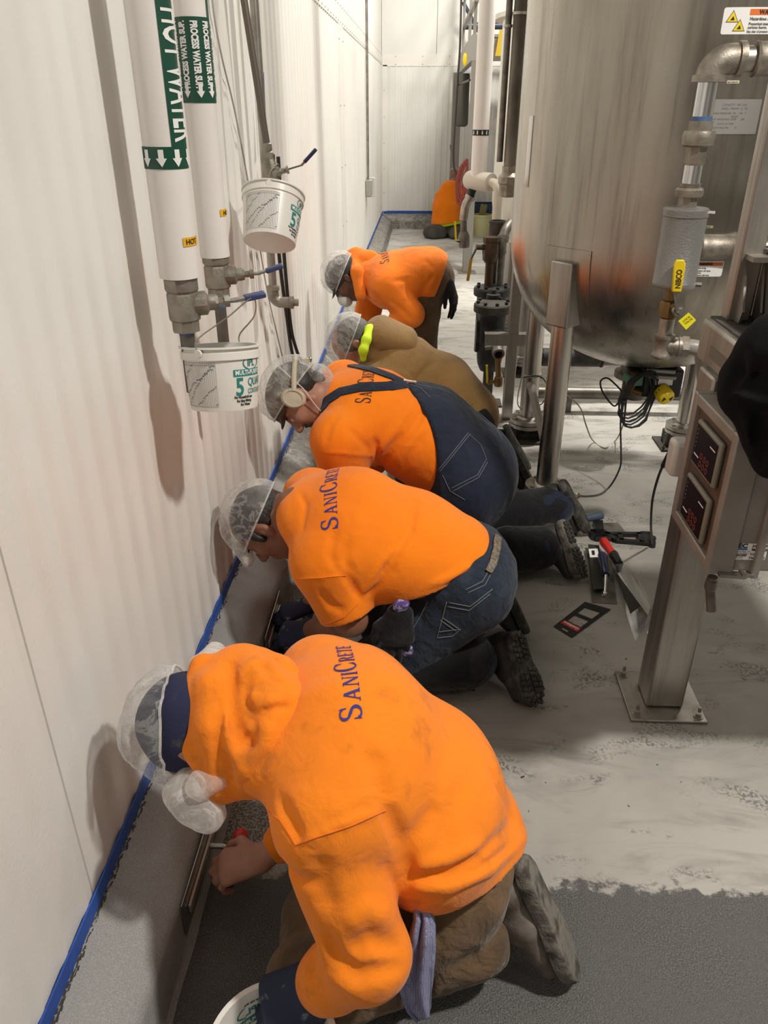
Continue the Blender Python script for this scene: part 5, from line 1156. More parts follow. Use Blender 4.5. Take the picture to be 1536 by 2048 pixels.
# thin cable, conduit with a box
cb = MB().tube(bez([at(x, y, x=-.625) for x, y in ((420, -60), (428, 30), (445, 120), (468, 215), (490, 330), (512, 450), (534, 580), (552, 660), (572, 745))], 6), .0028, 6)
tagp(obj('cable', cb, mat('cable_grey', (.42, .39, .35), .5)), 'thin pale grey cable hanging slackly down the left wall behind the buckets', 'cable')
cy = at(734, 200, x=-.615).y; T = thing('conduit', 'thin grey electrical conduit ending in a small box on the far left wall', 'conduit', (-.615, cy, .6))
zb = at(738, 372, x=-.6).z; obj('conduit_tube', MB().tube([(-.612, cy, zb), (-.612, cy, 5.2)], .0135, 12), STEEL, T); obj('junction_box', MB().box((WX + .0052, cy - .06, zb - .10), (-.57, cy + .06, zb + .06)), mat('box_grey', (.45, .44, .41), .4, .6), T, 30, bev=.004); obj('box_cover', MB().box((WX + .0052, cy + .06, zb - .12), (-.54, cy + .10, zb + .08)), mat('box_cover', (.58, .57, .53), .5), T, 30, bev=.004)
# bucket on the floor under the nearest man's glove (its print shows mirrored through from inside)
bucket('white bucket on the floor at the near edge held by a blue glove', (-.235, .752, .185), (0, 0, 1), 1.62, .110, .096, .18, inside=True)
# trowels at the curb
RED = mat('grip_red', (.55, .018, .012), .4); BLADE = mat('blade_steel', (.42, .40, .37), .32, .9, var=((.2, .19, .17), 12, .45, .7))
def trowel_curb(label, y0, y1, zc, hx, knob_y, grip):
    T = thing('finishing_trowel', label, 'trowel', (-.49, (y0 + y1) / 2, .02)); x = WX + .1535
    obj('blade', MB().add([(x, y0, zc - .05), (x, y1, zc - .05), (x, y1, zc + .05), (x, y0, zc + .05), (x + .0016, y0, zc - .05), (x + .0016, y1, zc - .05), (x + .0016, y1, zc + .05), (x + .0016, y0, zc + .05)], [(0, 1, 2, 3), (7, 6, 5, 4), (0, 4, 5, 1), (1, 5, 6, 2), (2, 6, 7, 3), (3, 7, 4, 0)]), BLADE, T, 30)
    obj('mounting_bar', MB().box((x + .0016, y0 + .03, zc - .012), (x + .009, y1 - .03, zc + .012)), mat('bar_alloy', (.55, .53, .5), .4, .8), T, 30, bev=.002)
    ym = (y0 + y1) / 2; obj('shank', MB().tube(elbow((x + .006, ym + .06, zc), (x + .055, ym + .06, zc), (x + .062, ym - .05, zc), .02), .007, 10), STEEL, T)
    obj('grip', MB().lathe([(.013, 0), (.0165, .01), (.0145, .05), (.0165, .09), (.015, .118)], (hx, knob_y - .13, zc), (0, 1, 0), 14), grip, T, 40); obj('grip_end', MB().lathe([(.0155, 0), (.0185, .006), (.0185, .02), (.012, .03)], (hx, knob_y - .014, zc), (0, 1, 0), 14), RED, T, 40)
trowel_curb('steel trowel with a red tipped grip in the bare hand of the nearest worker', 1.04, 1.31, .085, -.41, 1.265, mat('grip_black', (.02, .02, .022), .5))
trowel_curb('steel trowel with a bright red knob held by the worker in jeans', 2.0, 2.28, .07, -.375, 2.22, mat('grip_black', (.02, .02, .022), .5))
# lavender cloth in the nearest man's pocket, work gloves in the jeans pocket
def rag():
    rows = [(837, 1782, 10, .92), (845, 1812, 20, .905), (849, 1845, 21, .89), (843, 1885, 25, .875), (834, 1930, 31, .865), (830, 1975, 35, .86), (838, 2020, 27, .855), (846, 2038, 12, .855)]
    def fn(u, v):
        k = v * (len(rows) - 1); i = min(int(k), len(rows) - 2); t = k - i; r = [rows[i][j] + (rows[i + 1][j] - rows[i][j]) * t for j in range(4)]
        p = V(PT(r[0] + (u * 2 - 1) * r[2] * (1 - .08 * math.sin(9 * v)), r[1] + 10 * (u - .5) * math.sin(5 * v), r[3]))
        o = .010 * math.sin(u * 9.5 + 2.2 * v) + .006 * math.sin(u * 17 - 5 * v) + .010 * mnoise.noise(V((u * 4, v * 6, 3))); e = -.022 * (2 * u - 1) ** 2
        q = p - ray(r[0], r[1]).normalized() * (o + e); q.z = max(q.z, .012); return q
    sheet = MB().grid(fn, 36, 60)
    m = mat('cloth_lavender', (.25, .26, .40), .9); N, L = nodes(m); B = N['Principled BSDF']; tc = N.new('ShaderNodeTexCoord')
    vo = N.new('ShaderNodeTexVoronoi'); vo.feature = 'DISTANCE_TO_EDGE'; vo.distance = 'CHEBYCHEV' if False else vo.distance; vo.inputs['Scale'].default_value = 210; vo.inputs['Randomness'].default_value = .25; L.new(tc.outputs['Object'], vo.inputs['Vector'])
    L.new(mixc(N, L, rng(N, L, vo.outputs['Distance'], .12, .2), (.20, .20, .34), (.33, .34, .49)), B.inputs['Base Color'])
    ro = obj('cleaning_cloth', sheet, m, None, 180, keep=(.0, .92, .02)); sdm = ro.modifiers.new('thickness', 'SOLIDIFY'); sdm.thickness = .003
    tagp(ro, 'lavender patterned cloth hanging from the nearest worker\'s pocket to the floor', 'cloth')
rag()
def pocket_gloves():
    T = thing('work_gloves', 'black work gloves with purple trim stuffed in the jeans pocket', 'gloves', tuple(PT(800, 1260, 1.8)))
    p = PT(800, 1225, 1.80); t = SD(.005); hand(t, p, (-.1, -.1, -1), (.1, -1, .15), 1, (.1, .1, .1), .10, (.0, .1), 1.3); obj('palm', t.mesh(), BLACKC, T, 180)
    t = SD(.005); t.ell(PT(800, 1208, 1.79), (.022, .016, .016)).cone(PT(812, 1204, 1.79), PT(786, 1228, 1.80), .012, .014, .02).noise(.005, 70, 3).noise(.003, 150, 5); obj('cuff', t.mesh(), mat('glove_purple', (.10, .05, .22), .8, var=((.35, .38, .55), 40, .5, .55)), T, 180)
    q = PT(800, 1302, 1.80); t = SD(.005); t.ec(PT(785, 1300, 1.80), PT(820, 1302, 1.80), (.018, .010), (.018, .010), (0, 0, 1)).noise(.002, 80, 3); obj('finger_tips', t.mesh(), mat('glove_purple', (.10, .05, .22), .8), T, 180)
pocket_gloves()
# ================================================================ tanks and pipework on the right
def steelmat(name, col, r0, r1, streak=1.0, dirt=(.30, .27, .225)):
    m = mat(name, col, .3, 1.0); N, L = nodes(m); B = N['Principled BSDF']; g = N.new('ShaderNodeNewGeometry'); P = g.outputs['Position']
    s1 = noise_n(N, L, P, 5, 6, .65, .3, (1, 1, .10)); s2 = noise_n(N, L, P, 26, 4, .6, 0, (1, 1, .05)); s3 = noise_n(N, L, P, 2.2, 4, .6, .5)
    c = mixc(N, L, mth(N, L, 'MULTIPLY', rng(N, L, s1, .45, .68), .75 * streak), col, dirt)
    c = mixc(N, L, mth(N, L, 'MULTIPLY', rng(N, L, s2, .5, .72), .5 * streak), c, tuple(x * .6 for x in dirt)); L.new(c, B.inputs['Base Color'])
    r = mth(N, L, 'ADD', rng(N, L, s3, .35, .7, r0, r1), mth(N, L, 'MULTIPLY', rng(N, L, s1, .4, .7), .10)); L.new(r, B.inputs['Roughness'])
    L.new(bumpn(N, L, noise_n(N, L, P, 60, 3, .6, 0, (1, 1, .05)), .06, .002, bumpn(N, L, noise_n(N, L, P, 2.6, 2, .5), .05, .03)), B.inputs['Normal'])
    return m
TANK = steelmat('tank_stainless', (.43, .40, .35), .24, .38)
TANK2 = steelmat('tank_satin', (.66, .635, .575), .45, .6, .5, (.52, .48, .40))
STAIN = steelmat('frame_stainless', (.40, .375, .34), .32, .48, .8, (.2, .175, .15))
LEGM = steelmat('leg_stainless', (.50, .47, .43), .18, .3, .5, (.3, .26, .22))
BLK = mat('iron_black', (.018, .018, .019), .55, .3, bump=(60, .4, .003), var=((.06, .053, .045), 14, .5, .75)); DUSTY = mat('iron_dusty', (.075, .066, .056), .7, .2, bump=(50, .3, .003), var=((.04, .036, .032), 12, .4, .65))
CABLEB = mat('cable_black', (.012, .012, .012), .5); BRASS = mat('brass_dark', (.20, .125, .05), .45, .8); YEL = mat('handle_yellow', (.80, .60, .01), .45)
CX, CY_, TR = 1.03, 3.62, .64; TZ0, TZ1 = .585, 1.20
def tr(z, R=TR, z0=TZ0, z1=TZ1):
    if z >= z1: return R
    t = (z1 - z) / (z1 - z0); return R * (max(0, 1 - t ** 2.45)) ** .5 if t < .985 else R * .16
def shell_pt(a, z, lift=0, c=(CX, CY_), R=TR, z0=TZ0, z1=TZ1):
    r = tr(z, R, z0, z1) + lift; return V((c[0] + r * math.cos(a), c[1] + r * math.sin(a), z))
def patch(fn, a0, a1, z0, z1, na=8, nz=8, th=.004):
    vs = []; 
    for lift in (0.0005, th):
        vs += [fn(a0 + (a1 - a0) * i / na, z0 + (z1 - z0) * j / nz, lift) for j in range(nz + 1) for i in range(na + 1)]
    w = na + 1; o = w * (nz + 1); fs = []
    for j in range(nz):
        for i in range(na): q = j * w + i; fs += [(o + q, o + q + 1, o + q + w + 1, o + q + w)]
    ed = [i for i in range(w)] + [j * w + na for j in range(1, nz + 1)] + [nz * w + i for i in range(na - 1, -1, -1)] + [j * w for j in range(nz - 1, 0, -1)]
    for i in range(len(ed)): a, b = ed[i], ed[(i + 1) % len(ed)]; fs.append((a, b, o + b, o + a))
    return vs, fs
def tank(name, label, c, R, z0, z1, ztop, m, seams=(), rim=False):
    T = thing(name, label, 'tank', (c[0], c[1], 0)); pr = []
    for i in range(25): z = z0 + (z1 - z0) * (i / 24) ** 1.6; pr.append((tr(z, R, z0, z1), z))
    for z in seams: pr += [(R, z - .006), (R + .0012, z - .002), (R + .0012, z + .002), (R, z + .006)]
    pr += [(R, ztop)]
    if rim: pr += [(R + .05, ztop + .005), (R + .055, ztop + .03), (R - .02, ztop + .035), (R * .5, ztop + .16), (.06, ztop + .22)]
    else: pr += [(R * .7, ztop + .1), (.05, ztop + .16)]
    pr.sort(key=lambda q: q[1])
    obj('shell', MB().lathe(pr, (c[0], c[1], 0), n=96), m, T, 30); return T
def tank_leg(T, x, y, c, R, z0, z1, ztop, r=.047, bracket=True, m=None, zf=.125):
    m = m or LEGM
    lg = obj('leg', MB().lathe([(r, zf), (r, ztop)], (x, y, 0), n=28), m, T, 40)
    mb = MB().lathe([(.092, zf - .048), (.095, zf - .046), (.095, zf - .027), (.088, zf - .025), (.088, zf - .023), (.095, zf - .021), (.095, zf), (.060, zf + .003), (.052, zf + .010), (r, zf + .012)], (x, y, 0), n=32); obj('foot_flange', mb, STAIN, lg, 30)
    for i in range(4): a = .5 + i * PI / 2; obj('flange_bolt', MB().hexa((x + .076 * math.cos(a), y + .076 * math.sin(a), zf - .001), (0, 0, 1), .010, .010), STEEL, lg, 30)
    mb = MB().box((x - .13, y - .10, 0), (x + .13, y + .10, .012)).box((x - .085, y - .035, .012), (x + .085, y + .035, .040)).box((x - .095, y - .05, .014), (x - .060, y + .05, zf - .045)).box((x + .060, y - .05, .014), (x + .095, y + .05, zf - .045)).lathe([(.03, .03), (.03, zf - .044)], (x, y, 0), n=14)
    obj('load_cell_mount', mb, DUSTY, lg, 30, bev=.002)
    for sx_ in (-1, 1): obj('anchor_bolt', MB().lathe([(.005, .0), (.005, .085)], (x + .115 * sx_, y - .075, .01), n=8).hexa((x + .115 * sx_, y - .075, .012), (0, 0, 1), .011, .01), STEEL_D, lg, 30)
    if bracket:
        d = V((c[0] - x, c[1] - y, 0)).normalized(); s = V((-d.y, d.x, 0)); a0 = math.atan2(y - c[1], x - c[0])
        zb, zt = ztop - .235, ztop + .02; hw = .052
        f = V((x, y, 0)) - d * .055
        q = lambda k, w, z: f + d * k + s * w + V((0, 0, z))
        mb = MB(); rr = (V((x, y, 0)) - V((c[0], c[1], 0))).length
        kt = rr + .055 - tr(zt, R, z0, z1) + .02; kb = rr + .055 - tr(zb, R, z0, z1) + .02
        mb.add([q(0, -hw, zb), q(0, hw, zb), q(0, hw, zt), q(0, -hw, zt), q(kb, -hw, zb), q(kb, hw, zb), q(kt, hw, zt), q(kt, -hw, zt)], [(0, 3, 2, 1), (4, 5, 6, 7), (0, 1, 5, 4), (1, 2, 6, 5), (2, 3, 7, 6), (3, 0, 4, 7)])
        obj('leg_bracket', mb, STAIN, lg, 30, bev=.006)
        mb = MB().add(*patch(lambda a, z, l: shell_pt(a, z, l, c, R, z0, z1), a0 - .17, a0 + .17, zb - .04, zt + .05, 10, 14, .005)); obj('pad_plate', mb, m if False else TANK, T, 40)
    return lg
T = tank('process_tank', 'large round stainless steel tank on pipe legs nearest the camera on the right', (CX, CY_), TR, TZ0, TZ1, 3.4, TANK, (2.02,))
LG = [(.585, 3.2), (.60, 4.06), (1.44, 4.0), (1.45, 3.17)]
for i, (x, y) in enumerate(LG): tank_leg(T, x, y, (CX, CY_), TR, TZ0, TZ1, 1.09, bracket=True)
obj('outlet_neck', MB().lathe([(.09, .50), (.10, .505), (.10, .53), (.075, .535), (.075, .60)], (CX, CY_, 0), n=28), STAIN, T, 30)
# stickers and plates on the shell
def on_shell(px, py):
    """bearing and height where the shell is seen at a photo position"""
    d = ray(px, py); a = d.x ** 2 + d.y ** 2; b = -2 * (d.x * CX + d.y * CY_); cc = CX ** 2 + CY_ ** 2 - TR ** 2; t = (-b - math.sqrt(max(b * b - 4 * a * cc, 0))) / (2 * a); p = CAMP + d * t
    return math.atan2(p.y - CY_, p.x - CX), p.z
def shell_fn(px, py, w=0, lift=.0015):
    a0, z0 = on_shell(px, py); return lambda u, v: shell_pt(a0 + u / TR, z0 + v, lift)
def rrect(w, h, r=.006): return [(x + (r if sx_ < 0 else -r) + r * math.cos(a), y + (r if sy_ < 0 else -r) + r * math.sin(a)) for x, y, sx_, sy_, a0 in ((w, h, 1, 1, 0), (0, h, -1, 1, PI / 2), (0, 0, -1, -1, PI), (w, 0, 1, -1, 1.5 * PI)) for a in (a0, a0 + PI / 4, a0 + PI / 2)]
ORL = mat('label_orange', (.72, .16, .02), .5); YLL = mat('label_yellow', (.85, .62, .02), .5)
def tx2(s_, size, x, y, b=0., xs=1.): t = text2d(s_, size, b, xs); return [(p + x, q + y) for p, q in t[0]], t[1]
def warning(px, py, w, h, tri=True, hide=0):
    lb = obj('warning_label', place2d(shape2d(rrect(w, h)), shell_fn(px, py, 0, .0012), .012), WHITE, T, 180); k = h / .075; x0 = .082 * k if tri else .004
    obj('label_panel', place2d(shape2d(rect2d(x0, h - .022 * k, w - .004, h - .005)), shell_fn(px, py, 0, .0018), .012), ORL, lb, 180)
    t = merge2d(tx2('WARNING', .017 * k, x0 + .03 * k, h - .019 * k, .0006), tx2('Hazardous area.', .0125 * k, x0 + .003, h - .036 * k, .0002), tx2('Pressurized steam will cause', .0112 * k, x0 + .002, h - .0495 * k, .0002, .82), tx2('serious burns.', .0112 * k, x0 + .001, h - .0595 * k, .0002), tx2('Stay clear of pressure relief valve.', .0098 * k, x0, h - .0705 * k, .0002, .80))
    if tri:
        ty = []; tk = []
        for cx_, cy_ in ((.03 * k, .047 * k), (.055 * k, .022 * k)): ty.append([(cx_ - .017 * k, cy_ - .012 * k), (cx_ + .017 * k, cy_ - .012 * k), (cx_, cy_ + .017 * k)])
        obj('label_triangle', place2d(shape2d(*[[(x + (x - sum(q[0] for q in p) / 3) * .18, y + (y - sum(q[1] for q in p) / 3) * .18) for x, y in p] for p in ty]), shell_fn(px, py, 0, .0018), .012), INKB, lb, 180)
        obj('label_triangle', place2d(shape2d(*ty), shell_fn(px, py, 0, .0024), .012), YLL, lb, 180)
        t = merge2d(t, shape2d(*[[(sum(q[0] for q in p) / 3 - .007 * k, p[0][1] + .004 * k), (sum(q[0] for q in p) / 3 + .007 * k, p[0][1] + .004 * k), (sum(q[0] for q in p) / 3 + .002 * k, p[0][1] + .016 * k)] for p in ty]))
    obj('lettering', place2d(t, shell_fn(px, py, 0, .0028), .012), INKB, lb, 180)
warning(1440, 69, .205, .074)
warning(1372, 553, .13, .056, False)
npl = obj('name_plate', place2d(shape2d(rrect(.165, .105, .004)), shell_fn(1412, 268, 0, .004), .012), mat('plate_aluminium', (.60, .59, .57), .35, .9), T, 180)
obj('lettering', place2d(merge2d(tx2('CAPACITY  400  GAL', .009, .035, .085), tx2('SHELL  MAWP  15  PSI', .009, .035, .074), tx2('MAX PRESSURE  PSI    100   F', .0085, .012, .06), tx2('MDMT', .0085, .07, .05), tx2('MAX WORKING TEMP      300', .0085, .005, .042), tx2('DATE OF MFR', .0085, .03, .028), tx2('JACKET MAX PSI        75', .0085, .006, .016), tx2('SERIAL', .0085, .006, .005)), shell_fn(1412, 268, 0, .0046), .012), mat('print_grey', (.12, .12, .13), .6), npl, 180)
for px, py, w in ((1453, 167, .04), (1400, 456, .045)):
    lb = obj('tape_label', place2d(shape2d(rect2d(0, 0, w, .009)), shell_fn(px, py, 0, .0014), .012), mat('label_cream', (.62, .58, .42), .6), T, 180); obj('lettering', place2d(tx2('Steam to Water Coil', .0062, .002, .002, .0001, .62), shell_fn(px, py, 0, .002), .012), INKB, lb, 180)
# second tank behind
T2_ = tank('process_tank', 'pale satin steel tank with a flanged rim standing behind the large tank', (1.10, 5.75), .63, .66, 1.12, 2.13, TANK2, (), True)
for x, y in ((.70, 5.25), (.68, 6.2), (1.5, 6.2)): tank_leg(T2_, x, y, (1.10, 5.75), .63, .66, 1.12, .98, .05, False, STAIN)
sa = 3.78; mb = MB().add(*patch(lambda a, z, l: V((CX + (TR + l) * math.cos(a), CY_ + (TR + l) * math.sin(a), z)), 3.40, 3.46, 1.36, 1.62, 3, 4, .002)); obj('warning_label', mb, WHITE, T, 180)
# ---- pipe assembly in front of the large tank
PXC, PYC = .815, 2.6
def zc(py, px=1375): return at(px, py, y=PYC).z
A = thing('pipe_assembly', 'vertical steam pipe with union, grey strainer body and yellow levered valve before the large tank', 'pipe', (PXC, PYC, .8))
zt = zc(118, 1440); zr = zt
mb = MB().tube(elbow((PXC, PYC, zt - .055), (PXC, PYC, zt), (PXC + .085, PYC, zt), .05, 10), .040, 20).lathe([(.047, 0), (.047, .018)], (PXC, PYC, zt - .058), n=20).lathe([(.046, 0), (.046, .018)], (PXC + .068, PYC, zt), (1, 0, 0), 20)
obj('pipe_elbow', mb, CAST, A, 40)
obj('nipple', MB().lathe([(.034, 0), (.034, .05)], (PXC + .08, PYC, zt), (1, 0, 0), 20), STEEL, A)
obj('pipe_tee', MB().lathe([(.044, 0), (.047, .006), (.044, .012), (.044, .12), (.047, .126), (.047, .14), (.03, .142)], (PXC + .115, PYC, zt), (1, 0, 0), 20), CAST, A, 40); obj('nipple', MB().lathe([(.034, 0), (.034, .5)], (PXC + .25, PYC, zt), (1, 0, 0), 20), STEEL, A)
z = lambda py, px=1390: at(px, py, y=PYC).z
za, zb_, zcn, zd, ze, zf_, zg = z(152, 1418), z(242, 1405), z(262, 1400), z(302, 1392), z(330, 1385), z(375, 1380), z(415, 1370)
obj('nipple', MB().lathe([(.0285, zb_ - .01), (.0285, za + .01)], (PXC, PYC, 0), n=20), mat('pipe_bright', (.62, .62, .62), .2, 1), A)
for q0, q1 in ((za - .016, za + .002), (zb_ - .003, zb_ + .012)): obj('thread_tape', MB().lathe([(.0295, q0), (.0295, q1)], (PXC, PYC, 0), n=20), BLUET, A)
mb = MB().lathe([(.036, zcn), (.036, zb_)], (PXC, PYC, 0), n=8).lathe([(.040, zd + .012), (.046, zd + .016), (.048, zcn - .012), (.044, zcn), (.034, zcn + .002)], (PXC, PYC, 0), n=28).lathe([(.030, ze), (.032, ze + .004), (.032, zd + .014)], (PXC, PYC, 0), n=8); obj('pipe_union', mb, CAST, A, 30)
obj('nipple', MB().lathe([(.027, zf_ - .01), (.027, ze + .004)], (PXC, PYC, 0), n=20), MATS['pipe_bright'], A)
mb = MB().lathe([(.029, zf_), (.031, zf_ + .012)], (PXC, PYC, 0), n=20).lathe([(.042, zf_ - .026), (.044, zf_ - .022), (.044, zf_ - .006), (.038, zf_)], (PXC, PYC, 0), n=8).lathe([(.030, zg - .005), (.030, zf_ - .02)], (PXC, PYC, 0), n=8); obj('hex_bushing', mb, CAST, A, 30)
zh = z(572, 1340); HAM = mat('hammered_grey', (.235, .23, .22), .42, .5, bump=(190, .5, .003))
obj('strainer_body', MB().lathe([(.02, zh - .004), (.066, zh), (.068, zh + .004), (.068, zh + .016), (.0665, zh + .018), (.0665, zg - .026), (.069, zg - .024), (.069, zg - .004), (.064, zg), (.02, zg + .003)], (PXC, PYC, 0), n=40), HAM, A, 40)
obj('clamp_screw', MB().hexa((PXC + .066, PYC - .02, zg - .014), (1, -.3, 0), .008, .016).hexa((PXC + .066, PYC - .02, zh + .01), (1, -.3, 0), .008, .016), STEEL, A, 30)
zi, zj, zk, zl = z(600, 1335), z(636, 1330), z(668, 1325), z(715, 1315)
mb = MB().lathe([(.022, zi + .0), (.022, zh)], (PXC, PYC, 0), n=8).lathe([(.026, zj), (.032, zj + .006), (.033, zi - .012), (.03, zi - .002), (.026, zi)], (PXC, PYC, 0), n=10); obj('ball_valve', mb, BRASS, A, 30)
vv = [o for o in A.children if o.name.startswith('ball_valve')][-1]
sp = V((PXC + .012, PYC - .034, (zi + zj) / 2 + .004)); obj('valve_stem', MB().lathe([(.017, 0), (.017, .012), (.010, .014), (.010, .028)], sp, (.25, -1, 0), 14).hexa(sp + V((.006, -.022, 0)), (.25, -1, 0), .011, .010), STEEL, vv, 30)
l0 = sp + V((.006, -.02, 0)); l1 = at(1352, 582, y=l0.y - .012); l2 = at(1358, 527, y=l0.y - .02)
obj('lever_arm', MB().bar(l0, l1 + V((0, 0, .01)), .024, .004, (0, 1, 0)), STEEL, vv, 30)
lv = obj('lever_grip', MB().prism([l1 + V((-.015, 0, -.002)), l1 + V((.015, 0, -.002)), l2 + V((.019, 0, -.004)), l2 + V((.012, 0, .012)), l2 + V((-.012, 0, .012)), l2 + V((-.017, 0, -.004))], (0, -1, .05), .010), YEL, vv, 30, bev=.003)
dv = (l2 - l1).normalized(); t3 = text2d('NIBCO', .024, .0006, .8); sx2 = V((1, 0, 0)); obj('lettering', place2d(t3, lambda u, v: l1 + V((0, -.0108, 0)) + dv * (.010 + u) + (-sx2) * (v - .009), None), INK_D, vv, 180)
tg0 = sp + V((.030, -.028, -.026)); tgv = obj('valve_tag', MB().prism([tg0 + V((-.026, 0, -.002)), tg0 + V((.004, 0, -.030)), tg0 + V((.030, 0, .002)), tg0 + V((.002, 0, .026))], (0, -1, 0), .001), mat('tag_yellow', (.85, .78, .02), .5), vv, 30)
obj('lettering', place2d(tx2('LOCK\nVALVE', .0105, -.014, .004), lambda u, v: tg0 + V((.004 + u * .72 - v * .68, -.0016, u * .62 + v * .72)), None), INKB, vv, 180)
obj('nipple', MB().lathe([(.0245, zk - .004), (.0245, zj + .004)], (PXC, PYC, 0), n=18), STEEL, A)
zm = (zk + zl) / 2
mb = MB().lathe([(.031, zl), (.034, zl + .004), (.034, zl + .014), (.031, zl + .018), (.031, zk - .016), (.034, zk - .012), (.034, zk)], (PXC, PYC, 0), n=20).lathe([(.031, .01), (.031, .045), (.034, .047), (.034, .058)], (PXC, PYC, zm), (1, -.12, 0), 20); obj('pipe_tee', mb, CAST, A, 40)
q = V((PXC + .058, PYC - .007, zm)); obj('hex_bushing', MB().hexa(q, (1, -.12, 0), .036, .022, 8), CAST, A, 30)
e1 = q + V((.066, -.01, 0)); e2 = at(1412, 790, y=2.75); obj('drain_pipe', MB().tube(elbow(q + V((.02, 0, 0)), e1, e2, .04, 10), .026, 18), mat('pipe_pvc_grey', (.28, .265, .235), .4), A)
# short side pipe from the tank jacket to the right
hz = at(1430, 494, y=2.98); S_ = thing('side_pipe', 'short horizontal cast pipe fitting with hex cap in front of the large tank', 'pipe', tuple(hz))
obj('pipe_tee', MB().lathe([(.030, -.03), (.033, 0), (.044, .004), (.046, .012), (.044, .02), (.044, .125), (.048, .13), (.048, .145), (.03, .147)], hz + V((-.06, 0, 0)), (1, 0, 0), 22).lathe([(.03, 0), (.03, .2)], hz + V((-.01, 0, .0)), (0, .9, .3), 18), CAST, S_, 40)
obj('nipple', MB().lathe([(.031, .0), (.031, .15)], hz + V((.085, 0, 0)), (1, 0, 0), 18), STEEL, S_); obj('hex_cap', MB().hexa(hz + V((.215, 0, 0)), (1, 0, 0), .046, .022, 6).lathe([(.05, 0), (.05, .016)], hz + V((.24, 0, 0)), (1, 0, 0), 20), CAST, S_, 30)
# ---- control stand: post, cross box, upright, panel
K = thing('control_stand', 'stainless post on a bolted base plate carrying the control box', 'stand', (.775, 1.915, 0))
hw = .056; obj('post', MB().box((.775 - hw, 1.915 - hw, .010), (.775 + hw, 1.915 + hw, 1.06)), STAIN, K, 30, bev=.007)
obj('base_plate', MB().box((.66, 1.80, 0), (.89, 2.03, .010)), STAIN, K, 30, bev=.003)
for sx_, sy_ in ((-1, -1), (1, -1), (-1, 1), (1, 1)):
    p = (.775 + .092 * sx_, 1.915 + .092 * sy_, .010); obj('anchor_bolt', MB().lathe([(.014, 0), (.014, .003)], p, n=14).hexa((p[0], p[1], .013), (0, 0, 1), .0095, .010).lathe([(.005, .02), (.005, .036)], p, n=8), STEEL, K, 30)
obj('cross_box', MB().box((.735, 1.42, 1.055), (.90, 2.06, 1.165)), STAIN, K, 30, bev=.012); obj('cover_plate', MB().box((.752, 1.42, 1.165), (.895, 2.05, 1.169)), DUSTY, K, 30)
obj('faded_label', MB().box((.7338, 1.74, 1.085), (.7350, 1.96, 1.115)), mat('label_worn', (.14, .115, .095), .7), K)
obj('upright', MB().box((.775, 2.0, 1.165), (.835, 2.05, 3.2)), STAIN, K, 30, bev=.006)
t0, t1 = 1.17, 1.335; mb = MB().box((.845, 1.55, t0), (.853, 2.04, t1)).box((.845, 2.032, t0), (1.5, 2.04, t1)).box((.845, 1.55, t0), (1.5, 2.04, t0 + .008)); obj('open_tray', mb, STAIN, K, 30, bev=.002)
obj('tray_rim', MB().box((.838, 1.55, t1), (.858, 2.046, t1 + .008)).box((.838, 2.026, t1), (1.5, 2.046, t1 + .008)), mat('rim_bright', (.68, .66, .62), .3, .9), K, 30, bev=.002)
obj('tray_bracket', MB().prism([(.792, 2.0, 1.17), (.792, 1.965, 1.17), (.792, 1.955, 1.2), (.792, 2.0, 1.31)], (1, 0, 0), .006).prism([(.835, 2.0, 1.17), (.835, 1.965, 1.17), (.835, 1.955, 1.2), (.835, 2.0, 1.31)], (1, 0, 0), .006).box((.79, 1.95, 1.32), (.84, 2.0, 1.332)), STAIN, K, 30)
cx0, cy0, cy1, cz0, cz1 = .682, 1.572, 1.862, .684, 1.022
Cb = thing('control_box', 'grey control box with two dark keypad displays mounted on the stainless post', 'control box', (cx0 + .1, cy0 + .14, cz0))
GREYB = mat('box_enclosure', (.30, .275, .25), .5, .35, bump=(200, .15, .001), var=((.24, .215, .19), 8, .4, .7)); FACE = mat('box_face', (.135, .095, .07), .5, .4, bump=(120, .2, .001), var=((.09, .065, .05), 10, .4, .7))
obj('enclosure', MB().box((cx0 + .055, cy0, cz0), (1.35, cy1, cz1)), GREYB, Cb, 30, bev=.008)
f = .022; mb = MB()
for a, b in (((cx0, cy0 - .006, cz0 - .006), (cx0 + .06, cy0 + f, cz1 + .006)), ((cx0, cy1 - f, cz0 - .006), (cx0 + .06, cy1 + .006, cz1 + .006)), ((cx0, cy0 + f, cz0 - .006), (cx0 + .06, cy1 - f, cz0 + f)), ((cx0, cy0 + f, cz1 - f), (cx0 + .06, cy1 - f, cz1 + .006))): mb.box(a, b)
obj('door_frame', mb, GREYB, Cb, 30, bev=.004); obj('door_panel', MB().box((cx0 + .012, cy0 + f, cz0 + f), (cx0 + .05, cy1 - f, cz1 - f)), FACE, Cb, 30)
obj('gasket_flange', MB().box((cx0 + .10, cy0 - .012, cz0 - .012), (cx0 + .118, cy1 + .008, cz1 + .01)), GREYB, Cb, 30, bev=.003)
DISP = mat('display_dark', (.022, .011, .011), .18); BEZ = mat('bezel_olive', (.20, .185, .145), .5, bump=(150, .15, .001)); LED = mat('led_glow', (.22, .045, .03), .4); LED.node_tree.nodes['Principled BSDF'].inputs['Emission Color'].default_value = (1, .12, .08, 1); LED.node_tree.nodes['Principled BSDF'].inputs['Emission Strength'].default_value = .03
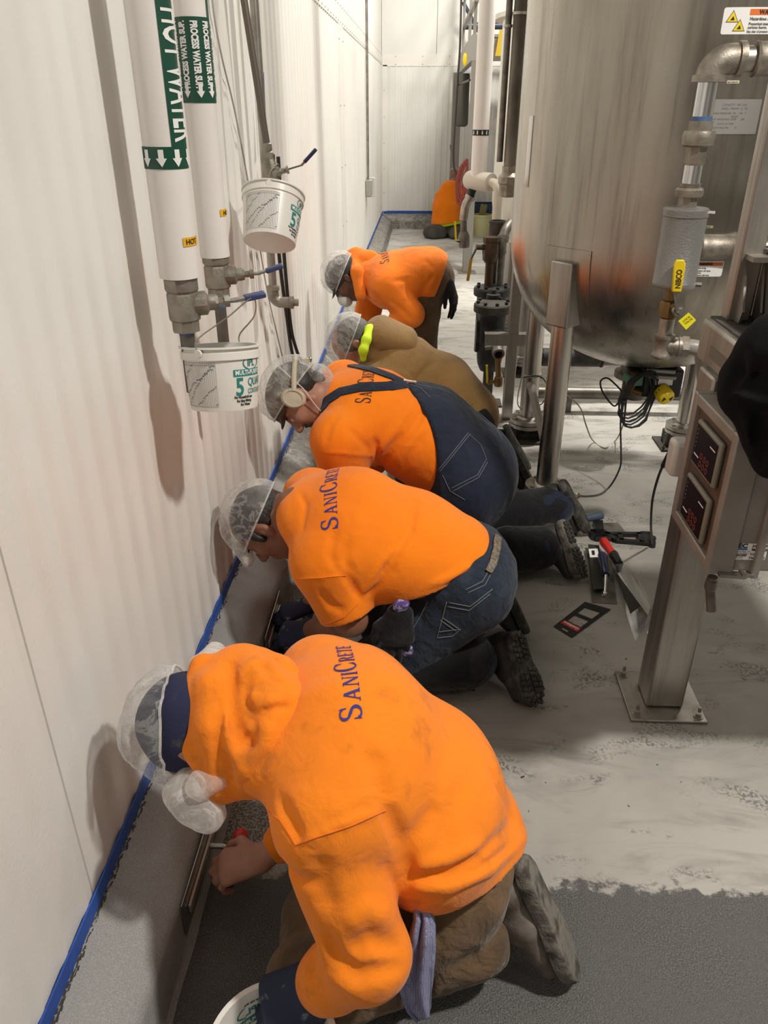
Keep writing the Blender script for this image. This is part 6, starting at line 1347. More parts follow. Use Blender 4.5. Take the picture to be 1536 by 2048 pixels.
for za_, zb2 in ((.865, .978), (.715, .835)):
    y0, y1 = cy0 + .065, cy1 - .058; xb = cx0 + .012
    D = obj('display_bezel', MB().box((xb - .014, y0, za_), (xb, y1, zb2)), BEZ, Cb, 30, bev=.006)
    obj('display_screen', MB().box((xb - .0155, y0 + .011, za_ + .009), (xb - .013, y1 - .011, zb2 - .009)), DISP, D, 30)
    mb = MB(); yc = (y0 + y1) / 2
    for i in range(2):
        for j in range(3): c_ = (xb - .0158, yc - .032 + .022 * j, za_ + .022 + .02 * i); mb.tube([(c_[0], c_[1] + .007 * math.cos(t), c_[2] + .007 * math.sin(t)) for t in [2 * PI * k / 12 for k in range(12)]], .0008, 5, closed=True)
    obj('keypad_keys', mb, LED, D, 180)
    mb = MB().box((xb - .0162, y1 - .055, za_ + .030), (xb - .0154, y1 - .022, za_ + .033)).box((xb - .0162, y0 + .02, zb2 - .030), (xb - .0154, y0 + .055, zb2 - .0275)); obj('display_line', mb, WHITE, D)
    mb = MB()
    for i in range(5): mb.box((xb - .0162, y1 - .024, zb2 - .022 - .011 * i), (xb - .0154, y1 - .020, zb2 - .0185 - .011 * i))
    obj('pilot_lamps', mb, mat('print_grey', (.12, .12, .13), .6), D)
def side_label(px, py, w, h):
    p = at(px, py, y=cy0); fn = lambda lift: (lambda u, v: V((p.x + u, cy0 - lift, p.z + v)))
    lb = obj('rating_label', place2d(shape2d(rrect(w, h, .004)), fn(.0015), None), WHITE, Cb, 180)
    obj('logo_bar', place2d(shape2d(rect2d(.008, h * .60, .042, h * .70)), fn(.0021), None), mat('print_blue', (.02, .12, .55), .5), lb, 180)
    obj('lettering', place2d(merge2d(tx2('CEC', .015, .008, h * .74, .0008, 1.15), tx2('Conveyor Eng. Co.', .006, .005, h * .48), tx2('Industrial Drive', .006, .009, h * .36), tx2('319-364-5600', .0085, .005, h * .22, .0003, .8), tx2('Iowa  U.S.A.', .006, .006, h * .1), tx2('Job 86395', .0095, .052, h * .80, .0003), tx2('Model 2K86', .0095, .052, h * .56, .0003), tx2('Volts 480', .0085, .05, h * .30, .0002), tx2('Date 2022', .0085, .05, h * .08, .0002)), fn(.0021), None), INKB, lb, 180)
side_label(1452, 1118, .088, .044); side_label(1496, 946, .088, .050)
lt = at(1440, 1150, y=cy0 - .01); obj('toggle_latch', MB().bar(lt + V((-.005, 0, .004)), lt + V((.055, 0, .0)), .022, .008).bar(lt + V((.04, 0, -.002)), lt + V((.075, 0, .004)), .016, .005).lathe([(.007, -.012), (.007, .012)], lt + V((.052, 0, .004)), (0, 1, 0), 10), STEEL, Cb, 30)
gl = at(1424, 1160, y=1.66); obj('cable_gland', MB().lathe([(.014, 0), (.016, .02), (.012, .03)], gl + V((0, 0, .0)), (0, 0, -1), 10).tube(elbow(gl + V((0, 0, .01)), gl + V((.002, .0, -.03)), gl + V((.012, -.01, -.085)), .02), .0125, 12), STEEL_D, Cb, 40)
jb = at(1352, 925, y=2.0); obj('plastic_cover', MB().box((.668, 1.89, .775), (.716, 1.95, .875)), mat('plastic_clear_white', (.55, .53, .50), .25), Cb, 30, bev=.012)
# jacket thrown over the cross box
def coat():
    t = SD(.008); q = lambda x, y, yy: PT(x, y, yy)
    t.ec(q(1615, 740, 1.60), q(1560, 800, 1.54), (.12, .06), (.12, .07), (.7, .6, 0), .05); t.ec(q(1560, 790, 1.54), q(1550, 840, 1.50), (.095, .06), (.085, .065), (.8, -.5, 0), .03)
    t.cone(q(1575, 705, 1.62), q(1640, 700, 1.6), .075, .1, .05); t.cone(q(1492, 755, 1.52), q(1486, 800, 1.49), .046, .044, .03); t.cone(q(1490, 800, 1.49), q(1505, 882, 1.48), .038, .022, .03); t.cone(q(1545, 830, 1.46), q(1548, 915, 1.45), .04, .026, .03); t.cone(q(1560, 700, 1.5), q(1570, 900, 1.46), .08, .06, .04)
    t.fold([q(1440, 785, 1.46), q(1480, 795, 1.44), q(1536, 815, 1.42)], .010, .010); t.fold([q(1450, 800, 1.46), q(1490, 815, 1.44), q(1536, 832, 1.42)], -.014, .010); t.fold([q(1536, 690, 1.5), q(1515, 720, 1.5), q(1500, 760, 1.48)], -.012, .014); t.fold([q(1470, 720, 1.48), q(1490, 750, 1.47), q(1530, 745, 1.45)], -.010, .014)
    t.fold([q(1519, 820, 1.44), q(1518, 880, 1.44), q(1520, 930, 1.44)], -.02, .010); [t.fold([q(x0, y0, yy), q(x1, y1, yy), q(x2, y2, yy)], am, .009) for x0, y0, x1, y1, x2, y2, yy, am in ((1480, 720, 1470, 760, 1455, 785, 1.47, -.012), (1510, 700, 1495, 750, 1490, 790, 1.46, .010), (1460, 815, 1465, 850, 1480, 880, 1.45, -.010), (1490, 830, 1492, 870, 1500, 900, 1.44, .010), (1532, 840, 1530, 880, 1532, 910, 1.43, -.012))]; t.noise(.008, 22, 91).noise(.005, 55, 92)
    tagp(obj('jacket', t.mesh(), mat('coat_black', (.006, .006, .007), .95, bump=(300, .4, .002), spec=.15), None, 180, keep=(.9, 1.55, 1.1)), 'black jacket thrown over the box beam beside the control box', 'jacket')
coat()
# ---- actuated outlet valve below the tank
V_ = thing('actuated_valve', 'black actuator valve with yellow indicator cap under the large tank', 'valve', (CX, CY_ - .05, .3))
g = lambda px, py, y=3.5: at(px, py, y=y)
obj('valve_body', MB().lathe([(.045, .40), (.06, .405), (.06, .43), (.045, .435), (.045, .5)], (CX, CY_, 0), n=20), STEEL_D, V_, 40)
c0 = g(1300, 770); obj('actuator', MB().box((c0.x - .115, 3.47, c0.z - .055), (c0.x + .13, 3.57, c0.z + .085)), mat('actuator_black', (.015, .015, .016), .45, bump=(80, .2, .002)), V_, 30, bev=.02)
c1 = g(1322, 752, 3.44)
obj('switch_box', MB().box((c1.x - .085, 3.40, c1.z - .09), (c1.x + .09, 3.47, c1.z + .04)), mat('switch_black', (.02, .02, .021), .4), V_, 30, bev=.01)
obj('switch_lid', MB().bar(g(1294, 740, 3.4), g(1350, 744, 3.4), .02, .016).bar(g(1296, 752, 3.4), g(1352, 756, 3.4), .02, .016), mat('lid_grey', (.33, .32, .30), .4, .5), V_, 30, bev=.004)
obj('data_plate', MB().obox(g(1326, 763, 3.395), (.043, 0, 0), (0, .002, 0), (0, 0, .016)), mat('plate_aluminium', (.60, .59, .57), .35, .9), V_)
ci = g(1322, 780, 3.40); di = V((.32, -.85, -.42)).normalized()
obj('indicator_cap', MB().lathe([(.033, 0), (.038, .006), (.038, .05), (.034, .058), (.02, .06)], ci, di, 24), mat('cap_yellow', (.78, .58, .01), .3), V_, 40)
mb = MB(); ex, ey, _ = frame(di)
for a in (0, PI): 
    o = ci + di * .0605; mb.add([o + (ex * math.cos(a) + ey * math.sin(a)) * .006, o + (ex * math.cos(a + .55) + ey * math.sin(a + .55)) * .030, o + (ex * math.cos(a - .55) + ey * math.sin(a - .55)) * .030], [(0, 1, 2)])
for k in range(4):
    a = .4 + k * PI / 2; vs = [ci + di * h + (ex * math.cos(a + t) + ey * math.sin(a + t)) * .0386 for t, h in ((-.25, .012), (.25, .012), (.25, .024), (-.25, .024))]; mb.add(vs, [(0, 1, 2, 3)])
obj('indicator_marks', mb, INKB, V_, 180)
cs = g(1266, 758, 3.42); So = thing('solenoid', 'green solenoid coil beside the looped black cable under the tank', 'solenoid', tuple(cs))
obj('coil', MB().obox(cs, (.035, .01, 0), (-.008, .03, 0), (0, 0, .026)), mat('solenoid_green', (.10, .26, .165), .5), So, 30, bev=.006); obj('coil_button', MB().lathe([(.012, 0), (.012, .003)], cs + V((.0, -.0, .026)), n=12), RED, So)
obj('solenoid_body', MB().lathe([(.02, -.05), (.022, -.03), (.018, .01)], cs + V((0, 0, -.02)), n=10).lathe([(.014, 0), (.016, .03), (.01, .04)], cs + V((.01, -.01, -.055)), (.5, -.8, 0), 10).lathe([(.012, 0), (.012, .05)], cs + V((-.03, 0, -.06)), (0, 0, 1), 8), BRASS, So, 40)
rnd = random.Random(4); pts = []; cc = g(1278, 790, 3.36)
for i in range(7 * 14 + 1):
    a = 2 * PI * i / 14; lp = i // 14; r_ = .075 + .004 * (lp % 3); cx_ = cc + V((.006 * (lp - 3) + rnd.uniform(-.004, .004), .004 * lp, rnd.uniform(-.004, .004)))
    pts.append(cx_ + V((r_ * .92 * math.sin(a) + .02 * math.cos(a), .02 * math.sin(a), r_ * 1.28 * math.cos(a) - .012 * lp * (math.cos(a) < -.3))))
tail = [g(1243, 800, 3.36), g(1241, 850, 3.36), g(1242, 905, 3.36), g(1240, 935, 3.35), at(1222, 970, z=.05), at(1200, 988, z=.012), at(1175, 992, z=.008), at(1158, 991, z=.012)]
cab = thing('sensor_cable', 'black cable coiled under the tank and trailing to a silver plug on the floor', 'cable', tuple(at(1240, 900, z=0)))
loop = [g(1246, 785, 3.36), g(1230, 768, 3.36), g(1214, 756, 3.36), g(1201, 763, 3.36), g(1206, 785, 3.36), g(1228, 812, 3.36), g(1243, 800, 3.36)]
obj('cable_coil', MB().tube(pts, .0042, 6), CABLEB, cab); obj('cable_run', MB().tube(bez(loop + tail[1:], 6), .0042, 6), CABLEB, cab)
obj('cable_tie', MB().lathe([(.018, 0), (.018, .012)], g(1243, 803, 3.36), (.3, 0, 1), 10), CABLEB, cab, 30)
pl = at(1158, 991, z=.012); pe = at(1128, 988, z=.03); dp = (pe - pl).normalized(); obj('plug', MB().lathe([(.008, 0), (.011, .004), (.011, .016), (.009, .018), (.009, .05), (.012, .053), (.012, .07)], pl, dp, 14), MATS['chrome'], cab, 40); obj('plug_collar', MB().lathe([(.0115, 0), (.0115, .012)], pl, dp, 14), BRASS, cab)
wc = [at(1132, 788, y=3.9), at(1160, 815, y=3.8), at(1172, 850, y=3.7), at(1185, 880, z=.02), at(1210, 896, z=.006), at(1232, 880, z=.02), at(1246, 850, y=3.42), at(1250, 815, y=3.40), at(1246, 785, y=3.38)]
tagp(obj('cable', MB().tube(bez(wc, 7), .0035, 6), mat('cable_tan', (.34, .30, .24), .5)), 'thin tan cable sagging to the floor between the tank legs', 'cable')
kc = [V((.70, cy1 + .02, .86)), at(1350, 893, y=2.05), at(1335, 915, y=2.1), at(1318, 950, y=2.2), at(1305, 1000, y=2.35), at(1302, 1050, y=2.55), at(1304, 1086, z=.035)]
kb = thing('probe_cable', 'black cable looping down from the control box to a plug near the black trowel frame', 'cable', tuple(at(1304, 1090, z=0)))
obj('cable_run', MB().tube(bez(kc, 8), .0042, 8), CABLEB, kb); obj('strain_relief', MB().tube([at(1338, 908, y=2.09), at(1326, 932, y=2.14)], .0075, 10), CABLEB, kb); q = at(1304, 1092, z=.004); obj('plug', MB().lathe([(.014, 0), (.014, .02), (.011, .024), (.011, .045), (.007, .05)], (q.x, q.y, .001), n=12), CABLEB, kb, 40)
# ---- pipes near the floor under the tanks
for nm, pth, r_, lab in (('floor_pipe', [at(1055, 785, y=4.5), at(1300, 785, y=4.5)], .036, 'long dull horizontal pipe low behind the tank legs'),):
    F_ = thing(nm, lab, 'pipe', tuple(pth[0])); y_ = 4.5; z_ = at(1150, 786, y=y_).z
    obj('pipe_run', MB().tube([(.62, y_, z_), (2.2, y_, z_)], r_, 16), STEEL_D, F_)
    for x_ in (.9, 1.6): obj('pipe_support', MB().box((x_ - .02, y_ - .02, 0), (x_ + .02, y_ + .02, z_ - .02)), STEEL_D, F_)
y_ = 4.75; z_ = at(1150, 715, y=y_).z; F_ = thing('drain_header', 'horizontal drain pipe with tee and clamp band just under the large tank', 'pipe', (.75, y_, z_))
obj('pipe_run', MB().tube([(.76, y_, z_), (1.95, y_, z_)], .047, 18), STEEL_D, F_); obj('end_cap', MB().hexa((.735, y_, z_), (1, 0, 0), .05, .03, 8).lathe([(.056, 0), (.056, .05)], (.76, y_, z_), (1, 0, 0), 18), DUSTY, F_, 30); obj('pipe_tee', MB().lathe([(.056, -.09), (.056, .09)], (1.02, y_, z_), (1, 0, 0), 18).lathe([(.05, 0), (.05, .12), (.06, .12), (.06, .15)], (1.02, y_, z_), (0, 0, 1), 18), DUSTY, F_, 40); obj('clamp_band', MB().lathe([(.06, 0), (.06, .012)], (1.12, y_, z_), (1, 0, 0), 18), BLK, F_, 30)
for x_ in (.9, 1.7): obj('pipe_support', MB().box((x_ - .02, y_ - .02, 0), (x_ + .02, y_ + .02, z_ - .03)), STEEL_D, F_)
dp0, dp1 = at(1062, 772, y=4.0), at(1090, 888, y=3.72); tagp(obj('drain_tube', MB().tube(elbow(dp0 + V((0, .15, .0)), dp0, dp1, .03), .021, 14), mat('pipe_beige', (.26, .235, .195), .45)), 'slanting beige drain tube between the two left tank legs', 'pipe')
gw = [at(x, y, y=4.0) for x, y in ((1045, 720), (1044, 745), (1040, 770), (1034, 800), (1040, 812))]; wl = thing('tied_wires', 'loose grey and black wires tied round the second tank leg', 'wire', tuple(gw[0])); obj('wire_loop', MB().tube(bez([at(x, y, y=3.98) for x, y in ((1046, 715), (1044, 750), (1036, 790), (1036, 810), (1045, 820))], 6), .003, 6), mat('wire_grey', (.35, .34, .33), .5), wl)
obj('wire_loop', MB().tube(bez([at(x, y, y=3.97) for x, y in ((1046, 755), (1075, 752), (1090, 762), (1094, 785), (1086, 805), (1076, 812))], 6), .003, 6), CABLEB, wl); obj('tie_band', MB().lathe([(.052, 0), (.052, .012)], (.60, 4.06, at(1060, 757, y=4.0).z), n=20), mat('wire_grey', (.35, .34, .33), .5), wl)
# ---- steam trap set at the left of the second tank
TX = at(986, 606, y=4.62); tx_, ty_, tz_ = TX
S = thing('steam_trap', 'black cast iron steam trap with bolted flanges and an open nozzle facing the camera', 'steam trap', (tx_, ty_, 0))
mb = MB().lathe([(.055, .22), (.072, .26), (.078, .30), (.082, tz_ - .07), (.10, tz_ - .05)], (tx_, ty_, 0), n=28).box((tx_ - .09, ty_ - .03, .34), (tx_ + .07, ty_ + .06, tz_ - .10)); tb = obj('trap_body', mb, BLK, S, 40)
obj('cover_flange', MB().lathe([(.108, tz_ - .05), (.112, tz_ - .046), (.112, tz_ - .008), (.106, tz_), (.055, tz_ + .006), (.02, tz_ + .006)], (tx_, ty_, 0), n=36), DUSTY, S, 30)
for i in range(8): a = .2 + i * PI / 4; obj('flange_bolt', MB().hexa((tx_ + .09 * math.cos(a), ty_ + .09 * math.sin(a), tz_ - .002), (0, 0, 1), .0105, .018), BLK, S, 30)
u_ = V((tx_ + .01, ty_ + .24, tz_ + .045)); obj('rear_flange', MB().lathe([(.108, -.05), (.112, -.045), (.112, -.01), (.106, 0), (.05, .004)], u_, n=36).lathe([(.09, -.4), (.09, -.04)], u_, n=24), BLK, S, 30)
for i in range(8): a = .3 + i * PI / 4; obj('flange_bolt', MB().hexa(u_ + V((.09 * math.cos(a), .09 * math.sin(a), -.002)), (0, 0, 1), .0105, .018), BLK, S, 30)
obj('top_plug', MB().lathe([(.042, 0), (.042, .03), (.03, .034)], (tx_ + .008, ty_ + .10, tz_ + .0), n=24).hexa((tx_ + .008, ty_ + .10, tz_ + .034), (0, 0, 1), .022, .022), BLK, S, 30)
n0 = V((tx_ + .02, ty_ - .07, tz_ - .19)); nd = V((.06, -.86, -.30)).normalized()
obj('nozzle', MB().lathe([(.055, -.02), (.055, .012), (.040, .014), (.040, .05), (.032, .052), (.032, .13), (.036, .132), (.036, .165), (.024, .166), (.022, .12), (.002, .12)], n0, nd, 22), STEEL_D, S, 40)
obj('nozzle_tap', MB().lathe([(.014, 0), (.014, .05)], n0 + nd * .09 + V((-.02, 0, 0)), (-1, 0, -.2), 8), STEEL_D, S, 30)
b0 = n0 + nd * .16 + V((0, 0, -.02)); obj('blow_down', MB().tube(bez([b0, b0 + V((.004, .01, -.06)), b0 + V((.012, .02, -.12))], 6), .017, 12).lathe([(.022, 0), (.026, .01), (.026, .05), (.02, .06)], b0 + V((.013, .02, -.18)), n=10).lathe([(.012, 0), (.012, .05)], b0 + V((.0, .02, -.15)), (-1, -.1, -.2), 8), BRASS, S, 40)
obj('lever_grip', MB().bar(b0 + V((-.052, .015, -.16)), b0 + V((-.062, .01, -.05)), .012, .006), YEL, S, 30)
obj('trap_leg', MB().box((tx_ - .03, ty_ - .02, 0.012), (tx_ + .03, ty_ + .02, .24)).box((tx_ - .09, ty_ - .07, 0), (tx_ + .09, ty_ + .07, .012)), DUSTY, S, 30)
# riser over the trap: valve with yellow lever, union, bend to the insulated tee
IX, IY = at(965, 200, y=5.25).x, 5.25; zt0 = at(958, 362, y=IY).z; rI = .049
R_ = thing('insulated_pipe', 'white insulated pipe with black arrow band and cream lagged tee above the steam trap', 'pipe', (IX, IY, zt0))
obj('pipe_jacket', MB().lathe([(rI, zt0), (rI, 4.6)], (IX, IY, 0), n=32), JACKET, R_); zb = at(964, 265, y=IY).z; obj('arrow_band', MB().lathe([(rI + .001, zb - .016), (rI + .001, zb + .016)], (IX, IY, 0), n=32, caps=False), BLK, R_)
obj('band_arrows', place2d(merge2d(*[shape2d([(k - .003, zb + .011), (k + .003, zb + .011), (k + .003, zb - .002), (k + .006, zb - .002), (k, zb - .012), (k - .006, zb - .002), (k - .003, zb - .002)]) for k in (-.06, -.03, 0, .03, .06)]), cyl_map((IX, IY, 0), rI + .002, -1.45), .008), WHITE, R_, 180)
td = V((.62, -.78, -.02)).normalized(); c = V((IX, IY, zt0)); LAG = mat('lagging_cream', (.62, .58, .50), .7, bump=(12, .2, .01))
obj('lagged_tee', MB().lathe([(.02, -.09), (.052, -.088), (.056, -.07), (.056, .115), (.052, .12), (.022, .121)], c, td, 28), LAG, R_, 40)
e0 = c + td * .115; zq = at(988, 432, y=4.9); dn = V((zq.x, e0.y - .08, zq.z)); zz = e0 + td * .07
obj('lagged_bend', MB().tube(elbow(e0, zz, V((zz.x + .0, zz.y, zt0 - .24)), .05, 10), .028, 16), LAG, R_)
rx, ry = zz.x, zz.y; zA = zt0 - .24
obj('riser_union', MB().lathe([(.030, -.10), (.034, -.09), (.038, -.06), (.038, -.04), (.032, -.03), (.030, 0), (.030, .03)], (rx, ry, zA), n=10), STEEL_D, R_, 30)
ztr = tz_ + .05; off = V((tx_ - rx, u_.y - ry, 0)); k1 = V((rx, ry, zA - .1)); k2 = V((tx_ - .015, u_.y - .02, ztr + .26))
obj('riser_pipe', MB().tube(bez([k1, k1 + V((-.004, 0, -.07)), k1 * .5 + k2 * .5 + V((-.012, 0, 0)), k2], 8), .021, 14).lathe([(.027, -.02), (.027, .02)], k1 + V((-.002, 0, -.06)), n=14), STEEL_D, R_, 40)
obj('riser_valve', MB().lathe([(.03, -.12), (.045, -.10), (.05, -.05), (.045, .0), (.05, .004), (.05, .03), (.026, .034)], k2, n=8).tube([k2 + V((0, 0, -.11)), V((k2.x, k2.y, ztr - .01))], .026, 14).lathe([(.015, 0), (.018, .06)], k2 + V((-.03, -.01, -.03)), (-1, -.2, .1), 8), mat('bronze_dark', (.07, .048, .03), .5, .6), R_, 40)
gq = k2 + V((-.085, -.02, -.03)); obj('lever_arm', MB().bar(gq, gq + V((-.03, -.01, -.06)), .016, .006), BLK, R_, 30); obj('lever_grip', MB().bar(gq + V((-.03, -.01, -.06)), gq + V((-.045, -.015, -.19)), .018, .009), mat('grip_mustard', (.42, .28, .02), .5), R_, 30)
# second pipe and open stub beside it
P2 = thing('vent_pipe', 'dull pipe with two elbows rising beside the steam trap valve', 'pipe', (tx_ + .07, u_.y, ztr)); w = V((tx_ + .055, u_.y + .02, ztr - .01)); obj('pipe_run', MB().tube([w, w + V((0, 0, .2)), w + V((.0, 0, .24))], .024, 14).tube(bez([w + V((0, 0, .2)), w + V((-.002, .0, .26)), w + V((.02, .04, .33)), w + V((.05, .09, .36))], 6), .03, 14).lathe([(.036, 0), (.036, .03)], w + V((.002, .01, .27)), (.2, .3, 1), 14), STEEL_D, P2, 40)
q = V((tx_ + .03, u_.y + .12, ztr + .2)); tagp(obj('pipe_stub', MB().lathe([(.03, -.25), (.03, .0), (.05, .03), (.05, .15), (.054, .152), (.054, .165), (.044, .165), (.04, .05), (.001, .05)], q, n=20), DUSTY), 'wide open ended vertical pipe stub behind the steam trap valves', 'pipe')
# hanging branch with open end and yellow lever
c2 = c - td * .07; B_ = thing('hanging_branch', 'pipe branch hanging left of the lagged tee with an open end and yellow lever', 'pipe', tuple(c2)); h = [c2 + V((.02, 0, -.03)), at(940, 395, y=5.25), at(931, 412, y=5.25), at(927, 440, y=5.25), at(928, 482, y=5.25)]
obj('rubber_sleeve', MB().tube([h[0], h[1]], .026, 12), BLK, B_); obj('pipe_elbow', MB().tube(bez([h[1], h[2], h[3]], 6), .027, 12).lathe([(.033, -.01), (.033, .01)], h[1], (h[1] - h[2]), 12), STEEL, B_, 40)
dd = (h[4] - h[3]).normalized(); obj('open_end', MB().tube([h[3], h[4]], .021, 12).lathe([(.024, -.03), (.036, 0), (.036, .06), (.032, .07), (.024, .07), (.02, .03), (.001, .03)], h[4] - dd * .03, dd, 16), STEEL_D, B_, 40)
lq = at(912, 482, y=5.2); obj('lever_arm', MB().bar(h[4] + V((-.02, 0, -.01)), lq, .014, .006), BLK, B_, 30); obj('lever_grip', MB().bar(lq, at(910, 443, y=5.2), .012, .008), YEL, B_, 30)
# dark drain line beside the large tank
dl = at(1035, 120, y=4.45); D_ = thing('drop_line', 'dark stained vertical pipe with a threaded union close beside the large tank', 'pipe', (dl.x, 4.45, 1.4)); zD = at(1018, 345, y=4.45).z
obj('pipe_run', MB().lathe([(.034, zD), (.034, 4.2)], (dl.x, 4.45, 0), n=20), mat('pipe_stained', (.085, .072, .058), .5, .6, var=((.22, .2, .17), 7, .4, .62, 6), scale=(1, 1, .3)), D_); obj('thin_pipe', MB().lathe([(.016, zD + .05), (.016, 4.2)], (dl.x - .055, 4.47, 0), n=12), STEEL_D, D_); zz_ = at(1028, 30, y=4.45).z; obj('hanger_clamp', MB().lathe([(.042, 0), (.042, .012)], (dl.x, 4.45, zz_), n=18).lathe([(.022, 0), (.022, .012)], (dl.x - .055, 4.47, zz_ - .05), n=12), STEEL, D_, 30)
obj('pipe_union', MB().lathe([(.034, -.12), (.048, -.115), (.05, -.06), (.058, -.05), (.058, -.02), (.05, -.01), (.04, .0), (.04, .03)], (dl.x, 4.45, zD), n=10), CAST, D_, 30)
# slim steel support frame beside the trap
fp = at(1013, 838, z=0); W_ = thing('support_post', 'thin square steel post with a side bracket between the tank legs and the trap', 'post', (fp.x, fp.y, 0)); obj('post', MB().box((fp.x - .03, fp.y - .025, .008), (fp.x + .03, fp.y + .025, 1.05)), STAIN, W_, 30, bev=.004); zbk = at(1010, 668, y=fp.y).z; obj('bracket_arm', MB().box((fp.x - .16, fp.y - .03, zbk - .06), (fp.x + .12, fp.y - .025, zbk)).box((fp.x - .16, fp.y - .03, zbk), (fp.x + .12, fp.y + .03, zbk + .005)), STAIN, W_, 30); obj('base_plate', MB().box((fp.x - .06, fp.y - .06, 0), (fp.x + .06, fp.y + .06, .008)), STAIN, W_, 30)
# ---- platform and posts at the back
M_ = thing('platform', 'grey steel access platform with posts and handrail beyond the tanks', 'platform', (.49, 8.96, 0))
FG = mat('frame_dull', (.24, .225, .20), .5, .25); PA, PB = at(933, 545, z=0), at(903, 468, z=0); zt = at(965, 122, y=PA.y).z
obj('post', MB().box((PA.x - .05, PA.y - .05, .01), (PA.x + .05, PA.y + .05, zt)), FG, M_, 30, bev=.006); obj('post', MB().box((PB.x - .06, PB.y - .06, .01), (PB.x + .06, PB.y + .06, zt)), FG, M_, 30, bev=.006)
obj('base_plate', MB().box((PA.x - .10, PA.y - .10, 0), (PA.x + .10, PA.y + .10, .01)), FG, M_, 30); obj('base_plate', MB().box((PB.x - .10, PB.y - .10, 0), (PB.x + .10, PB.y + .10, .01)), FG, M_, 30)
GA = mat('beam_grey', (.30, .285, .26), .55, .2)
obj('side_beam', MB().box((PA.x - .06, PA.y - .05, zt), (PA.x + .0, PB.y + .1, zt + .20)), GA, M_, 30); mb = MB().box((PA.x + .01, PA.y - .05, zt), (3.6, PA.y + .05, zt + .19)); obj('front_beam', mb, GA, M_, 30)
obj('deck', MB().box((PA.x - .06, PA.y - .05, zt + .2), (3.6, PB.y + .1, zt + .225)), GA, M_, 30)
for yy in (PA.y + .1, PA.y + 1.15, PB.y): obj('rail_post', MB().box((PA.x - .045, yy - .018, zt + .2), (PA.x - .012, yy + .018, zt + 1.35)), FG, M_, 30)
for zr in (.50, .85, 1.32): obj('handrail', MB().box((PA.x - .045, PA.y - .03, zt + zr), (PA.x - .005, PB.y + .03, zt + zr + .04)), FG, M_, 30)
for zr in (.62, 1.32): obj('handrail', MB().box((PA.x, PA.y - .03, zt + zr), (3.6, PA.y + .01, zt + zr + .04)), FG, M_, 30)
for xx in (1.3, 2.2): obj('rail_post', MB().box((xx - .025, PA.y - .03, zt + .2), (xx + .025, PA.y + .02, zt + 1.35)), FG, M_, 30)
obj('knee_brace', MB().bar((PA.x + .05, PA.y, zt - .75), (PA.x + .75, PA.y, zt), .06, .06), STAIN, M_, 30)
cq = at(925, 200, y=11.0); tagp(obj('motor_canister', MB().lathe([(.05, -.30), (.078, -.28), (.082, -.25), (.082, .27), (.07, .29)], cq, n=24), mat('canister_dark', (.10, .095, .088), .45, .5)), 'dark upright cylinder fixed below the platform edge at the back', 'cylinder')
bl = at(968, 55, y=9.6); tagp(obj('navy_pipe', MB().tube([at(927, 52, y=12.0), V((2.2, 12.0, at(927, 52, y=12.0).z))], .042, 12).tube([at(926, 4, y=12.2), at(962, 72, y=12.2)], .026, 10), mat('pipe_navy', (.02, .03, .06), .4)), 'navy blue pipes crossing behind the platform handrail', 'pipe')
sg = at(999, 88, y=8.8); tagp(obj('safety_sign', MB().prism([sg + V((-.035, 0, -.1)), sg + V((.09, 0, -.1)), sg + V((.09, 0, .12)), sg + V((-.005, 0, .12))], (0, 1, 0), .02), mat('sign_yellow', (.62, .42, .02), .5)), 'yellow sign plate partly hidden behind the white insulated pipe', 'sign')
tagp(obj('yellow_tag', MB().ball(at(930, 119, y=8.9), .045, 10, 8, .5, .5, 1.3), YEL), 'small yellow tag hanging on the platform handrail', 'tag')
# drop cord with hook, red hoses
dc = [at(923, -20, y=9.4), at(920, 90, y=9.4), at(916, 150, y=9.4), at(911, 230, y=9.4), at(907, 300, y=9.4), at(908, 335, y=9.4), at(915, 355, y=9.4)]
dr = thing('air_hose', 'thin dark air cord hanging from above with a small hook beside the far post', 'cord', tuple(dc[-1])); obj('cord_run', MB().tube(bez(dc, 6), .011, 8), mat('cord_dark', (.06, .052, .045), .6), dr); obj('swivel_bracket', MB().tube(bez([at(914, 152, y=9.4), at(914, 168, y=9.4), at(921, 168, y=9.4), at(940, 160, y=9.2)], 5), .012, 8), STEEL_D, dr); obj('hook', MB().tube(bez([at(907, 302, y=9.4), at(902, 300, y=9.4), at(901, 290, y=9.4)], 4), .009, 8), STEEL_D, dr)
rh = thing('hose_bundle', 'dark red looped hoses hanging on the far post beside the crouching worker', 'hose', tuple(at(925, 380, y=9.2)))
for i, (a, b) in enumerate(((915, 930), (920, 928), (926, 930), (913, 921))):
    obj('hose_loop', MB().tube(bez([at(934, 318, y=8.85), at(a + 8, 335, y=8.85), at(a, 365, y=8.85), at(a + 2, 395 + 3 * i, y=8.85), at(b, 412 - 3 * i, y=8.85), at(934, 360, y=8.85), at(934, 320, y=8.85)], 6), .012, 8), mat('hose_red', (.16, .022, .014), .5), rh)
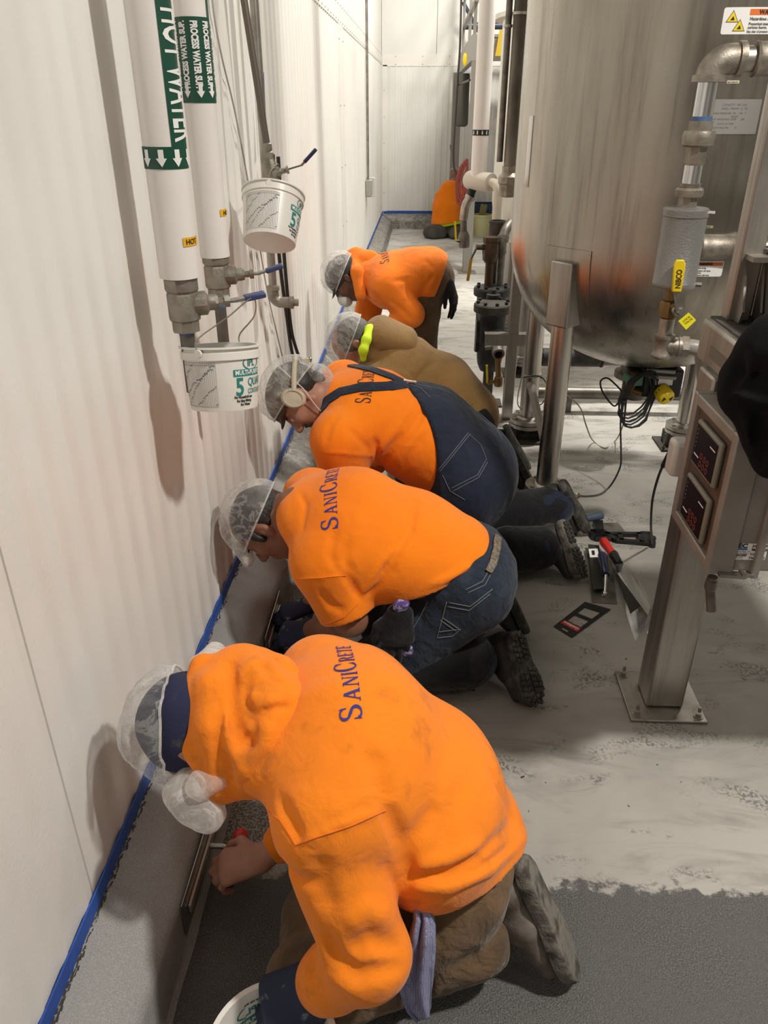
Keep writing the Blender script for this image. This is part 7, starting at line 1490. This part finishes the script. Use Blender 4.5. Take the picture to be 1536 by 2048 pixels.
# far buckets and bin
fb = at(962, 471, z=0); FBK = thing('plastic_bucket', 'translucent yellowish bucket with a brown tool in it at the far wall', 'bucket', tuple(fb)); obj('bucket_body', MB().lathe([(.12, 0), (.14, .26), (.15, .265), (.15, .29), (.138, .29), (.118, .01), (.001, .01)], fb, n=28), mat('bucket_yellowish', (.58, .56, .30), .4), FBK, 30); obj('tool_handle', MB().bar(fb + V((-.03, 0, .1)), fb + V((.02, 0, .42)), .09, .06), mat('tool_olive', (.17, .15, .05), .6), FBK, 30)
bn = at(985, 455, y=12.2); mb = MB(); 
def tub(mb, c, a, b, h, t=.015):
    x, y, z = c; mb.box((x - a, y - b, z), (x + a, y + b, z + t))
    for q in (((x - a, y - b, z), (x + a, y - b + t, z + h)), ((x - a, y + b - t, z), (x + a, y + b, z + h)), ((x - a, y - b, z), (x - a + t, y + b, z + h)), ((x + a - t, y - b, z), (x + a, y + b, z + h))): mb.box(*q)
tub(mb, (bn.x, 12.18, 0), .36, .17, .40); tagp(obj('storage_tub', mb, mat('tub_navy', (.012, .03, .075), .45), None, 30, keep=(bn.x, 12.18, 0)), 'dark navy storage tub standing at the far back wall', 'tub')
tagp(obj('broom_handle', MB().tube([at(962, 412, y=12.1), at(976, 420, y=11.96)], .014, 8), mat('tube_blue', (.015, .03, .30), .5)), 'short bright blue handle sticking out over the navy tub', 'handle')
# ---- tools on the floor
def flat(pts, z=.0): return [at(x, y, z=z) for x, y in pts]
GRIPB = mat('grip_slate', (.055, .075, .11), .4)
def trowel(label, blade, h0, h1, sh, gm, extra=None, z=.002, t=.002, zh=.055):
    T = thing('hand_trowel', label, 'trowel', tuple(flat(blade)[0]), 'loose trowels on the floor'); obj('blade', MB().prism(flat(blade, z), (0, 0, 1), t), BLADE, T, 30)
    a, b = at(*h0, z=zh), at(*h1, z=zh); d = b - a; L_ = d.length; obj('grip', MB().lathe([(.014, 0), (.019, .08 * L_), (.016, .35 * L_), (.019, .75 * L_), (.018, .94 * L_), (.010, L_)], a, d, 16), gm, T, 60)
    s = at(*sh, z=z + .002); obj('shank', MB().tube(elbow(s, (a.x, a.y, .01), a + d.normalized() * .01, .008) if False else [s, s * .6 + a * .4 + V((0, 0, .004)), a], .007, 8), MATS['chrome'], T); return T
trowel('long steel trowel with a slate blue grip lying beyond the black boots', [(1140, 1075), (1146, 1046), (1236, 1046), (1252, 1066)], (1158, 1040), (1206, 1030), (1152, 1058), GRIPB)
T = trowel('broad steel trowel with a short navy grip and a white sticker', [(1176, 1106), (1168, 1102), (1184, 1205), (1234, 1208), (1222, 1120)], (1212, 1150), (1204, 1108), (1210, 1188), mat('grip_navy2', (.016, .024, .07), .35))
obj('mounting_plate', MB().prism(flat([(1176, 1090), (1198, 1092), (1206, 1178), (1186, 1180)], .02), (0, 0, 1), .004), mat('plate_dark', (.06, .056, .05), .5, .5), T, 30); st = obj('sticker', MB().prism(flat([(1177, 1098), (1195, 1097), (1198, 1114), (1180, 1115)], .0245), (0, 0, 1), .0006), WHITE, T, 30); obj('sticker_print', MB().prism(flat([(1183, 1101), (1189, 1101), (1190, 1110), (1184, 1110)], .0252), (0, 0, 1), .0004), INKB, T)
obj('end_knob', MB().ball(at(1209, 1188, z=.012), .011, 10, 8), MATS['chrome'], T)
T = trowel('trowel with a bright red grip half under the clear sleeve', [(1214, 1108), (1236, 1105), (1256, 1160), (1236, 1165)], (1228, 1112), (1205, 1080), (1236, 1134), RED, z=.004); a, b = at(1226, 1108, z=.056), at(1238, 1128, z=.05); obj('grip_tip', MB().tube([a, b], [.019, .016], 14), BLK, T, 60); obj('grip_neck', MB().tube([b, at(1238, 1142, z=.02)], [.016, .010], 12), mat('neck_grey', (.3, .3, .3), .4, .5), T, 60)
# folded metal corner tool in a clear sleeve
CT = thing('corner_trowel', 'folded steel inside corner trowel wrapped in a clear plastic sleeve', 'trowel', tuple(at(1260, 1200, z=0)))
r0, r1 = at(1236, 1150, z=.028), at(1296, 1232, z=.045); lo = flat([(1231, 1148), (1272, 1266)], .003); hi = flat([(1249, 1126), (1301, 1214)], .006)
mb = MB().add([lo[0], lo[1], r1, r0, lo[0] + V((0, 0, .002)), lo[1] + V((0, 0, .002)), r1 + V((0, 0, .002)), r0 + V((0, 0, .002))], [(0, 1, 2, 3), (7, 6, 5, 4), (0, 4, 5, 1), (1, 5, 6, 2), (2, 6, 7, 3), (3, 7, 4, 0)]); obj('lower_leaf', mb, mat('leaf_scratched', (.20, .19, .175), .35, .85, var=((.40, .39, .37), 22, .52, .68)), CT, 30)
mb = MB().add([r0, r1, hi[1], hi[0], r0 + V((0, 0, .002)), r1 + V((0, 0, .002)), hi[1] + V((0, 0, .002)), hi[0] + V((0, 0, .002))], [(0, 1, 2, 3), (7, 6, 5, 4), (0, 4, 5, 1), (1, 5, 6, 2), (2, 6, 7, 3), (3, 7, 4, 0)]); obj('upper_leaf', mb, mat('leaf_pale', (.50, .49, .46), .4, .6), CT, 30)
fl_ = bpy.data.materials.new('clear_film'); fl_.use_nodes = True; N, L = nodes(fl_); t_ = N.new('ShaderNodeBsdfTransparent'); gl_ = N.new('ShaderNodeBsdfGlossy'); gl_.inputs['Roughness'].default_value = .15; mx = N.new('ShaderNodeMixShader'); mx.inputs[0].default_value = .16; L.new(t_.outputs[0], mx.inputs[1]); L.new(gl_.outputs[0], mx.inputs[2]); L.new(mx.outputs[0], N['Material Output'].inputs['Surface']); N.remove(N['Principled BSDF'])
fw = [at(x, y, z=z) for x, y, z in ((1228, 1150, .004), (1252, 1118, .012), (1258, 1122, .03), (1312, 1222, .03), (1304, 1262, .012), (1270, 1282, .003))]; obj('plastic_sleeve', MB().add([fw[0], fw[1], fw[2], fw[3], fw[4], fw[5], r0 + V((0, 0, .008)), r1 + V((0, 0, .008))], [(0, 5, 7, 6), (6, 7, 4, 3), (6, 3, 2, 1), (0, 6, 1), (5, 4, 7)]), fl_, CT, 180)
# black frame on the floor
BF = thing('handle_frame', 'black plastic tool frame with two openings lying beyond the red grip', 'tool', tuple(at(1250, 1075, z=0)))
def quadring(o, i, z, t): return MB().prism(flat(o, z), (0, 0, 1), t) if i is None else None
BP = mat('plastic_black', (.012, .012, .013), .4)
mb = MB()
for seg in (((1208, 1068), (1304, 1068)), ((1232, 1080), (1302, 1086)), ((1208, 1068), (1180, 1062)), ((1232, 1080), (1190, 1052)), ((1238, 1068), (1244, 1082)), ((1278, 1067), (1284, 1086)), ((1300, 1067), (1302, 1087)), ((1180, 1062), (1190, 1076)), ((1190, 1076), (1222, 1078))):
    a, b = at(*seg[0], z=.014), at(*seg[1], z=.014); mb.bar(a, b, .02, .012)
mb.prism(flat([(1280, 1066), (1303, 1067), (1303, 1087), (1282, 1086)], .010), (0, 0, 1), .010).prism(flat([(1184, 1052), (1204, 1052), (1206, 1070), (1190, 1070)], .01), (0, 0, 1), .03); obj('frame_body', mb, BP, BF, 30)
# black card with windows
CD = thing('tool_card', 'black cardboard tool card with two square windows and a red logo strip', 'card', tuple(at(1165, 1240, z=0)))
c00, c10, c11, c01 = [at(x, y, z=.002) for x, y in ((1144, 1276), (1222, 1219), (1170, 1204), (1107, 1253))]
cm_ = lambda u, v: c00 * (1 - u) * (1 - v) + c10 * u * (1 - v) + c11 * u * v + c01 * (1 - u) * v
us, vs_ = [0, .17, .30, .52, .60, .83, 1], [0, .17, .80, 1]; mb = MB()
for i in range(6):
    for j in range(3):
        if j == 1 and i in (2, 4): continue
        if j == 1 and i == 0: 
            pass
        q = [cm_(us[i], vs_[j]), cm_(us[i + 1], vs_[j]), cm_(us[i + 1], vs_[j + 1]), cm_(us[i], vs_[j + 1])]; mb.prism(q, (0, 0, 1), .0012)
obj('card', mb, BP, CD, 30); fr = lambda l: (lambda u, v: cm_(u, v) + V((0, 0, .0014 + l)))
lg = obj('logo_strip', place2d(shape2d(rect2d(.165, .08, .275, .92)), fr(.0004), None), RED, CD, 180); t = text2d('Goldblatt', 1, .02); wd = max(p[0] for p in t[0]); obj('lettering', place2d(([(.255 - .085 * y, .14 + .72 * x / wd) for x, y in t[0]], t[1]), fr(.0010), None), WHITE, lg, 180)
obj('hang_slot', place2d(shape2d(rect2d(.05, .36, .075, .64)), fr(.0005), None), mat('slot_pale', (.5, .5, .47), .7), CD, 180)
